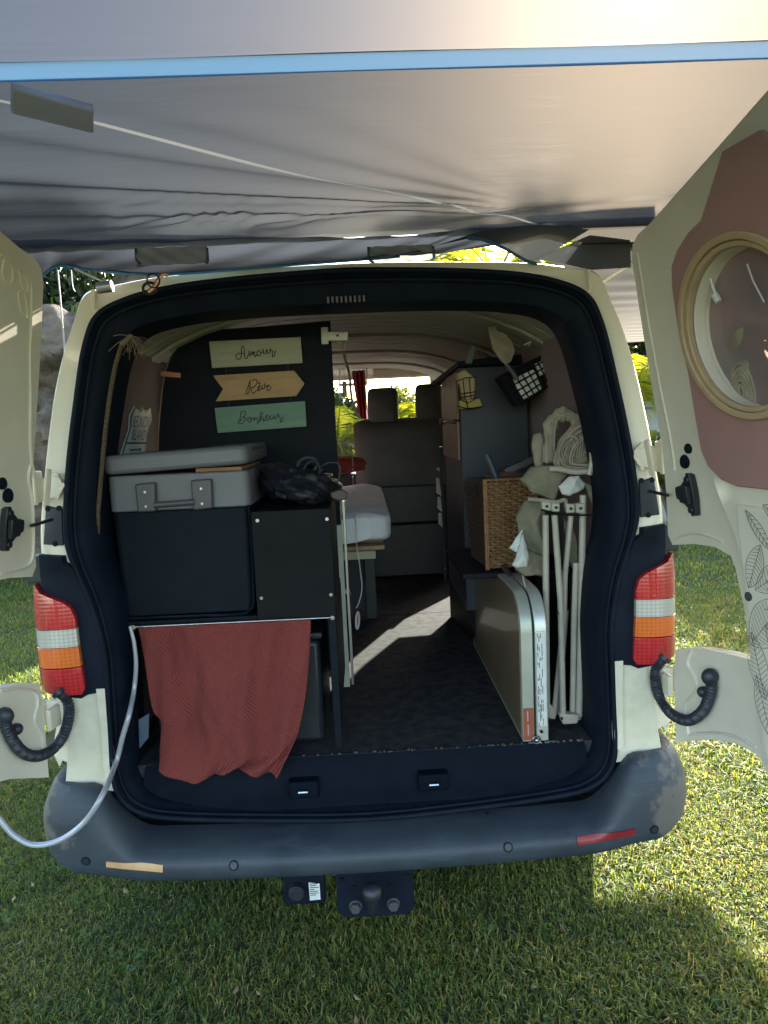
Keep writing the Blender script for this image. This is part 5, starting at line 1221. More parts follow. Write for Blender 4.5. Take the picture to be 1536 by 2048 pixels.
script([[(-0.3296, 0.56, 1.7019), (-0.3299, 0.56, 1.6917), (-0.3311, 0.56, 1.6791), (-0.3339, 0.56, 1.6699), (-0.337, 0.56, 1.6615), (-0.3413, 0.56, 1.6558), (-0.3454, 0.56, 1.6576), (-0.3445, 0.56, 1.6652), (-0.3405, 0.56, 1.6735), (-0.3355, 0.56, 1.6835), (-0.3322, 0.56, 1.6944)], [(-0.3244, 0.56, 1.6966), (-0.3182, 0.56, 1.7005), (-0.3112, 0.56, 1.7019), (-0.3069, 0.56, 1.6967), (-0.3087, 0.56, 1.6883), (-0.3152, 0.56, 1.6801), (-0.3224, 0.56, 1.6753), (-0.3275, 0.56, 1.6764), (-0.3273, 0.56, 1.6662), (-0.3244, 0.56, 1.6584), (-0.3193, 0.56, 1.6582), (-0.312, 0.56, 1.6647), (-0.3049, 0.56, 1.6686), (-0.3011, 0.56, 1.6744), (-0.2981, 0.56, 1.6802), (-0.3006, 0.56, 1.6816), (-0.3044, 0.56, 1.6754), (-0.3057, 0.56, 1.6687), (-0.3034, 0.56, 1.6647), (-0.299, 0.56, 1.6667), (-0.2934, 0.56, 1.6732), (-0.2902, 0.56, 1.6832)], [(-0.3041, 0.56, 1.6864), (-0.2991, 0.56, 1.6917), (-0.297, 0.56, 1.6844)], [(-0.2902, 0.56, 1.6832), (-0.2915, 0.56, 1.6765), (-0.2911, 0.56, 1.6697), (-0.2868, 0.56, 1.6704), (-0.2829, 0.56, 1.677), (-0.2804, 0.56, 1.6888), (-0.2826, 0.56, 1.6812), (-0.2803, 0.56, 1.6777), (-0.2752, 0.56, 1.6775), (-0.2692, 0.56, 1.6773), (-0.2681, 0.56, 1.6806), (-0.2715, 0.56, 1.6816), (-0.2749, 0.56, 1.6758), (-0.2758, 0.56, 1.6682), (-0.2722, 0.56, 1.6642), (-0.2664, 0.56, 1.6678), (-0.2607, 0.56, 1.676)]], ink, s2)
script([[(-0.3652, 0.56, 1.6001), (-0.3678, 0.56, 1.5891), (-0.3712, 0.56, 1.5758), (-0.3713, 0.56, 1.5659)], [(-0.3678, 0.56, 1.5977), (-0.3572, 0.56, 1.6003), (-0.3518, 0.56, 1.597), (-0.3516, 0.56, 1.5909), (-0.3571, 0.56, 1.5825), (-0.3635, 0.56, 1.5803), (-0.3561, 0.56, 1.58), (-0.3534, 0.56, 1.5737), (-0.3583, 0.56, 1.5653), (-0.3673, 0.56, 1.5602), (-0.3759, 0.56, 1.5612), (-0.378, 0.56, 1.5662), (-0.3728, 0.56, 1.5709), (-0.3628, 0.56, 1.5717)], [(-0.3401, 0.56, 1.5793), (-0.3453, 0.56, 1.5746), (-0.3458, 0.56, 1.5673), (-0.3412, 0.56, 1.5627), (-0.336, 0.56, 1.5668), (-0.3349, 0.56, 1.5742), (-0.3388, 0.56, 1.5793), (-0.3343, 0.56, 1.5735), (-0.3292, 0.56, 1.5751), (-0.3254, 0.56, 1.5774)], [(-0.3254, 0.56, 1.5774), (-0.3235, 0.56, 1.5675), (-0.322, 0.56, 1.573), (-0.3167, 0.56, 1.577), (-0.3148, 0.56, 1.5696), (-0.3142, 0.56, 1.5585), (-0.3104, 0.56, 1.5607), (-0.3074, 0.56, 1.5692), (-0.2978, 0.56, 1.5836), (-0.2965, 0.56, 1.5934), (-0.3008, 0.56, 1.5936), (-0.3045, 0.56, 1.5839), (-0.3061, 0.56, 1.5692), (-0.3044, 0.56, 1.5666), (-0.2971, 0.56, 1.5749), (-0.2947, 0.56, 1.5736), (-0.2941, 0.56, 1.5637), (-0.2914, 0.56, 1.5673), (-0.2821, 0.56, 1.5767), (-0.2793, 0.56, 1.5828), (-0.2841, 0.56, 1.5842), (-0.2864, 0.56, 1.5769), (-0.2864, 0.56, 1.5683), (-0.2816, 0.56, 1.5656), (-0.275, 0.56, 1.5727), (-0.2693, 0.56, 1.5836)], [(-0.2693, 0.56, 1.5836), (-0.2718, 0.56, 1.5738), (-0.2672, 0.56, 1.5687), (-0.2612, 0.56, 1.5746), (-0.257, 0.56, 1.583), (-0.2581, 0.56, 1.5757), (-0.2547, 0.56, 1.5706), (-0.2487, 0.56, 1.5765), (-0.2436, 0.56, 1.5886), (-0.2465, 0.56, 1.5825), (-0.24, 0.56, 1.5773), (-0.2381, 0.56, 1.5686), (-0.2386, 0.56, 1.56), (-0.2349, 0.56, 1.5599), (-0.2306, 0.56, 1.5683), (-0.2282, 0.56, 1.578)]], ink_b, s3)
m = MB()
for a in [[(-0.4061, 0.564, 1.7449), (-0.408, 0.564, 1.7174)], [(-0.2025, 0.564, 1.7476), (-0.204, 0.564, 1.7234)], [(-0.4038, 0.564, 1.6375), (-0.4057, 0.564, 1.6113)], [(-0.2006, 0.564, 1.6433), (-0.2019, 0.564, 1.6205)]]: m.tube([Vector(p) for p in a], .0008, n=4)
obj('sign_cord', m, rope_m, sg)

# Reunion Island shield sticker on the left wall
stt = thing('shield_sticker', 'pale blue road shield sticker reading REUNION ISLAND on the left wall', 'sticker', (-.68, .3, 1.45))
SX = -.668
SHO = [(-0.7, 0.411, 1.6279), (-0.7, 0.4359, 1.6163), (-0.7, 0.4591, 1.6137), (-0.7, 0.4796, 1.6174), (-0.7, 0.4966, 1.6257), (-0.7, 0.5092, 1.6165), (-0.7, 0.5339, 1.6138), (-0.7, 0.561, 1.6177), (-0.7, 0.5789, 1.6247), (-0.7, 0.5882, 1.6001), (-0.7, 0.5886, 1.5819), (-0.7, 0.5611, 1.5604), (-0.7, 0.5442, 1.5375), (-0.7, 0.5392, 1.5), (-0.7, 0.5241, 1.4646), (-0.7, 0.505, 1.4329), (-0.7, 0.2753, 1.4459), (-0.7, 0.2991, 1.4888), (-0.7, 0.3301, 1.525), (-0.7, 0.3555, 1.5546), (-0.7, 0.3569, 1.5771), (-0.7, 0.3576, 1.5965), (-0.7, 0.384, 1.612)]
def xf(p): return (SX, p[0], p[1])
po = [(p[1], p[2]) for p in SHO]; cy, cz2 = sum(p[0] for p in po) / len(po), sum(p[1] for p in po) / len(po)
# the wall leans; follow its slope
def wx(z): return -(.71 if z < 1.3 else .71 - .015 * (z - 1.3) / .15 if z < 1.45 else .695 - .02 * (z - 1.45) / .15 if z < 1.6 else .675) + .006
def stk(k, off): return lambda y, z, t: (wx(z) + off + t, cy + (y - cy) * k, cz2 + (z - cz2) * (1 - (1 - k) * .7))
SXO = wx(1.5)
m = MB(); m.solid(po, stk(1, .0), 0, .001, step=.04); obj('sticker_border', m, stick_w, stt)
m = MB(); m.solid(po, stk(.90, .0016), 0, .0008, step=.04); obj('sticker_outline', m, ink_n, stt)
m = MB(); m.solid(po, stk(.82, .003), 0, .0008, step=.04); obj('sticker_field', m, stick_m, stt)
def wall_text(s, quad, nm='sticker_lettering'):
    vs, fs = text_mesh(s, 1.0); xs = [v[0] for v in vs]; zs = [v[1] for v in vs]; x0, x1, z0, z1 = min(xs), max(xs), min(zs), max(zs)
    A, Bq, Cq, Dq = [Vector(q) for q in quad]    # tl, tr, br, bl
    m = MB(); out = []
    for v in vs:
        u, w_ = (v[0] - x0) / (x1 - x0), (v[1] - z0) / (z1 - z0)
        p = Dq.lerp(Cq, u).lerp(A.lerp(Bq, u), w_); out.append((wx(p.z) + .0052, p.y, p.z))
    m.add(out, fs); return obj(nm, m, ink_n, stt, recalc=False)
wall_text('REUNION', [(-0.7, 0.3983, 1.5972), (-0.7, 0.5605, 1.5964), (-0.7, 0.54, 1.5604), (-0.7, 0.3795, 1.5606)])
wall_text('ISLAND', [(-0.7, 0.3919, 1.556), (-0.7, 0.5223, 1.5523), (-0.7, 0.5028, 1.5187), (-0.7, 0.374, 1.5227)])
wall_text('974', [(-0.7, 0.3221, 1.4776), (-0.7, 0.4789, 1.4681), (-0.7, 0.4604, 1.437), (-0.7, 0.3051, 1.4457)])
m = MB(); q = [(-0.7, 0.3369, 1.5174), (-0.7, 0.5323, 1.5132), (-0.7, 0.5305, 1.5068), (-0.7, 0.331, 1.5116)]; m.add([(wx(p[2]) + .0052, p[1], p[2]) for p in q], [(0, 1, 2, 3)])
q = [(-0.7, 0.4517, 1.496), (-0.7, 0.4867, 1.4966), (-0.7, 0.4754, 1.4922), (-0.7, 0.4886, 1.4853), (-0.7, 0.4594, 1.4879), (-0.7, 0.4435, 1.4837), (-0.7, 0.4456, 1.4915)]; m.add([(wx(p[2]) + .0052, p[1], p[2]) for p in q], [tuple(range(7))])
for i in range(4):
    q = [(-0.7, 0.3668, 1.4955), (-0.7, 0.385, 1.495), (-0.7, 0.3833, 1.4889), (-0.7, 0.3652, 1.4895)]; m.add([(wx(p[2]) + .0052, p[1] + i * .019, p[2]) for p in q], [(0, 1, 2, 3)])
obj('sticker_emblem', m, ink_n, stt)

# rope along the left of the opening with a frayed top
rp = thing('hemp_rope', 'twisted brown rope with a frayed end along the left inside edge of the opening', 'rope', (-.64, .09, 1.2))
base = spline([Vector(p) for p in [(-0.5844, 0.085, 1.7708), (-0.6063, 0.085, 1.714), (-0.6256, 0.085, 1.6437), (-0.6431, 0.085, 1.5662), (-0.6606, 0.085, 1.4747), (-0.677, 0.085, 1.382), (-0.6859, 0.085, 1.3286), (-0.6893, 0.085, 1.2773)]], 16)
nb_ = len(base)
for k in range(3):
    m = MB(); P = []
    for i, p in enumerate(base):
        a = i * .95 + k * 2.094; P.append(p + Vector((math.cos(a), math.sin(a), 0)) * .0032)
    m.tube(P, lambda t: .0034 * (1 if t < .9 else 1 - (t - .9) * 7), n=6); obj('strand', m, rope_m, rp, smooth=60)
m = MB(); r = random.Random(2); c = Vector((-0.5688, 0.12, 1.7975))
for i in range(46):
    d = Vector((r.gauss(.012, .020), r.gauss(0, .02), -.034 + r.gauss(0, .012))); m.tube([c, c + d * .5 + Vector((r.gauss(0, .004), 0, .004)), c + d], .0010, n=3)
m.tube([c, base[0]], .007, n=6); obj('frayed_end', m, mat('pale_rope_fibre', (.22, .165, .10), rough=.9), rp)

# cabinet platform carrying the cool box
cab = thing('left_cabinet', 'black cabinet frame on the left carrying the cool box', 'cabinet', (-.37, .35, .62))
x0, x1 = -.665, -.068
m = MB(); m.box((x0, .115, 1.005), (x1, .56, 1.023)); obj('top_board', m, board, cab, bevel=.002)
for (a, b) in ((x1 - .022, .117), (x0 + .002, .117), (x0 + .002, .53)):
    m = MB(); m.box((a, b, .624), (a + .022, b + .022, 1.003)); obj('leg', m, board, cab, bevel=.002)
m = MB(); m.box((-.108, .590, .624), (-.055, .606, 1.34)); obj('pale_upright', m, mat('pale_painted_upright', (.48, .50, .44), (.40, .42, .37), rough=.6, scale=9, bump=.1), cab, bevel=.002)
m = MB(); m.box((-.050, .612, .624), (-.042, .66, 1.28)); obj('side_rail', m, alu, cab, bevel=.001)
m = MB(); m.box((x1 - .018, .142, .70), (x1, .585, 1.003)); obj('side_board', m, board, cab, bevel=.002)
pn = [(-0.2796, 0.118, 1.3118), (-0.0675, 0.118, 1.3085), (-0.0726, 0.118, 1.0054), (-0.2813, 0.118, 1.015)]
m = MB(); m.box((pn[0][0], .112, 1.025), (x1, .50, pn[0][2])); dw = obj('drawer_box', m, board, cab, bevel=.003)
m = MB(); m.box((pn[0][0] - .003, .104, 1.008), (x1 + .002, .111, pn[0][2] + .003)); fp = obj('drawer_front', m, matt_black, dw, bevel=.0015)
for c in [(-0.265, 0.102, 1.291), (-0.0761, 0.102, 1.286), (-0.0765, 0.102, 1.0752), (-0.2682, 0.102, 1.0753)]:
    m = MB(); m.disc(c, (0, 1, 0), .0048, .005, 14, r2=.0036); obj('screw', m, steel, dw)
# black storage bin behind the cloth
m = MB(); m.box((-.60, .16, .624), (-.12, .52, .93)); bn = thing('storage_bin', 'black plastic storage bin in the dark behind the red cloth', 'bin', (-.36, .34, .624)); obj('bin_body', m, plastic, bn, bevel=.015)
m = MB(); m.box((-.61, .15, .935), (-.11, .53, .955)); obj('bin_lid', m, plastic, bn, bevel=.006)
# rod with the red cloth
rd = thing('cloth_rod', 'thin metal rod screwed under the cabinet top that carries the red cloth', 'rod', (-.35, .09, 1.01))
ra = [(-0.6195, 0.092, 1.0146), (-0.0753, 0.092, 1.0126)]; A, Bq = Vector(ra[0]), Vector(ra[1])
m = MB(); m.tube([A, Bq], .0026, n=8); obj('rod', m, steel, rd, smooth=60)
for p in (A, Bq):
    m = MB(); m.tube([p + Vector((0, -.004, 0)), p + Vector((0, .018, 0))], .0062, n=12); m.tube([p + Vector((0, -.006, 0)), p + Vector((0, -.002, 0))], .003, n=8); obj('rod_screw', m, steel, rd)
TOP = [(-0.6074, 0.088, 1.0137), (-0.5067, 0.088, 1.014), (-0.3703, 0.088, 1.0124), (-0.247, 0.088, 1.0115), (-0.1344, 0.088, 1.0112)]
MID = [(-0.5901, 0.066, 0.9141), (-0.4822, 0.066, 0.9081), (-0.3603, 0.066, 0.9014), (-0.2516, 0.066, 0.8954), (-0.1466, 0.066, 0.8897)]
M2 = [(-0.5751, 0.045, 0.7939), (-0.4661, 0.045, 0.7877), (-0.3581, 0.045, 0.7816), (-0.2565, 0.045, 0.7758), (-0.1598, 0.045, 0.7987)]
M3 = [(-0.554, 0.036, 0.7569), (-0.4556, 0.036, 0.7199), (-0.3549, 0.036, 0.7069), (-0.2529, 0.036, 0.7081), (-0.1765, 0.036, 0.7322)]
M4 = [(-0.5595, 0.026, 0.6879), (-0.4578, 0.026, 0.6605), (-0.3568, 0.026, 0.6545), (-0.2551, 0.026, 0.6528), (-0.1914, 0.026, 0.6948)]
BOT = [(-0.5658, 0.02, 0.6228), (-0.4678, 0.02, 0.5997), (-0.3987, 0.02, 0.6199), (-0.3175, 0.02, 0.6193), (-0.2442, 0.02, 0.5977)]
rows = [[Vector(p) for p in q] for q in (TOP, MID, M2, M3, M4, BOT)]
RR = [spline(q, 16) for q in rows]; nc = len(RR[0]); CC = [spline([q[i] for q in RR], 12) for i in range(nc)]
m = MB(); nr = len(CC[0]); vs = []
def fold(u, v):
    d = -.008 * math.sin(math.pi * u) * v + .010 * math.exp(-((u - .20 - .12 * v) / .05) ** 2) * (1 - v * .5) + .013 * math.exp(-((u - .70 + .10 * v) / .055) ** 2) * min(1, v * 2) + .008 * math.exp(-((u - .86 + .22 * v) / .05) ** 2)
    d += .007 * math.exp(-((u - .40 + .14 * math.cos(v * 3)) / .04) ** 2) * (1 - v) - .014 * math.exp(-((u - .52) / .18) ** 2) * math.exp(-((v - .5) / .3) ** 2)
    d += .004 * math.sin(u * 26 + 3 * v) * (.3 + v * .8) + .002 * math.sin(u * 55 + v * 14) * (1 - v) + .006 * v * math.sin(u * 15 + 1.5) * v
    return d
for i in range(nc):
    for j in range(nr):
        u, v = i / (nc - 1), j / (nr - 1); p = CC[i][j]; hem = .004 * math.sin(u * 9 + .7) * v ** 6
        vs.append(p + Vector((0, 2.1 * fold(u, v) * min(1, v * 9 + .15), hem * .6 - .016 * math.exp(-((u - .80) / .07) ** 2) * v ** 8)))
m.add(vs, [(i * nr + j, (i + 1) * nr + j, (i + 1) * nr + j + 1, i * nr + j + 1) for i in range(nc - 1) for j in range(nr - 1)])
o = obj('red_cloth', m, cloth_m, smooth=80); tag(o, 'brick red quilted cloth hanging from the rod under the cool box', 'cloth')
s_ = o.modifiers.new('thick', 'SOLIDIFY'); s_.thickness = .002
# silver bungee strap hanging out at the left
m = MB(); P = spline([Vector(p) for p in [(-0.6155, 0.05, 1.0292), (-0.6089, 0.05, 0.9833), (-0.6089, 0.05, 0.9206), (-0.6203, 0.05, 0.8511), (-0.6398, 0.05, 0.7814), (-0.6629, 0.05, 0.7185), (-0.6835, 0.05, 0.655)][:4]] + [Vector(p) for p in [(-0.6147, -0.02, 0.8093), (-0.6369, -0.02, 0.7488), (-0.6599, -0.02, 0.6809)]] + [Vector(p) for p in [(-0.6462, -0.16, 0.6654), (-0.6976, -0.16, 0.5969), (-0.7601, -0.16, 0.5549), (-0.822, -0.16, 0.5457), (-0.8679, -0.16, 0.5722), (-0.8996, -0.16, 0.616), (-0.9405, -0.16, 0.6833)]], 10)
m.tube(P, lambda t: .0048 + .0022 * min(1, t * 3), n=10, flat=None); o = obj('elastic_strap', m, clear_m, smooth=60); tag(o, 'silver grey elastic cord looping out of the load bay over the left of the bumper', 'cord')
m = MB(); q = [(-0.6376, 0.11, 0.7414), (-0.6054, 0.11, 0.7586), (-0.6128, 0.11, 0.6868), (-0.6422, 0.11, 0.6544)]; m.hexa([Vector(p) + Vector((0, .006, 0)) for p in q], [Vector(p) for p in q]); o = obj('vent_plate', m, mat('blue_grey_plate', (.10, .145, .20), rough=.4), bevel=.003); tag(o, 'small blue grey plate on the inner wall left of the red cloth', 'plate')

# cool box ------------------------------------------------------------
cb = thing('cool_box', 'grey lidded electric cool box with charcoal body standing on the left cabinet', 'cool box', (-.47, .32, 1.024))
bxp = [(-0.6702, 0.125, 1.4244), (-0.2755, 0.125, 1.4305), (-0.6791, 0.125, 1.3261), (-0.2821, 0.125, 1.3318), (-0.6742, 0.125, 1.031), (-0.3026, 0.125, 1.0257)]
X0, X1 = bxp[0][0], -.285; zt1 = (bxp[0][2] + bxp[1][2]) / 2; zm = (bxp[2][2] + bxp[3][2]) / 2; zb1 = 1.024
def rbox(x0, x1, y0, y1, z0, z1, r_, tap=0):
    # rounded vertical corners, light taper towards the base
    m = MB(); cs = []
    for (cx, cy, a0) in ((x1 - r_, y1 - r_, 0), (x0 + r_, y1 - r_, 90), (x0 + r_, y0 + r_, 180), (x1 - r_, y0 + r_, 270)):
        for k in range(6): a = R(a0 + 18 * k); cs.append((cx + r_ * math.cos(a), cy + r_ * math.sin(a)))
    n = len(cs); mx, my = (x0 + x1) / 2, (y0 + y1) / 2
    bot = [(mx + (p[0] - mx) * (1 - tap), my + (p[1] - my) * (1 - tap), z0) for p in cs]; top = [(p[0], p[1], z1) for p in cs]
    m.add(bot + top, [tuple(range(n))[::-1], tuple(range(n, 2 * n))] + [(i, (i + 1) % n, n + (i + 1) % n, n + i) for i in range(n)]); return m
Yb = .52
obj('lower_body', rbox(X0 + .004, X1 - .004, .128, Yb, zb1 + .008, zm - .001, .022, .03), dark_cool, cb, bevel=.004)
obj('upper_body', rbox(X0, X1, .124, Yb + .003, zm, zt1, .024), grey_lid, cb, bevel=.004)
m = MB(); e = [(-0.2895, 0.12, 1.3327), (-0.2878, 0.12, 1.2355), (-0.2935, 0.12, 1.0665), (-0.3079, 0.12, 1.0387), (-0.3336, 0.12, 1.0286), (-0.4722, 0.12, 1.0302), (-0.6655, 0.12, 1.0319)]
m.tube(spline([Vector(p) for p in e], 5), .0045, n=6); obj('corner_bead', m, dark_cool, cb, smooth=60)
# interior rim seen in the wedge of the ajar lid
m = MB(); m.box((X0 + .24, .14, zt1 + .001), (X1 - .02, Yb - .02, zt1 + .010)); obj('tan_contents', m, tan_m, cb)
ld = rbox(X0 - .006, X1 + .004, .116, Yb + .010, 0, .052, .03); an = R(2.0)
LV = []
for v in ld.v:
    dx = v[0] - X0; LV.append((X0 + dx * math.cos(an) - v[2] * math.sin(an), v[1], zt1 + .004 + dx * math.sin(an) + v[2] * math.cos(an)))
ld.v = LV; lo_ = obj('lid', ld, grey_lid, cb, bevel=.012, seg=3)
m = MB(); c = [Vector(p) for p in [(-0.287, 0.3, 1.4654), (-0.2376, 0.3, 1.4735), (-0.2354, 0.3, 1.4853)]]; m.box((X1 - .03, .20, zt1 + .052), (X1 + .0055, .44, zt1 + .062)); obj('lid_latch', m, handle_m, cb, bevel=.004)
for q in [[(-0.5881, 0.116, 1.4049), (-0.5339, 0.116, 1.4078), (-0.5378, 0.116, 1.3286), (-0.5865, 0.116, 1.3282)], [(-0.4381, 0.116, 1.4087), (-0.3825, 0.116, 1.4102), (-0.3843, 0.116, 1.3295), (-0.4376, 0.116, 1.3265)]]:
    V_ = [Vector(p) for p in q]; m = MB(); m.hexa([p + Vector((0, .012, 0)) for p in V_], [p + Vector((0, -.014, 0)) for p in V_]); hb = obj('handle_bracket', m, handle_m, cb, bevel=.005, seg=3)
    for t in (.30, .80):
        c = V_[0].lerp(V_[1], .5).lerp(V_[3].lerp(V_[2], .5), t) + Vector((0, -.016, 0)); mm = MB(); mm.disc(c, (0, 1, 0), .0032, .003, 12); obj('screw', mm, steel, hb)
hb2 = [Vector(p) for p in [(-0.5409, 0.104, 1.3466), (-0.4303, 0.104, 1.3494)]]; m = MB(); m.tube(hb2, .0085, n=12); obj('handle_bar', m, handle_m, cb, smooth=60)

# black bag on the drawer box, with its camera strap
bg = thing('black_bag', 'crumpled black nylon bag with a loop strap lying on the black drawer box', 'bag', (-.17, .3, 1.31))
bt = [(-0.2638, 0.25, 1.3055), (-0.0883, 0.25, 1.3059), (-0.0281, 0.25, 1.3355), (-0.0651, 0.25, 1.4105), (-0.155, 0.25, 1.4176), (-0.2429, 0.25, 1.4042)]
cx0, cx1 = bt[0][0], bt[2][0]; z0_ = pn[0][2] + .006; z1_ = bt[4][2] + .012
def bagf(u, v):
    a = 2 * math.pi * u; ph = math.pi * (v * .98 + .01); x = .5 - .5 * math.cos(a) * math.sin(ph) ** .5; 
    d = Vector((math.cos(a) * math.sin(ph) ** .6, math.sin(a) * math.sin(ph) ** .6, math.cos(ph)))
    n_ = .10 * frac((d.x * 2.2, d.y * 2, d.z * 2.6), 2) + .05 * math.sin(d.x * 19 + d.z * 12)
    zz = (z0_ + z1_) / 2 + d.z * (z1_ - z0_) / 2 * (1 + n_)
    return (( cx0 + cx1) / 2 - .012 + d.x * (cx1 - cx0) / 2 * (1 + n_ * .4), .28 + d.y * .13 * (1 + n_), max(z0_, zz - .020 * d.x))
m = MB(); m.grid(bagf, 48, 26, close_u=True); obj('bag_body', m, bagm, bg, smooth=60)
m = MB(); m.tube(spline([Vector(p) for p in [(-0.1559, 0.22, 1.405), (-0.1573, 0.22, 1.431), (-0.142, 0.22, 1.4474), (-0.119, 0.22, 1.4492), (-0.1025, 0.22, 1.437), (-0.1095, 0.22, 1.4144), (-0.1332, 0.22, 1.4011)]], 6), .006, n=8, flat=((0, 1, 0), .35)); m.tube(spline([Vector(p) for p in [(-0.1458, 0.2, 1.403), (-0.1328, 0.2, 1.4309), (-0.1095, 0.2, 1.4412), (-0.0936, 0.2, 1.4205), (-0.1009, 0.2, 1.3924)]], 6), .0045, n=8); obj('strap_loop', m, bagm, bg, smooth=60)
m = MB(); m.tube(spline([Vector(p) for p in [(-0.096, 0.24, 1.4198), (-0.0737, 0.24, 1.4318), (-0.0491, 0.24, 1.4307), (-0.0382, 0.24, 1.4171), (-0.0426, 0.24, 1.3882), (-0.0587, 0.24, 1.3598)]], 6), .0028, n=8); obj('cable_loop', m, plastic, bg, smooth=60)
m = MB(); q = [(-0.066, 0.14, 1.3547), (-0.0351, 0.14, 1.363), (-0.0163, 0.14, 1.351), (-0.0228, 0.14, 1.3317), (-0.0452, 0.14, 1.3286), (-0.0641, 0.14, 1.3393)]; m.solid([(p[0], p[2]) for p in q], lambda x, z, t: (x, .14 + t, z), 0, .03, step=.1); obj('strap_end', m, mat('dark_brown_leather', (.05, .03, .028), rough=.5), bg, bevel=.004)

# T shaped white catch at the top of the partition, with its beige cord
bk = thing('white_catch', 'white T shaped plastic catch at the top right corner of the partition', 'catch', (-0.0435, 0.57, 1.8321))
q = [(p[0], p[2]) for p in [(-0.0877, 0.565, 1.8606), (-0.0647, 0.565, 1.8613), (-0.0656, 0.565, 1.8453), (-0.0, 0.565, 1.8426), (-0.0014, 0.565, 1.8153), (-0.0654, 0.565, 1.8179), (-0.066, 0.565, 1.8067), (-0.0891, 0.565, 1.806)]]
m = MB(); m.solid(q, lambda x, z, t: (x, .560 + t, z), 0, .018, step=.3); obj('catch_body', m, white_pl, bk, bevel=.002)
c = (-0.0348, 0.556, 1.8316); m = MB(); m.disc(c, (0, 1, 0), .004, .006, 12); obj('catch_screw', m, iron, bk)
m = MB(); m.tube(spline([Vector(p) for p in [(-0.0353, 0.6, 1.8192), (-0.0229, 0.6, 1.8023), (-0.0189, 0.6, 1.7809)]] + [Vector(p) for p in [(-0.0216, 1.1, 1.7926), (-0.01, 1.1, 1.7423), (-0.0085, 1.1, 1.6923), (-0.0049, 1.1, 1.6419), (0.0088, 1.1, 1.5909), (0.0279, 1.1, 1.5638)]], 6), .0055, n=8); o = obj('beige_strap', m, mat('beige_strap_material', (.42, .38, .28), rough=.7), smooth=60); tag(o, 'beige strap hanging from the white catch down to the seat back', 'strap')
pd = thing('cord_pendant', 'small green grey pendant on a thin string in front of the windscreen', 'pendant', (-0.0376, 1.3, 1.6981))
m = MB(); q = [Vector(p) for p in [(-0.0467, 1.3, 1.7327), (-0.0272, 1.3, 1.7318), (-0.0264, 1.3, 1.6633), (-0.046, 1.3, 1.662)]]; m.hexa([p + Vector((0, .01, 0)) for p in q], q); obj('pendant_body', m, net_m, pd, bevel=.003)
m = MB(); m.tube([Vector(p) for p in [(-0.0323, 1.3, 1.8849), (-0.0345, 1.3, 1.8003), (-0.038, 1.3, 1.7323)]], .0012, n=5); obj('pendant_string', m, white_cable, pd)

# ================================================================ BED
bed = thing('bed', 'raised bed with a white sheeted mattress on wooden slats along the left side', 'bed', (-.28, 1.7, .62))
mx0, mx1, my0, my1, mz0, mz1 = -.66, .125, .84, 2.28, 1.085, 1.205
def mat_f(u, v):
    a = 2 * math.pi * u; e = .32; sgn = lambda q: 1 if q >= 0 else -1
    cxm, czm = (mx0 + mx1) / 2, (mz0 + mz1) / 2
    px = cxm + (mx1 - mx0) / 2 * sgn(math.cos(a)) * abs(math.cos(a)) ** e; pz = czm + (mz1 - mz0) / 2 * sgn(math.sin(a)) * abs(math.sin(a)) ** e
    k = min(1, 18 * min(v, 1 - v)) ** .4 if 0 < v < 1 else 0
    k = .80 + .20 * k
    px = cxm + (px - cxm) * k; pz = czm + (pz - czm) * k
    pz += .004 * math.sin(px * 30 + v * 40) + .006 * math.exp(-((px - .02) / .06) ** 2) * math.sin(v * 60)
    return (px, my0 + (my1 - my0) * v, pz)
m = MB(); m.grid(mat_f, 60, 60, close_u=True)
k0 = len(m.v); w_ = 61
m.add([m.v[i * w_] for i in range(60)] + [((mx0 + mx1) / 2, my0 - .004, (mz0 + mz1) / 2)], [(i, (i + 1) % 60, 60) for i in range(60)])
obj('mattress', m, sheet_m, bed, smooth=70)
for i in range(9):
    y = .86 + i * .165; m = MB(); m.box((-.66, y, 1.062), (.095, y + .055, 1.078)); obj('slat', m, wood_l, bed, bevel=.002)
sd = [(-0.1131, 0.86, 1.0894), (0.0933, 0.86, 1.083), (0.088, 0.86, 1.0521), (-0.1152, 0.86, 1.0506)]
m = MB(); m.box((-.66, .845, 1.030), (.06, .862, 1.061)); obj('end_rail', m, mat('pale_olive_rail', (.40, .38, .27), (.33, .31, .21), rough=.6, scale=8), bed, bevel=.002)
for (x, y) in ((.01, 1.47), (.01, 2.1), (-.6, .95)):
    m = MB(); m.box((x, y, .624), (x + .05, y + .05, 1.028)); obj('leg', m, mat('dark_green_leg', (.015, .032, .030), rough=.5) if 'dark_green_leg' not in MATS else MATS['dark_green_leg'], bed, bevel=.003)
m = MB(); m.box((-.60, 1.53, .66), (.005, 1.55, 1.02)); obj('under_bed_panel', m, mat('dark_navy_panel', (.025, .025, .045), rough=.6), bed)
pl = [(-0.2085, 2.05, 1.3368), (-0.044, 2.05, 1.3618), (0.0493, 2.05, 1.3194), (0.0282, 2.05, 1.2767), (-0.1038, 2.05, 1.2582)]
m = MB(); m.ball((-.15, 2.05, pl[0][2] - .005), .17, 30, sq=(1.28, .62, .30), fn=lambda d: 1 + .05 * frac((d.x * 2, d.y * 2, d.z * 3), 4) - .10 * (abs(d.x) > .9)); o = obj('red_bolster', m, red_fab, smooth=70); tag(o, 'red bolster cushion lying on the white mattress', 'cushion')
m = MB(); m.ball((-.30, 2.2, pl[0][2] + .09), .13, 24, sq=(1.2, .4, .8)); o = obj('orange_cushion', m, mat('orange_red_cushion', (.55, .12, .06), (.45, .09, .05), rough=.8, scale=20), smooth=70); tag(o, 'orange red cushion propped up behind the bolster at the edge of the partition', 'cushion')
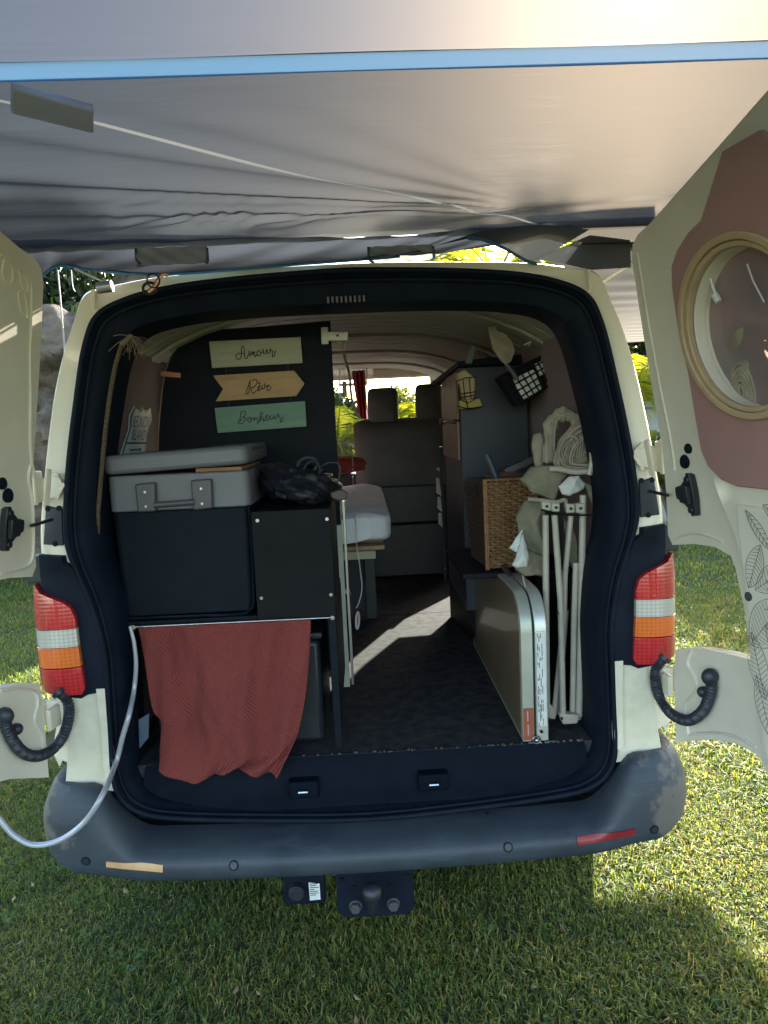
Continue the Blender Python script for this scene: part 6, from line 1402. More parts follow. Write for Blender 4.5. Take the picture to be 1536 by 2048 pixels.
m = MB(); m.tube(spline([Vector(p) for p in [(-0.1117, 2.12, 1.4666), (-0.093, 2.12, 1.4548), (-0.0809, 2.12, 1.4212), (-0.0781, 2.12, 1.3686)]], 4), .005, n=6); obj_ = obj('white_piping', m, white_cable); tag(obj_, 'curved white piping over the orange cushion', 'trim')

# charger and white cable
ch = thing('phone_charger', 'black charger with a white top below the bed beside the pale upright', 'charger', (-0.062, 0.75, 0.8798))
q = [(-0.084, 0.75, 0.9188), (-0.0399, 0.75, 0.9128), (-0.0376, 0.75, 0.8481), (-0.0844, 0.75, 0.8392)]
m = MB(); m.box((q[0][0], .75, q[3][2]), (q[1][0], .79, q[0][2])); obj('charger_body', m, plastic, ch, bevel=.004)
m = MB(); m.box((q[0][0] + .008, .755, q[0][2] + .001), (q[1][0] - .004, .785, q[0][2] + .014)); obj('plug_top', m, white_pl, ch, bevel=.003)
cbq = thing('white_cable', 'white charging cable hanging down over the bed edge into a bundled loop', 'cable', (-0.0183, 0.74, 0.8232))
m = MB(); m.tube(spline([Vector(p) for p in [(-0.0402, 1.95, 1.4532), (-0.035, 1.95, 1.4002), (-0.027, 1.95, 1.3469), (-0.0297, 1.95, 1.2939)]] + [Vector(p) for p in [(-0.0257, 1.6, 1.2796), (-0.0245, 1.6, 1.2068)]] + [Vector(p) for p in [(-0.0097, 0.8, 1.1962), (-0.0101, 0.8, 1.151), (-0.0099, 0.8, 1.0791), (-0.0045, 0.8, 1.0369), (-0.0012, 0.8, 0.989), (0.0021, 0.8, 0.9409), (-0.0035, 0.8, 0.9027), (-0.0167, 0.8, 0.8647), (-0.0248, 0.8, 0.8535)]], 6), .0021, n=6); obj('cable_run', m, white_cable, cbq, smooth=60)
m = MB()
for k in range(4):
    c = Vector((-0.0211, 0.78, 0.8103)); m.tube([c + Vector((.008 * math.sin(a) * (1 - .2 * k) + .003 * math.cos(a), .003 * k, .034 * math.cos(a) * (1 - .06 * k))) for a in [i * math.pi / 10 for i in range(20)]], .0019, n=6, closed=True)
obj('cable_bundle', m, white_cable, cbq, smooth=60)
m = MB(); m.tube([c_ for c_ in [Vector(p) for p in [(-0.049, 2.2, 1.4258), (-0.0427, 2.2, 1.4396), (-0.0259, 2.2, 1.436), (-0.0212, 2.2, 1.4189)]]], .008, n=8); o = obj('cable_clip', m, white_cable); tag(o, 'round white cable clip above the red bolster', 'clip')

# red curtain at the cab
m = MB(); ct = [(-0.0204, 2.75, 1.8865), (0.0653, 2.75, 1.8891), (0.0697, 2.75, 1.5808), (0.0123, 2.75, 1.5834)]
T0, T1_, B1_, B0 = [Vector(p) for p in ct]
m.grid(lambda u, v: (T0.lerp(T1_, u)).lerp(B0.lerp(B1_, u), v) + Vector((0, .022 * math.sin(u * 19 + v * 1.5), 0)), 44, 10); o = obj('red_curtain', m, curt, smooth=80); tag(o, 'red curtain gathered beside the windscreen behind the front seat', 'curtain')
m = MB(); q = [Vector(p) for p in [(0.0738, 2.62, 1.5576), (0.2415, 2.62, 1.5501), (0.2431, 2.62, 1.587), (0.0756, 2.62, 1.5945)]]; m.hexa([p + Vector((0, .05, 0)) for p in q], q); o = obj('red_towel', m, red_fab, bevel=.01); tag(o, 'red cloth visible under the left front headrest', 'towel', None)
m = MB(); q = [Vector(p) for p in [(0.3763, 2.62, 1.5719), (0.5165, 2.62, 1.5657), (0.5178, 2.62, 1.6026), (0.3778, 2.62, 1.6088)]]; m.hexa([p + Vector((0, .05, 0)) for p in q], q); o = obj('red_towel', m, red_fab, bevel=.01); tag(o, 'red cloth visible under the right front headrest', 'towel', None)
# white strips standing in for the bright gap between seat and right cabinet
ra_ = thing('bright_gap_strips', 'white strips standing in for the bright gap between the seat back and the right cabinet', 'bright gap', (.45, 2.2, .62))
for q in [[(0.4381, 2.2, 1.2819), (0.4581, 2.2, 1.2838), (0.4573, 2.2, 1.2611), (0.4489, 2.2, 1.2671)], [(0.436, 2.2, 1.225), (0.4531, 2.2, 1.2242), (0.4637, 2.2, 1.1207), (0.4358, 2.2, 1.1392)], [(0.4407, 2.2, 1.1161), (0.4578, 2.2, 1.1152), (0.4634, 2.2, 1.0286), (0.4383, 2.2, 1.05)], [(0.4431, 2.2, 1.0238), (0.4603, 2.2, 1.023), (0.4631, 2.2, 0.9389), (0.4409, 2.2, 0.9603)]]:
    V_ = [Vector(p) for p in q]; m = MB(); m.hexa([p + Vector((0, .006, 0)) for p in V_], V_); obj('gap_strip', m, white_pl, ra_)
m = MB(); m.box((.462, 2.22, .624), (.48, 2.235, 1.4)); obj('gap_strip_back', m, plastic, ra_)

# ================================================================ RIGHT CABINET
rc = thing('right_cabinet', 'tall dark cabinet on the right of the aisle with brown wooden doors', 'cabinet', (.5, 1.1, .62))
AX = .405
m = MB(); m.box((AX, .875, .80), (.66, 1.44, 1.735)); rcb = obj('carcass', m, mat('dark_navy_cabinet', (.016, .022, .036), (.026, .032, .048), rough=.5, scale=6, bump=.1), rc, bevel=.002)
m = MB(); m.hexa([(AX + .055, .90, .624), (.66, .90, .624), (.66, 1.44, .624), (AX + .0, 1.44, .624)], [(AX + .0, .90, .798), (.66, .90, .798), (.66, 1.44, .798), (AX, 1.44, .798)]); obj('plinth', m, matt_black, rc)
ev = [(0.354, 0.86, 1.8448), (0.4847, 0.86, 1.854)]
m = MB(); m.hexa([(AX - .045, 1.50, 1.700), (.64, 1.50, 1.74), (.64, .86, 1.74), (AX - .006, .86, 1.738)], [(AX - .045, 1.50, 1.722), (.64, 1.50, 1.775), (.64, .86, 1.775), (AX - .006, .86, 1.758)]); obj('top_board', m, board, rc, bevel=.002)
dz = [1.7213, 1.3867, 1.539]
for lo, hi in ((dz[2] + .004, dz[0]), (dz[1], dz[2] - .004)):
    m = MB(); m.box((AX - .010, .905, lo), (AX - .001, 1.41, hi)); obj('cabinet_door', m, wood_d, rc, bevel=.002)
m = MB(); m.box((AX - .024, .93, dz[2] - .012), (AX - .011, .97, dz[2] + .006)); m.box((AX - .020, .97, dz[2] - .006), (AX - .011, 1.36, dz[2] + .002)); m.box((AX - .024, 1.36, dz[2] - .015), (AX - .011, 1.41, dz[2] + .010)); obj('door_catch', m, iron, rc, bevel=.003)
m = MB(); c = (0.404, 1.5755, 0.8279); m.disc(c, (1, 0, 0), .004, .003, 10); obj('screw', m, steel, rc)
# slanted brace of the shelf
m = MB(); m.hexa([(AX - .002, .62, 1.04), (AX - .002, .60, 1.02), (AX - .002, .90, .80), (AX - .002, .90, .83)], [(AX + .012, .62, 1.04), (AX + .012, .60, 1.02), (AX + .012, .90, .80), (AX + .012, .90, .83)]); 
# shelf over the wheel arch carrying the basket
sh = [(0.3664, 0.42, 1.103), (0.438, 0.42, 1.0535), (0.5519, 0.42, 1.0609)]
m.v = []; m.f = []
m.box((.33, .40, sh[1][2] - .022), (.69, .874, sh[1][2] - .004)); obj('shelf', m, board, rc, bevel=.003)
m = MB(); m.box((.575, .45, .624), (.69, .874, sh[1][2] - .024)); obj('wheel_arch_box', m, matt_black, rc, bevel=.01)

# wicker basket
bk_x0, bk_x1 = 0.4162, 0.5837
bz0, bz1 = sh[1][2] + .0, 1.3431
wb_ = thing('wicker_basket', 'woven wicker basket with a dark fabric end standing on the right shelf', 'basket', ((bk_x0 + bk_x1) / 2, .55, bz0))
by0, by1 = .44, .66
m = MB(); sk_ = .035
m.hexa([(bk_x0 + .004, by0 + .008, bz0), (bk_x1, by0 + .008, bz0), (bk_x1, by1, bz0), (bk_x0 + .004 - sk_ * .5, by1, bz0)], [(bk_x0 + .004, by0 + .008, bz1 - .006), (bk_x1, by0 + .008, bz1 - .006), (bk_x1, by1, bz1 - .006), (bk_x0 + .004 - sk_, by1, bz1 - .006)]); obj('basket_body', m, wick_d, wb_)
m = MB(); rws = 30
nst = 9
for i in range(rws):
    z = bz0 + .006 + (bz1 - bz0 - .010) * i / rws; P = []
    for k in range(73):
        x = bk_x0 + .003 + (bk_x1 - bk_x0) * k / 72; P.append((x, by0 + .004 + .0042 * math.sin(k / 72 * nst * math.pi + (i % 2) * math.pi), z + .0012 * math.sin(k * 1.1 + i * 2.3)))
    m.tube(P, .0034, n=5)
o = obj('weave', m, wick, wb_, smooth=60); 
m = MB()
for k in range(nst + 1): x = bk_x0 + .004 + (bk_x1 - bk_x0 - .004) * k / nst; m.tube([(x, by0 + .005, bz0), (x, by0 + .005, bz1 + .002)], .0026, n=5)
m.tube([(bk_x0, by0 + .001, bz0 - .002), (bk_x0 - .002, by0 + .001, bz1 + .004)], .0055, n=8); m.tube([(bk_x0 + .006, by0 - .001, bz0 - .002), (bk_x0 + .004, by0 - .001, bz1 + .004)], .0035, n=8)
m.tube([(bk_x0, by0, bz1), (bk_x1, by0, bz1)], .0045, n=8); obj('stakes', m, wick, wb_, smooth=60)
m = MB()
for i in range(26):
    z = bz0 + .008 + (bz1 - bz0 - .016) * i / 26
    m.tube([(bk_x0 - (sk_ * (.5 + .5 * i / 26)) * k / 14 - .001 + .0014 * math.sin(k * 2.2 + i * math.pi), by0 + .01 + (by1 - by0 - .01) * k / 14, z) for k in range(15)], .0032, n=4)
obj('end_weave', m, wick_d, wb_, smooth=60)
m = MB(); q = [(0.3953, 0.5, 1.323), (0.4068, 0.5, 1.3208), (0.4058, 0.5, 1.286), (0.3959, 0.5, 1.2898)]; m.add([Vector(p) + Vector((-.004, 0, 0)) for p in q], [(0, 1, 2, 3)]); obj('hand_hole', m, matt_black, wb_)
# things in the basket
m = MB(); a = [Vector(p) for p in [(0.436, 0.5, 1.4183), (0.4514, 0.5, 1.3798), (0.47, 0.5, 1.3294)]]; m.tube(a, .011, n=12); m.tube([a[0] + Vector((-.003, 0, .006)), a[0] + Vector((.0, .0, -.001))], .0125, n=12); o = obj('tool_handle', m, mat('dark_slate_blue_handle', (.045, .065, .09), rough=.45), smooth=50); tag(o, 'dark slate blue hollow handle sticking up out of the wicker basket', 'handle')
m = MB(); q = [Vector(p) for p in [(0.4949, 0.52, 1.3716), (0.5959, 0.52, 1.4101), (0.6021, 0.52, 1.3883), (0.5044, 0.52, 1.3512)]]; m.hexa([p + Vector((0, .03, 0)) for p in q], q); o = obj('grey_box_edge', m, handle_m, bevel=.003); tag(o, 'flat grey strip lying slanted in the top of the wicker basket', 'box')
m = MB(); m.ball((0.5037, 0.55, 1.3493), .05, 18, sq=(1.4, .8, .4), fn=lambda d: 1 + .12 * frac((d.x * 2, d.y * 2, d.z * 2), 3)); o = obj('brown_bundle', m, wick_d, smooth=60); tag(o, 'brown crumpled bundle inside the wicker basket', 'bundle')

# lantern on the cabinet end
ln = thing('lantern', 'cream lantern with black wire bands on the near face of the right cabinet', 'lantern', (0.4263, 0.83, 1.6129))
q = [Vector(p) for p in [(0.3861, 0.84, 1.7104), (0.422, 0.84, 1.7289), (0.4619, 0.84, 1.6925), (0.4582, 0.84, 1.6303), (0.4464, 0.84, 1.6124), (0.409, 0.84, 1.6104)]]
m = MB(); m.solid([(p.x, p.z) for p in q], lambda x, z, t: (x, .835 + t, z), 0, .03, step=.2); obj('lantern_body', m, yellow_w, ln, bevel=.008)
q = [Vector(p) for p in [(0.3946, 0.83, 1.6125), (0.4729, 0.83, 1.6164), (0.4833, 0.83, 1.5865), (0.3973, 0.83, 1.5811)]]; m = MB(); m.solid([(p.x, p.z) for p in q], lambda x, z, t: (x, .83 + t, z), 0, .035, step=.2); obj('lantern_base', m, mat('mustard_box', (.42, .32, .10), rough=.6), ln, bevel=.003)
m = MB()
for a in [[(0.3873, 0.828, 1.6822), (0.4192, 0.828, 1.6936), (0.4619, 0.828, 1.6954)], [(0.3944, 0.828, 1.6728), (0.4018, 0.828, 1.6139)], [(0.4115, 0.828, 1.6866), (0.4167, 0.828, 1.6133)], [(0.434, 0.828, 1.6929), (0.4391, 0.828, 1.616)], [(0.3943, 0.826, 1.6215), (0.4242, 0.826, 1.6257), (0.4541, 0.826, 1.6299)], [(0.4015, 0.826, 1.6139), (0.4272, 0.826, 1.6017), (0.4574, 0.826, 1.6169)], [(0.3985, 0.826, 1.636), (0.4582, 0.826, 1.6425)], [(0.4199, 0.824, 1.6166), (0.4261, 0.824, 1.576)], [(0.3857, 0.824, 1.5925), (0.4299, 0.824, 1.5795), (0.4823, 0.824, 1.5883)]]: m.tube([Vector(p) for p in a], .0017, n=5)
obj('wire_band', m, iron, ln)
m = MB(); q = [Vector(p) for p in [(0.4386, 0.85, 1.7965), (0.4597, 0.85, 1.8175), (0.4665, 0.85, 1.7954), (0.4501, 0.85, 1.745), (0.4241, 0.85, 1.7498)]]; m.solid([(p.x, p.z) for p in q], lambda x, z, t: (x, .85 + t, z), 0, .015, step=.2); o = obj('grey_pouch', m, mat('grey_green_pouch', (.17, .19, .17), rough=.8), bevel=.004); tag(o, 'small grey green pouch high on the right cabinet above the lantern', 'pouch')

# cream cloth bag hanging from the right ceiling edge
bgp = [(p[0], p[2]) for p in [(0.4594, 0.55, 1.8347), (0.4827, 0.55, 1.8434), (0.4888, 0.55, 1.8239), (0.5117, 0.55, 1.8133), (0.5343, 0.55, 1.7898), (0.5451, 0.55, 1.7571), (0.5328, 0.55, 1.7252), (0.5159, 0.55, 1.7129), (0.4996, 0.55, 1.7266), (0.474, 0.55, 1.7633), (0.4666, 0.55, 1.7958)]]
bb = thing('hanging_pouch', 'cream cloth pouch hanging upside down near the top right of the load bay', 'pouch', (bgp[0][0], .55, bgp[7][1]))
pcx, pcz = sum(p[0] for p in bgp) / 11, sum(p[1] for p in bgp) / 11
m = MB(); m.solid(bgp, lambda x, z, t: (x, .55 + t * max(.25, 1 - (abs(x - pcx) + abs(z - pcz)) / .09), z), -.018, .018, step=.012); obj('pouch_body', m, canvas, bb, smooth=60)
m = MB(); m.tube([Vector(p) for p in [(0.4825, 0.55, 1.8354), (0.4914, 0.55, 1.8591), (0.5133, 0.55, 1.8774)]], .002, n=5); obj('pouch_cord', m, canvas, bb)
m = MB(); m.tube([Vector(p) for p in [(0.516, 0.55, 1.7161), (0.5386, 0.55, 1.6875), (0.5513, 0.55, 1.6625)]], .008, n=8); obj('pouch_neck', m, handle_m, bb, smooth=60)
# black wire crate with white contents under the ceiling
wc = thing('wire_crate', 'black lattice crate holding white packets in the upper right corner', 'crate', (0.6065, 0.6, 1.6634))
q = [Vector(p) for p in [(0.5487, 0.6, 1.6692), (0.6208, 0.6, 1.6995), (0.6468, 0.6, 1.6316), (0.5812, 0.6, 1.5975)]]
m = MB(); m.hexa([p + Vector((0, .012, 0)) for p in q], [p + Vector((0, .002, 0)) for p in q]); obj('white_packet', m, white_cl, wc, bevel=.002)
q3 = [Vector(p) for p in [(0.6245, 0.6, 1.7159), (0.6622, 0.6, 1.7309), (0.6751, 0.6, 1.6905), (0.6408, 0.6, 1.6753)]]
m = MB(); m.hexa([p + Vector((0, .012, 0)) for p in q3], [p + Vector((0, .002, 0)) for p in q3]); obj('white_packet', m, white_cl, wc, bevel=.002)
big = [Vector(p) for p in [(0.5038, 0.595, 1.6808), (0.668, 0.595, 1.7501), (0.704, 0.595, 1.6656), (0.5694, 0.595, 1.5777)]]
m = MB()
for i in range(9):
    t = i / 8; m.tube([big[0].lerp(big[1], t), big[3].lerp(big[2], t)], .0026, n=5)
for i in range(6):
    t = i / 5; m.tube([big[0].lerp(big[3], t), big[1].lerp(big[2], t)], .0026, n=5)
obj('lattice', m, iron, wc)
m = MB(); bq = [p + Vector((.01, .16, .0)) for p in big]; m.hexa(bq, [p + Vector((0, .014, 0)) for p in big]); obj('crate_body', m, matt_black, wc)
m = MB(); m.tube([Vector(p) for p in [(0.5656, 0.5, 1.77), (0.5885, 0.5, 1.7785), (0.5817, 0.5, 1.7662)]], .003, n=6); o = obj('white_hook', m, white_pl); tag(o, 'tiny white hook on the dark wall above the lattice crate', 'hook')

# ================================================================ FOLDING TABLE
ft = thing('folding_table', 'folded aluminium edged camping table standing on its side at the right', 'table', (.50, .5, .622))
TX0, TX1, TX2, TX3 = 0.4433, 0.4774, 0.4831, 0.5172
TY0, TY1, TZ0, TZ1 = .082, .99, .626, 1.045
def tprof(r_, y0=TY0, z1=TZ1):
    P = [(y0, TZ0), (TY1, TZ0), (TY1, z1 - r_)]
    P += [(TY1 - r_ + r_ * math.cos(a), z1 - r_ + r_ * math.sin(a)) for a in [R(18 * k) for k in range(1, 6)]]
    P += [(y0 + r_ - r_ * math.sin(a), z1 - r_ + r_ * math.cos(a)) for a in [R(15 * k) for k in range(0, 7)]]
    return P
def slab(x0, x1, mt, nm, inset, face, fm):
    m = MB(); P = tprof(.105); n = len(P); 
    m.add([(x0, y, z) for y, z in P] + [(x1, y, z) for y, z in P], [(i, (i + 1) % n, n + (i + 1) % n, n + i) for i in range(n)] + [tuple(range(n)), tuple(range(2 * n - 1, n - 1, -1))])
    h = obj(nm, m, mt, ft, bevel=.0025, smooth=45)
    cy_, cz_ = sum(p[0] for p in P) / n, sum(p[1] for p in P) / n
    Q2 = [(cy_ + (y - cy_) * .975, cz_ + (z - cz_) * .95) for y, z in P]; xf_ = x0 - .0025 if face < 0 else x1 + .0025; xe = x0 if face < 0 else x1
    m = MB(); m.add([(xf_, y, z) for y, z in Q2] + [(xe, y, z) for y, z in Q2], [tuple(range(n))] + [(i, (i + 1) % n, n + (i + 1) % n, n + i) for i in range(n)]); obj('table_leaf', m, fm, h, bevel=.001, smooth=30)
    return h
ha = slab(TX0, TX1, tbl_rim, 'left_half', .03, -1, tbl_m); hb_ = slab(TX2, TX3, tbl_rim2, 'right_half', .03, 1, tbl_m)
m = MB(); z0_, z1_ = .632, .725; m.box((TX0 + .003, TY0 - .004, z0_), (TX1 - .003, TY0 - .0005, z1_)); tg = obj('rust_red_insert', m, tag_m, ft, bevel=.001)
m = MB(); m.box((TX0 + .011, TY0 - .009, .690), (TX0 + .016, TY0 - .0045, .720)); m.box((TX0 + .012, TY0 - .009, .648), (TX0 + .017, TY0 - .0045, .680)); obj('leg_clip', m, mat('pinkish_plastic', (.42, .30, .28), rough=.5), ft, bevel=.001)
m = MB(); m.box((TX2 + .004, TY0 - .0022, .672), (TX3 - .005, TY0 - .0006, .945)); lb_ = obj('instruction_label', m, label_m, ft)
m = MB(); r = random.Random(12)
z = .94
while z > .68:
    k = r.choice([1, 2, 2, 3])
    for j in range(k):
        x = TX2 + .006 + .0045 * r.randint(0, 3) * .9; m.box((x, TY0 - .0029, z - r.uniform(.004, .012)), (x + .0016, TY0 - .0023, z))
    z -= r.uniform(.004, .012)
obj('label_print', m, ink_b, lb_)
vs, fs = text_mesh('T-80-UA', 1.0); xs = [v[0] for v in vs]; zz = [v[1] for v in vs]
m = MB(); m.add([(TX2 + .0095 + (v[1] - min(zz)) / (max(zz) - min(zz)) * .006, TY0 - .0030, .735 - (v[0] - min(xs)) / (max(xs) - min(xs)) * .045) for v in vs], fs); obj('label_lettering', m, ink_b, lb_, recalc=False)
m = MB(); m.disc((TX2 + .013, TY0 - .003, .655), (0, 1, 0), .0045, .005, 12); obj('rivet', m, iron, ft)
m = MB(); m.ball((TX1 + .003, TY0 - .010, .634), .007, 14); m.tube([(TX1 + .003 + .011 * math.cos(a), TY0 - .008, .634 + .011 * math.sin(a)) for a in [i * math.pi / 8 for i in range(16)]], .002, n=6, closed=True); obj('latch_knob', m, steel, ft, smooth=60)
# carrying strap on the table top corner
m = MB(); hp_ = [(0.4386, 0.3, 1.0466), (0.4587, 0.3, 1.0503), (0.4767, 0.3, 1.029), (0.5099, 0.3, 0.9928)]
m.tube(spline([Vector((TX1 - .01, .52, TZ1 + .004)), Vector((TX1 - .01, .47, TZ1 + .022)), Vector((TX1 - .008, .40, TZ1 + .012)), Vector((TX1 - .006, .33, TZ1 + .003))], 6), .010, n=8, flat=((0, 0, 1), .35)); obj('carry_handle', m, handle_m, ft, smooth=60)

# ================================================================ FOLDED STOOL with poles and canvas
fs_ = thing('folded_stool', 'folded camp stool with cream tube legs and beige canvas strapped upright at the right', 'folding stool', (0.5972, 0.2, 0.6318))
def tb_(pts, y, r_, nm='leg', mt=tube_m, dy=0):
    m = MB(); P = [Vector(p) for p in pts]
    for i, p in enumerate(P): p.y += dy * i
    m.tube(P, r_, n=12); return obj(nm, m, mt, fs_, bevel=.0008, smooth=50)
tb_([(0.5466, 0.19, 1.2559), (0.5437, 0.19, 1.0056), (0.5406, 0.19, 0.6549)], 0, .0095)
tb_([(0.5673, 0.17, 1.2574), (0.5808, 0.17, 1.0086), (0.5829, 0.17, 0.6486)], 0, .0092)
tb_([(0.6235, 0.2, 1.251), (0.6035, 0.2, 1.0749), (0.5988, 0.2, 0.955), (0.5642, 0.2, 0.6494)], 0, .0085)
tb_([(0.6334, 0.19, 1.1125), (0.6251, 0.19, 0.9262), (0.617, 0.19, 0.6428)], 0, .0090)
tb_([(0.653, 0.18, 1.3097), (0.6451, 0.18, 1.0028), (0.6336, 0.18, 0.6507)], 0, .0098)
tb_([(0.6177, 0.24, 0.9587), (0.6034, 0.24, 0.8042), (0.5903, 0.24, 0.647)], 0, .0070)
for q in [[(0.5309, 0.165, 1.2984), (0.5581, 0.165, 1.2971), (0.5576, 0.165, 1.27), (0.5304, 0.165, 1.2713)], [(0.5568, 0.155, 1.294), (0.5795, 0.155, 1.2929), (0.5791, 0.155, 1.2673), (0.5563, 0.155, 1.2684)], [(0.598, 0.155, 1.2892), (0.6222, 0.155, 1.288), (0.6218, 0.155, 1.2623), (0.5976, 0.155, 1.2635)], [(0.6251, 0.16, 1.2887), (0.6537, 0.16, 1.2874), (0.6534, 0.16, 1.2588), (0.6262, 0.16, 1.2615)]]:
    V_ = [Vector(p) for p in q]; m = MB(); m.hexa([p + Vector((0, .022, 0)) for p in V_], V_); jb = obj('corner_joint', m, tube_m, fs_, bevel=.003)
    c = sum(V_, Vector()) / 4; m = MB(); m.disc(c + Vector((0, -.002, 0)), (0, 1, 0), .0042, .004, 12); obj('joint_bolt', m, iron, jb)
for q in [[(0.5685, 0.16, 0.669), (0.6306, 0.16, 0.6624), (0.6244, 0.16, 0.6351), (0.5799, 0.16, 0.6346)], [(0.5417, 0.18, 0.6977), (0.5652, 0.18, 0.6732), (0.5647, 0.18, 0.6423), (0.5408, 0.18, 0.6467)], [(0.6277, 0.2, 0.6536), (0.67, 0.2, 0.6512), (0.6697, 0.2, 0.6277), (0.6304, 0.2, 0.6268)]]:
    V_ = [Vector(p) for p in q]; m = MB(); m.hexa([p + Vector((0, .03, 0)) for p in V_], V_); obj('foot', m, tube_m, fs_, bevel=.005, seg=3)
m = MB(); m.tube(spline([Vector(p) for p in [(0.5227, 0.145, 1.2783), (0.5622, 0.145, 1.2664), (0.6046, 0.145, 1.2587), (0.65, 0.145, 1.2565), (0.6899, 0.145, 1.2574), (0.707, 0.145, 1.2651)]], 4), .0028, n=6); obj('elastic_tie', m, iron, fs_)
m = MB()
for c in [(0.5683, 0.158, 0.9739), (0.5766, 0.158, 0.6556), (0.5368, 0.158, 0.6579)]: m.disc(c, (0, 1, 0), .0035, .004, 10)
obj('rivet', m, iron, fs_)
canvas_h = mat('canvas_hem_tape', (.46, .42, .33), (.38, .345, .265), rough=.85, scale=60, bump=.4, bscale=500)
khaki = mat('khaki_canvas', (.25, .235, .165), (.19, .18, .125), rough=.95, scale=20, bump=.4, bscale=300)
# canvas folds: several draped lobes, each a thick folded sheet
def lobe(poly, y, th, nm='canvas_fold', mt=canvas, am=.012, seed=0, par=fs_):
    P = [(p[0], p[2]) for p in poly]; cx_, cz_ = sum(p[0] for p in P) / len(P), sum(p[1] for p in P) / len(P)
    P = [(p.x + .0022 * math.sin(i * 1.9 + seed), p.y + .0022 * math.sin(i * 2.7 + seed * 3)) for i, p in enumerate(spline([(a, b, 0) for a, b in P], 3, True))]
    w_ = max(p[0] for p in P) - min(p[0] for p in P); h_ = max(p[1] for p in P) - min(p[1] for p in P)
    B0 = np.array(P)
    def f(x, z, t):
        e = math.sqrt(((B0 - (x, z)) ** 2).sum(1).min()); k = min(1, e / .022) ** .5
        q = x * math.cos(seed * 1.3) + z * math.sin(seed * 1.3); d = am * (.55 * (1 - 2 * abs(math.sin(q * 55 + 4 * math.sin(z * 23 + seed)))) + .4 * (1 - 2 * abs(math.sin(q * 101 + 5 * math.sin(x * 31 - z * 20 + seed)))))
        return (x, y + t * k + d * k, z)
    m = MB(); m.solid(P, f, -th, th, step=.010); lo = obj(nm, m, mt, par, smooth=70)
    if th > .012:
        m = MB(); m.tube([(p[0], y - .002 + .003 * math.sin(i * .9), p[1]) for i, p in enumerate(P)][:int(len(P) * .7)], .0021, n=6); obj('canvas_hem', m, canvas_h, lo, smooth=60)
    return lo
def facet(P, F, nm='canvas_fold', mt=canvas, par=fs_, seed=0, cuts=5, am=.004):
    # folded cloth: flat panels meeting in creases, finely subdivided and lightly rumpled
    bm = bmesh.new(); vs = [bm.verts.new(p) for p in P]
    for f in F: bm.faces.new([vs[i] for i in f])
    bmesh.ops.triangulate(bm, faces=bm.faces)
    bmesh.ops.subdivide_edges(bm, edges=bm.edges, cuts=cuts, use_grid_fill=True)
    for v in bm.verts:
        x, z = v.co.x, v.co.z; v.co.y += am * (math.sin(x * 80 + z * 35 + seed) * .5 + math.sin(z * 130 - x * 60 + seed * 2) * .35 + .3 * math.sin(x * 240 + z * 90 + seed)); v.co.x += .0012 * math.sin(z * 160 + seed); v.co.z += .0012 * math.sin(x * 150 + seed)
    m = MB(); bm.verts.index_update(); m.add([tuple(v.co) for v in bm.verts], [tuple(v.index for v in f.verts) for f in bm.faces]); bm.free()
    o = obj(nm, m, mt, par, smooth=28); sdf = o.modifiers.new('thick', 'SOLIDIFY'); sdf.thickness = .0035; sdf.offset = 0; return o
def Yd(pts, ys): return [(p[0], p[1] + d, p[2]) for p, d in zip(pts, ys)]
# hood shaped upper roll: a wide padded band looping up and over
m = MB(); m.tube(spline([Vector(p) for p in [(0.5911, 0.3, 1.3996), (0.5906, 0.3, 1.4596), (0.5944, 0.3, 1.5086), (0.6114, 0.3, 1.5346), (0.6386, 0.3, 1.5408), (0.6685, 0.3, 1.5261), (0.6924, 0.3, 1.5043)]], 7), lambda t: .020 + .004 * math.sin(t * 23) + .002 * math.sin(t * 61), n=18, flat=((0, 1, 0), .55)); obj('canvas_fold', m, canvas, fs_, smooth=70)
for off in (-.012, .012):
    m = MB(); m.tube([p + Vector((off, -.011, off * .2)) for p in spline([Vector(p) for p in [(0.5911, 0.3, 1.3996), (0.5906, 0.3, 1.4596), (0.5944, 0.3, 1.5086), (0.6114, 0.3, 1.5346), (0.6386, 0.3, 1.5408), (0.6685, 0.3, 1.5261), (0.6924, 0.3, 1.5043)]], 7)], .0016, n=5); obj('canvas_seam', m, canvas_h, fs_)
# mesh pocket with concentric hems
PO = [(0.5896, 0.25, 1.3918), (0.5963, 0.25, 1.4385), (0.6206, 0.25, 1.4841), (0.6564, 0.25, 1.5116), (0.6977, 0.25, 1.5185), (0.7122, 0.25, 1.4887), (0.7103, 0.25, 1.4406), (0.6965, 0.25, 1.3972), (0.6666, 0.25, 1.3794), (0.6221, 0.25, 1.3815)]
lobe(PO, .255, .012, am=.005, seed=2)
cp = sum((Vector(p) for p in PO), Vector()) / len(PO)
for k in (.92, .80, .62, .56):
    m = MB(); m.tube(spline([cp + (Vector(p) - cp) * k + Vector((.004 * (1 - k) * 10, -.022 - .010 * (1 - k), -.006 * (1 - k) * 5)) for p in PO], 6, True), .0026 if k > .6 else .0018, n=6, closed=True); obj('canvas_seam', m, canvas_h, fs_, smooth=60)
m = MB()
for i in range(9):
    t = -1 + 2 * i / 8; m.tube([cp + Vector((t * .026, -.020, -.030 * math.sqrt(max(0, 1 - t * t)) )), cp + Vector((t * .030 + .004, -.024, 0)), cp + Vector((t * .022 + .006, -.020, .036 * math.sqrt(max(0, 1 - t * t))))], .0013, n=4)
obj('pocket_pleats', m, canvas_h, fs_, kind='stuff')
lobe([(0.546, 0.32, 1.4808), (0.5795, 0.32, 1.4823), (0.5819, 0.32, 1.4445), (0.5748, 0.32, 1.3918), (0.5473, 0.32, 1.3931)], .32, .012, am=.003, seed=3)
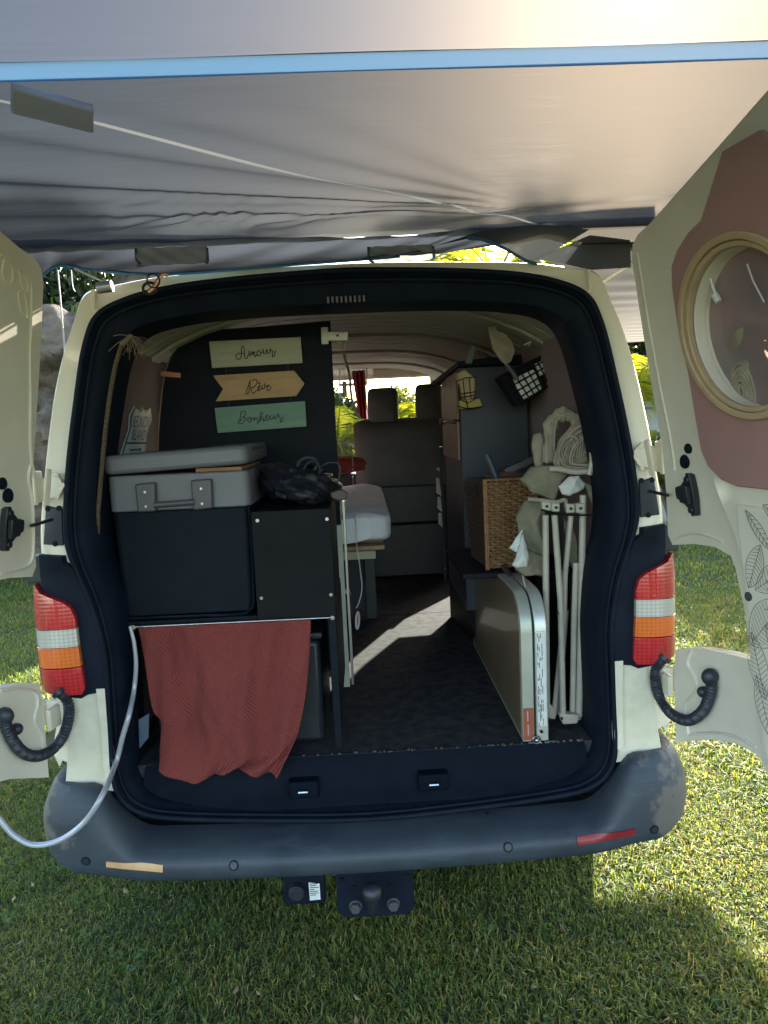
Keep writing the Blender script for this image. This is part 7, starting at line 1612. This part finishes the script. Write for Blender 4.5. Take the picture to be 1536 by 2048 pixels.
# khaki corner folded to a point, crisp creases
facet(Yd([(0.4817, 0.22, 1.3607), (0.5203, 0.22, 1.3938), (0.57, 0.22, 1.3973), (0.6221, 0.22, 1.3687), (0.577, 0.22, 1.2919), (0.5487, 0.22, 1.3518), (0.5101, 0.22, 1.3244), (0.5956, 0.22, 1.3554)], (0, .02, -.01, .01, -.005, -.035, .0, -.02)), [(0, 1, 5), (1, 2, 5), (0, 5, 6), (5, 4, 6), (2, 7, 5), (7, 4, 5), (2, 3, 7), (3, 4, 7)], seed=1, mt=khaki)
facet(Yd([(0.5093, 0.27, 1.293), (0.5602, 0.27, 1.2846), (0.5603, 0.27, 1.1238), (0.5362, 0.27, 1.1281), (0.4943, 0.27, 1.1546), (0.4813, 0.27, 1.2492), (0.5291, 0.27, 1.2318), (0.516, 0.27, 1.1794)], (0, -.02, -.015, .01, .0, .02, -.04, -.01)), [(0, 1, 6), (1, 2, 6), (2, 3, 7), (2, 7, 6), (3, 4, 7), (4, 5, 7), (5, 6, 7), (5, 0, 6)], seed=2, mt=khaki)
facet(Yd([(0.4734, 0.29, 1.1122), (0.5017, 0.29, 1.1478), (0.5653, 0.29, 1.1168), (0.5673, 0.29, 1.0578), (0.5059, 0.29, 1.0594), (0.4787, 0.29, 1.0778), (0.5221, 0.29, 1.0989)], (0, .01, -.01, -.01, .0, .01, -.03)), [(0, 1, 6), (1, 2, 6), (2, 3, 6), (3, 4, 6), (4, 5, 6), (5, 0, 6)], seed=3)
facet(Yd([(0.6689, 0.23, 1.3454), (0.6953, 0.23, 1.3295), (0.7127, 0.23, 1.2874), (0.7212, 0.23, 1.2425), (0.7193, 0.23, 1.189), (0.7116, 0.23, 1.1625), (0.703, 0.23, 1.1988), (0.7005, 0.23, 1.2524), (0.6891, 0.23, 1.3003)], (0, 0, -.01, .0, -.01, 0, .01, .01, .015)), [(0, 1, 8), (1, 2, 8), (2, 7, 8), (2, 3, 7), (3, 6, 7), (3, 4, 6), (4, 5, 6)], seed=4)
facet(Yd([(0.7197, 0.24, 1.3776), (0.7494, 0.24, 1.3791), (0.7476, 0.24, 1.3365), (0.7398, 0.24, 1.2851), (0.7303, 0.24, 1.2185), (0.7218, 0.24, 1.2711), (0.7329, 0.24, 1.3519)], (0, 0, 0, 0, 0, .0, -.02)), [(0, 6, 5), (0, 1, 6), (1, 2, 6), (2, 3, 6), (3, 4, 6), (4, 5, 6)], seed=5)
facet(Yd([(0.6141, 0.25, 1.2378), (0.6377, 0.25, 1.2141), (0.6521, 0.25, 1.1682), (0.6574, 0.25, 1.1073), (0.6478, 0.25, 1.0652), (0.6333, 0.25, 1.1086), (0.6221, 0.25, 1.1697)], (0, 0, -.01, 0, 0, .01, .0)), [(0, 1, 6), (1, 2, 6), (2, 3, 5), (2, 5, 6), (3, 4, 5)], seed=6, mt=khaki)
facet(Yd([(0.7059, 0.26, 1.4258), (0.7252, 0.26, 1.4146), (0.7309, 0.26, 1.3803), (0.7275, 0.26, 1.3359), (0.7137, 0.26, 1.3022), (0.7068, 0.26, 1.3592)], (0, 0, -.01, 0, 0, .01)), [(0, 1, 2, 5), (2, 3, 4, 5)], seed=7, mt=maroon, nm='maroon_fold')
facet(Yd([(0.5868, 0.2, 1.3342), (0.6191, 0.2, 1.3601), (0.6482, 0.2, 1.3645), (0.6682, 0.2, 1.3361), (0.6594, 0.2, 1.3249), (0.6213, 0.2, 1.3064), (0.601, 0.2, 1.3132), (0.6261, 0.2, 1.3381)], (0, .01, 0, .01, 0, 0, 0, -.022)), [(0, 1, 7), (1, 2, 7), (2, 3, 7), (3, 4, 7), (4, 5, 7), (5, 6, 7), (6, 0, 7)], seed=8, mt=white_cl, nm='white_fold', am=.003)
facet(Yd([(0.4906, 0.235, 1.2115), (0.4854, 0.235, 1.1759), (0.4698, 0.235, 1.1437), (0.4493, 0.235, 1.1552), (0.4663, 0.235, 1.1828), (0.4719, 0.235, 1.1676)], (0, 0, 0, 0, 0, -.012)), [(0, 1, 5), (1, 2, 5), (2, 3, 5), (3, 4, 5), (4, 0, 5)], seed=9, mt=white_cl, nm='white_fold', am=.003)
facet(Yd([(0.4882, 0.225, 1.2011), (0.4935, 0.225, 1.1726), (0.5032, 0.225, 1.1423), (0.4993, 0.225, 1.099), (0.4711, 0.225, 1.0974), (0.4535, 0.225, 1.1073), (0.4721, 0.225, 1.1438), (0.4853, 0.225, 1.1357)], (0, 0, 0, 0, 0, 0, .005, -.02)), [(0, 1, 7), (1, 2, 7), (2, 3, 7), (3, 4, 7), (4, 5, 7), (5, 6, 7), (6, 0, 7)], seed=10, mt=white_cl, nm='white_fold', am=.003)
for pts, r_ in (([(0.559, 0.19, 1.3879), (0.5878, 0.19, 1.3866), (0.6337, 0.19, 1.3759), (0.6771, 0.19, 1.3767)], .0085), ([(0.6725, 0.185, 1.3658), (0.6814, 0.185, 1.4011), (0.6817, 0.185, 1.4296)], .0085), ([(0.6051, 0.22, 1.4029), (0.5968, 0.22, 1.4322), (0.6119, 0.22, 1.4676), (0.6367, 0.22, 1.4779), (0.6511, 0.22, 1.4658)], .004), ([(0.6138, 0.22, 1.4025), (0.6055, 0.22, 1.4318), (0.619, 0.22, 1.4557), (0.638, 0.22, 1.4664)], .003), ([(0.4923, 0.17, 1.3069), (0.5265, 0.17, 1.3024), (0.5722, 0.17, 1.2945), (0.5981, 0.17, 1.299), (0.6007, 0.17, 1.2774)], .006)):
    m = MB(); m.tube(spline([Vector(p) for p in pts], 5), r_, n=10); obj('canvas_roll', m, canvas if r_ < .008 else tube_m, fs_, smooth=60)
m = MB(); m.tube([Vector(p) for p in [(0.4785, 0.2, 1.0813), (0.4878, 0.2, 1.036), (0.4989, 0.2, 0.998), (0.5012, 0.2, 0.9677)]], .0022, n=6); obj('hanging_tape', m, tube_m, fs_)
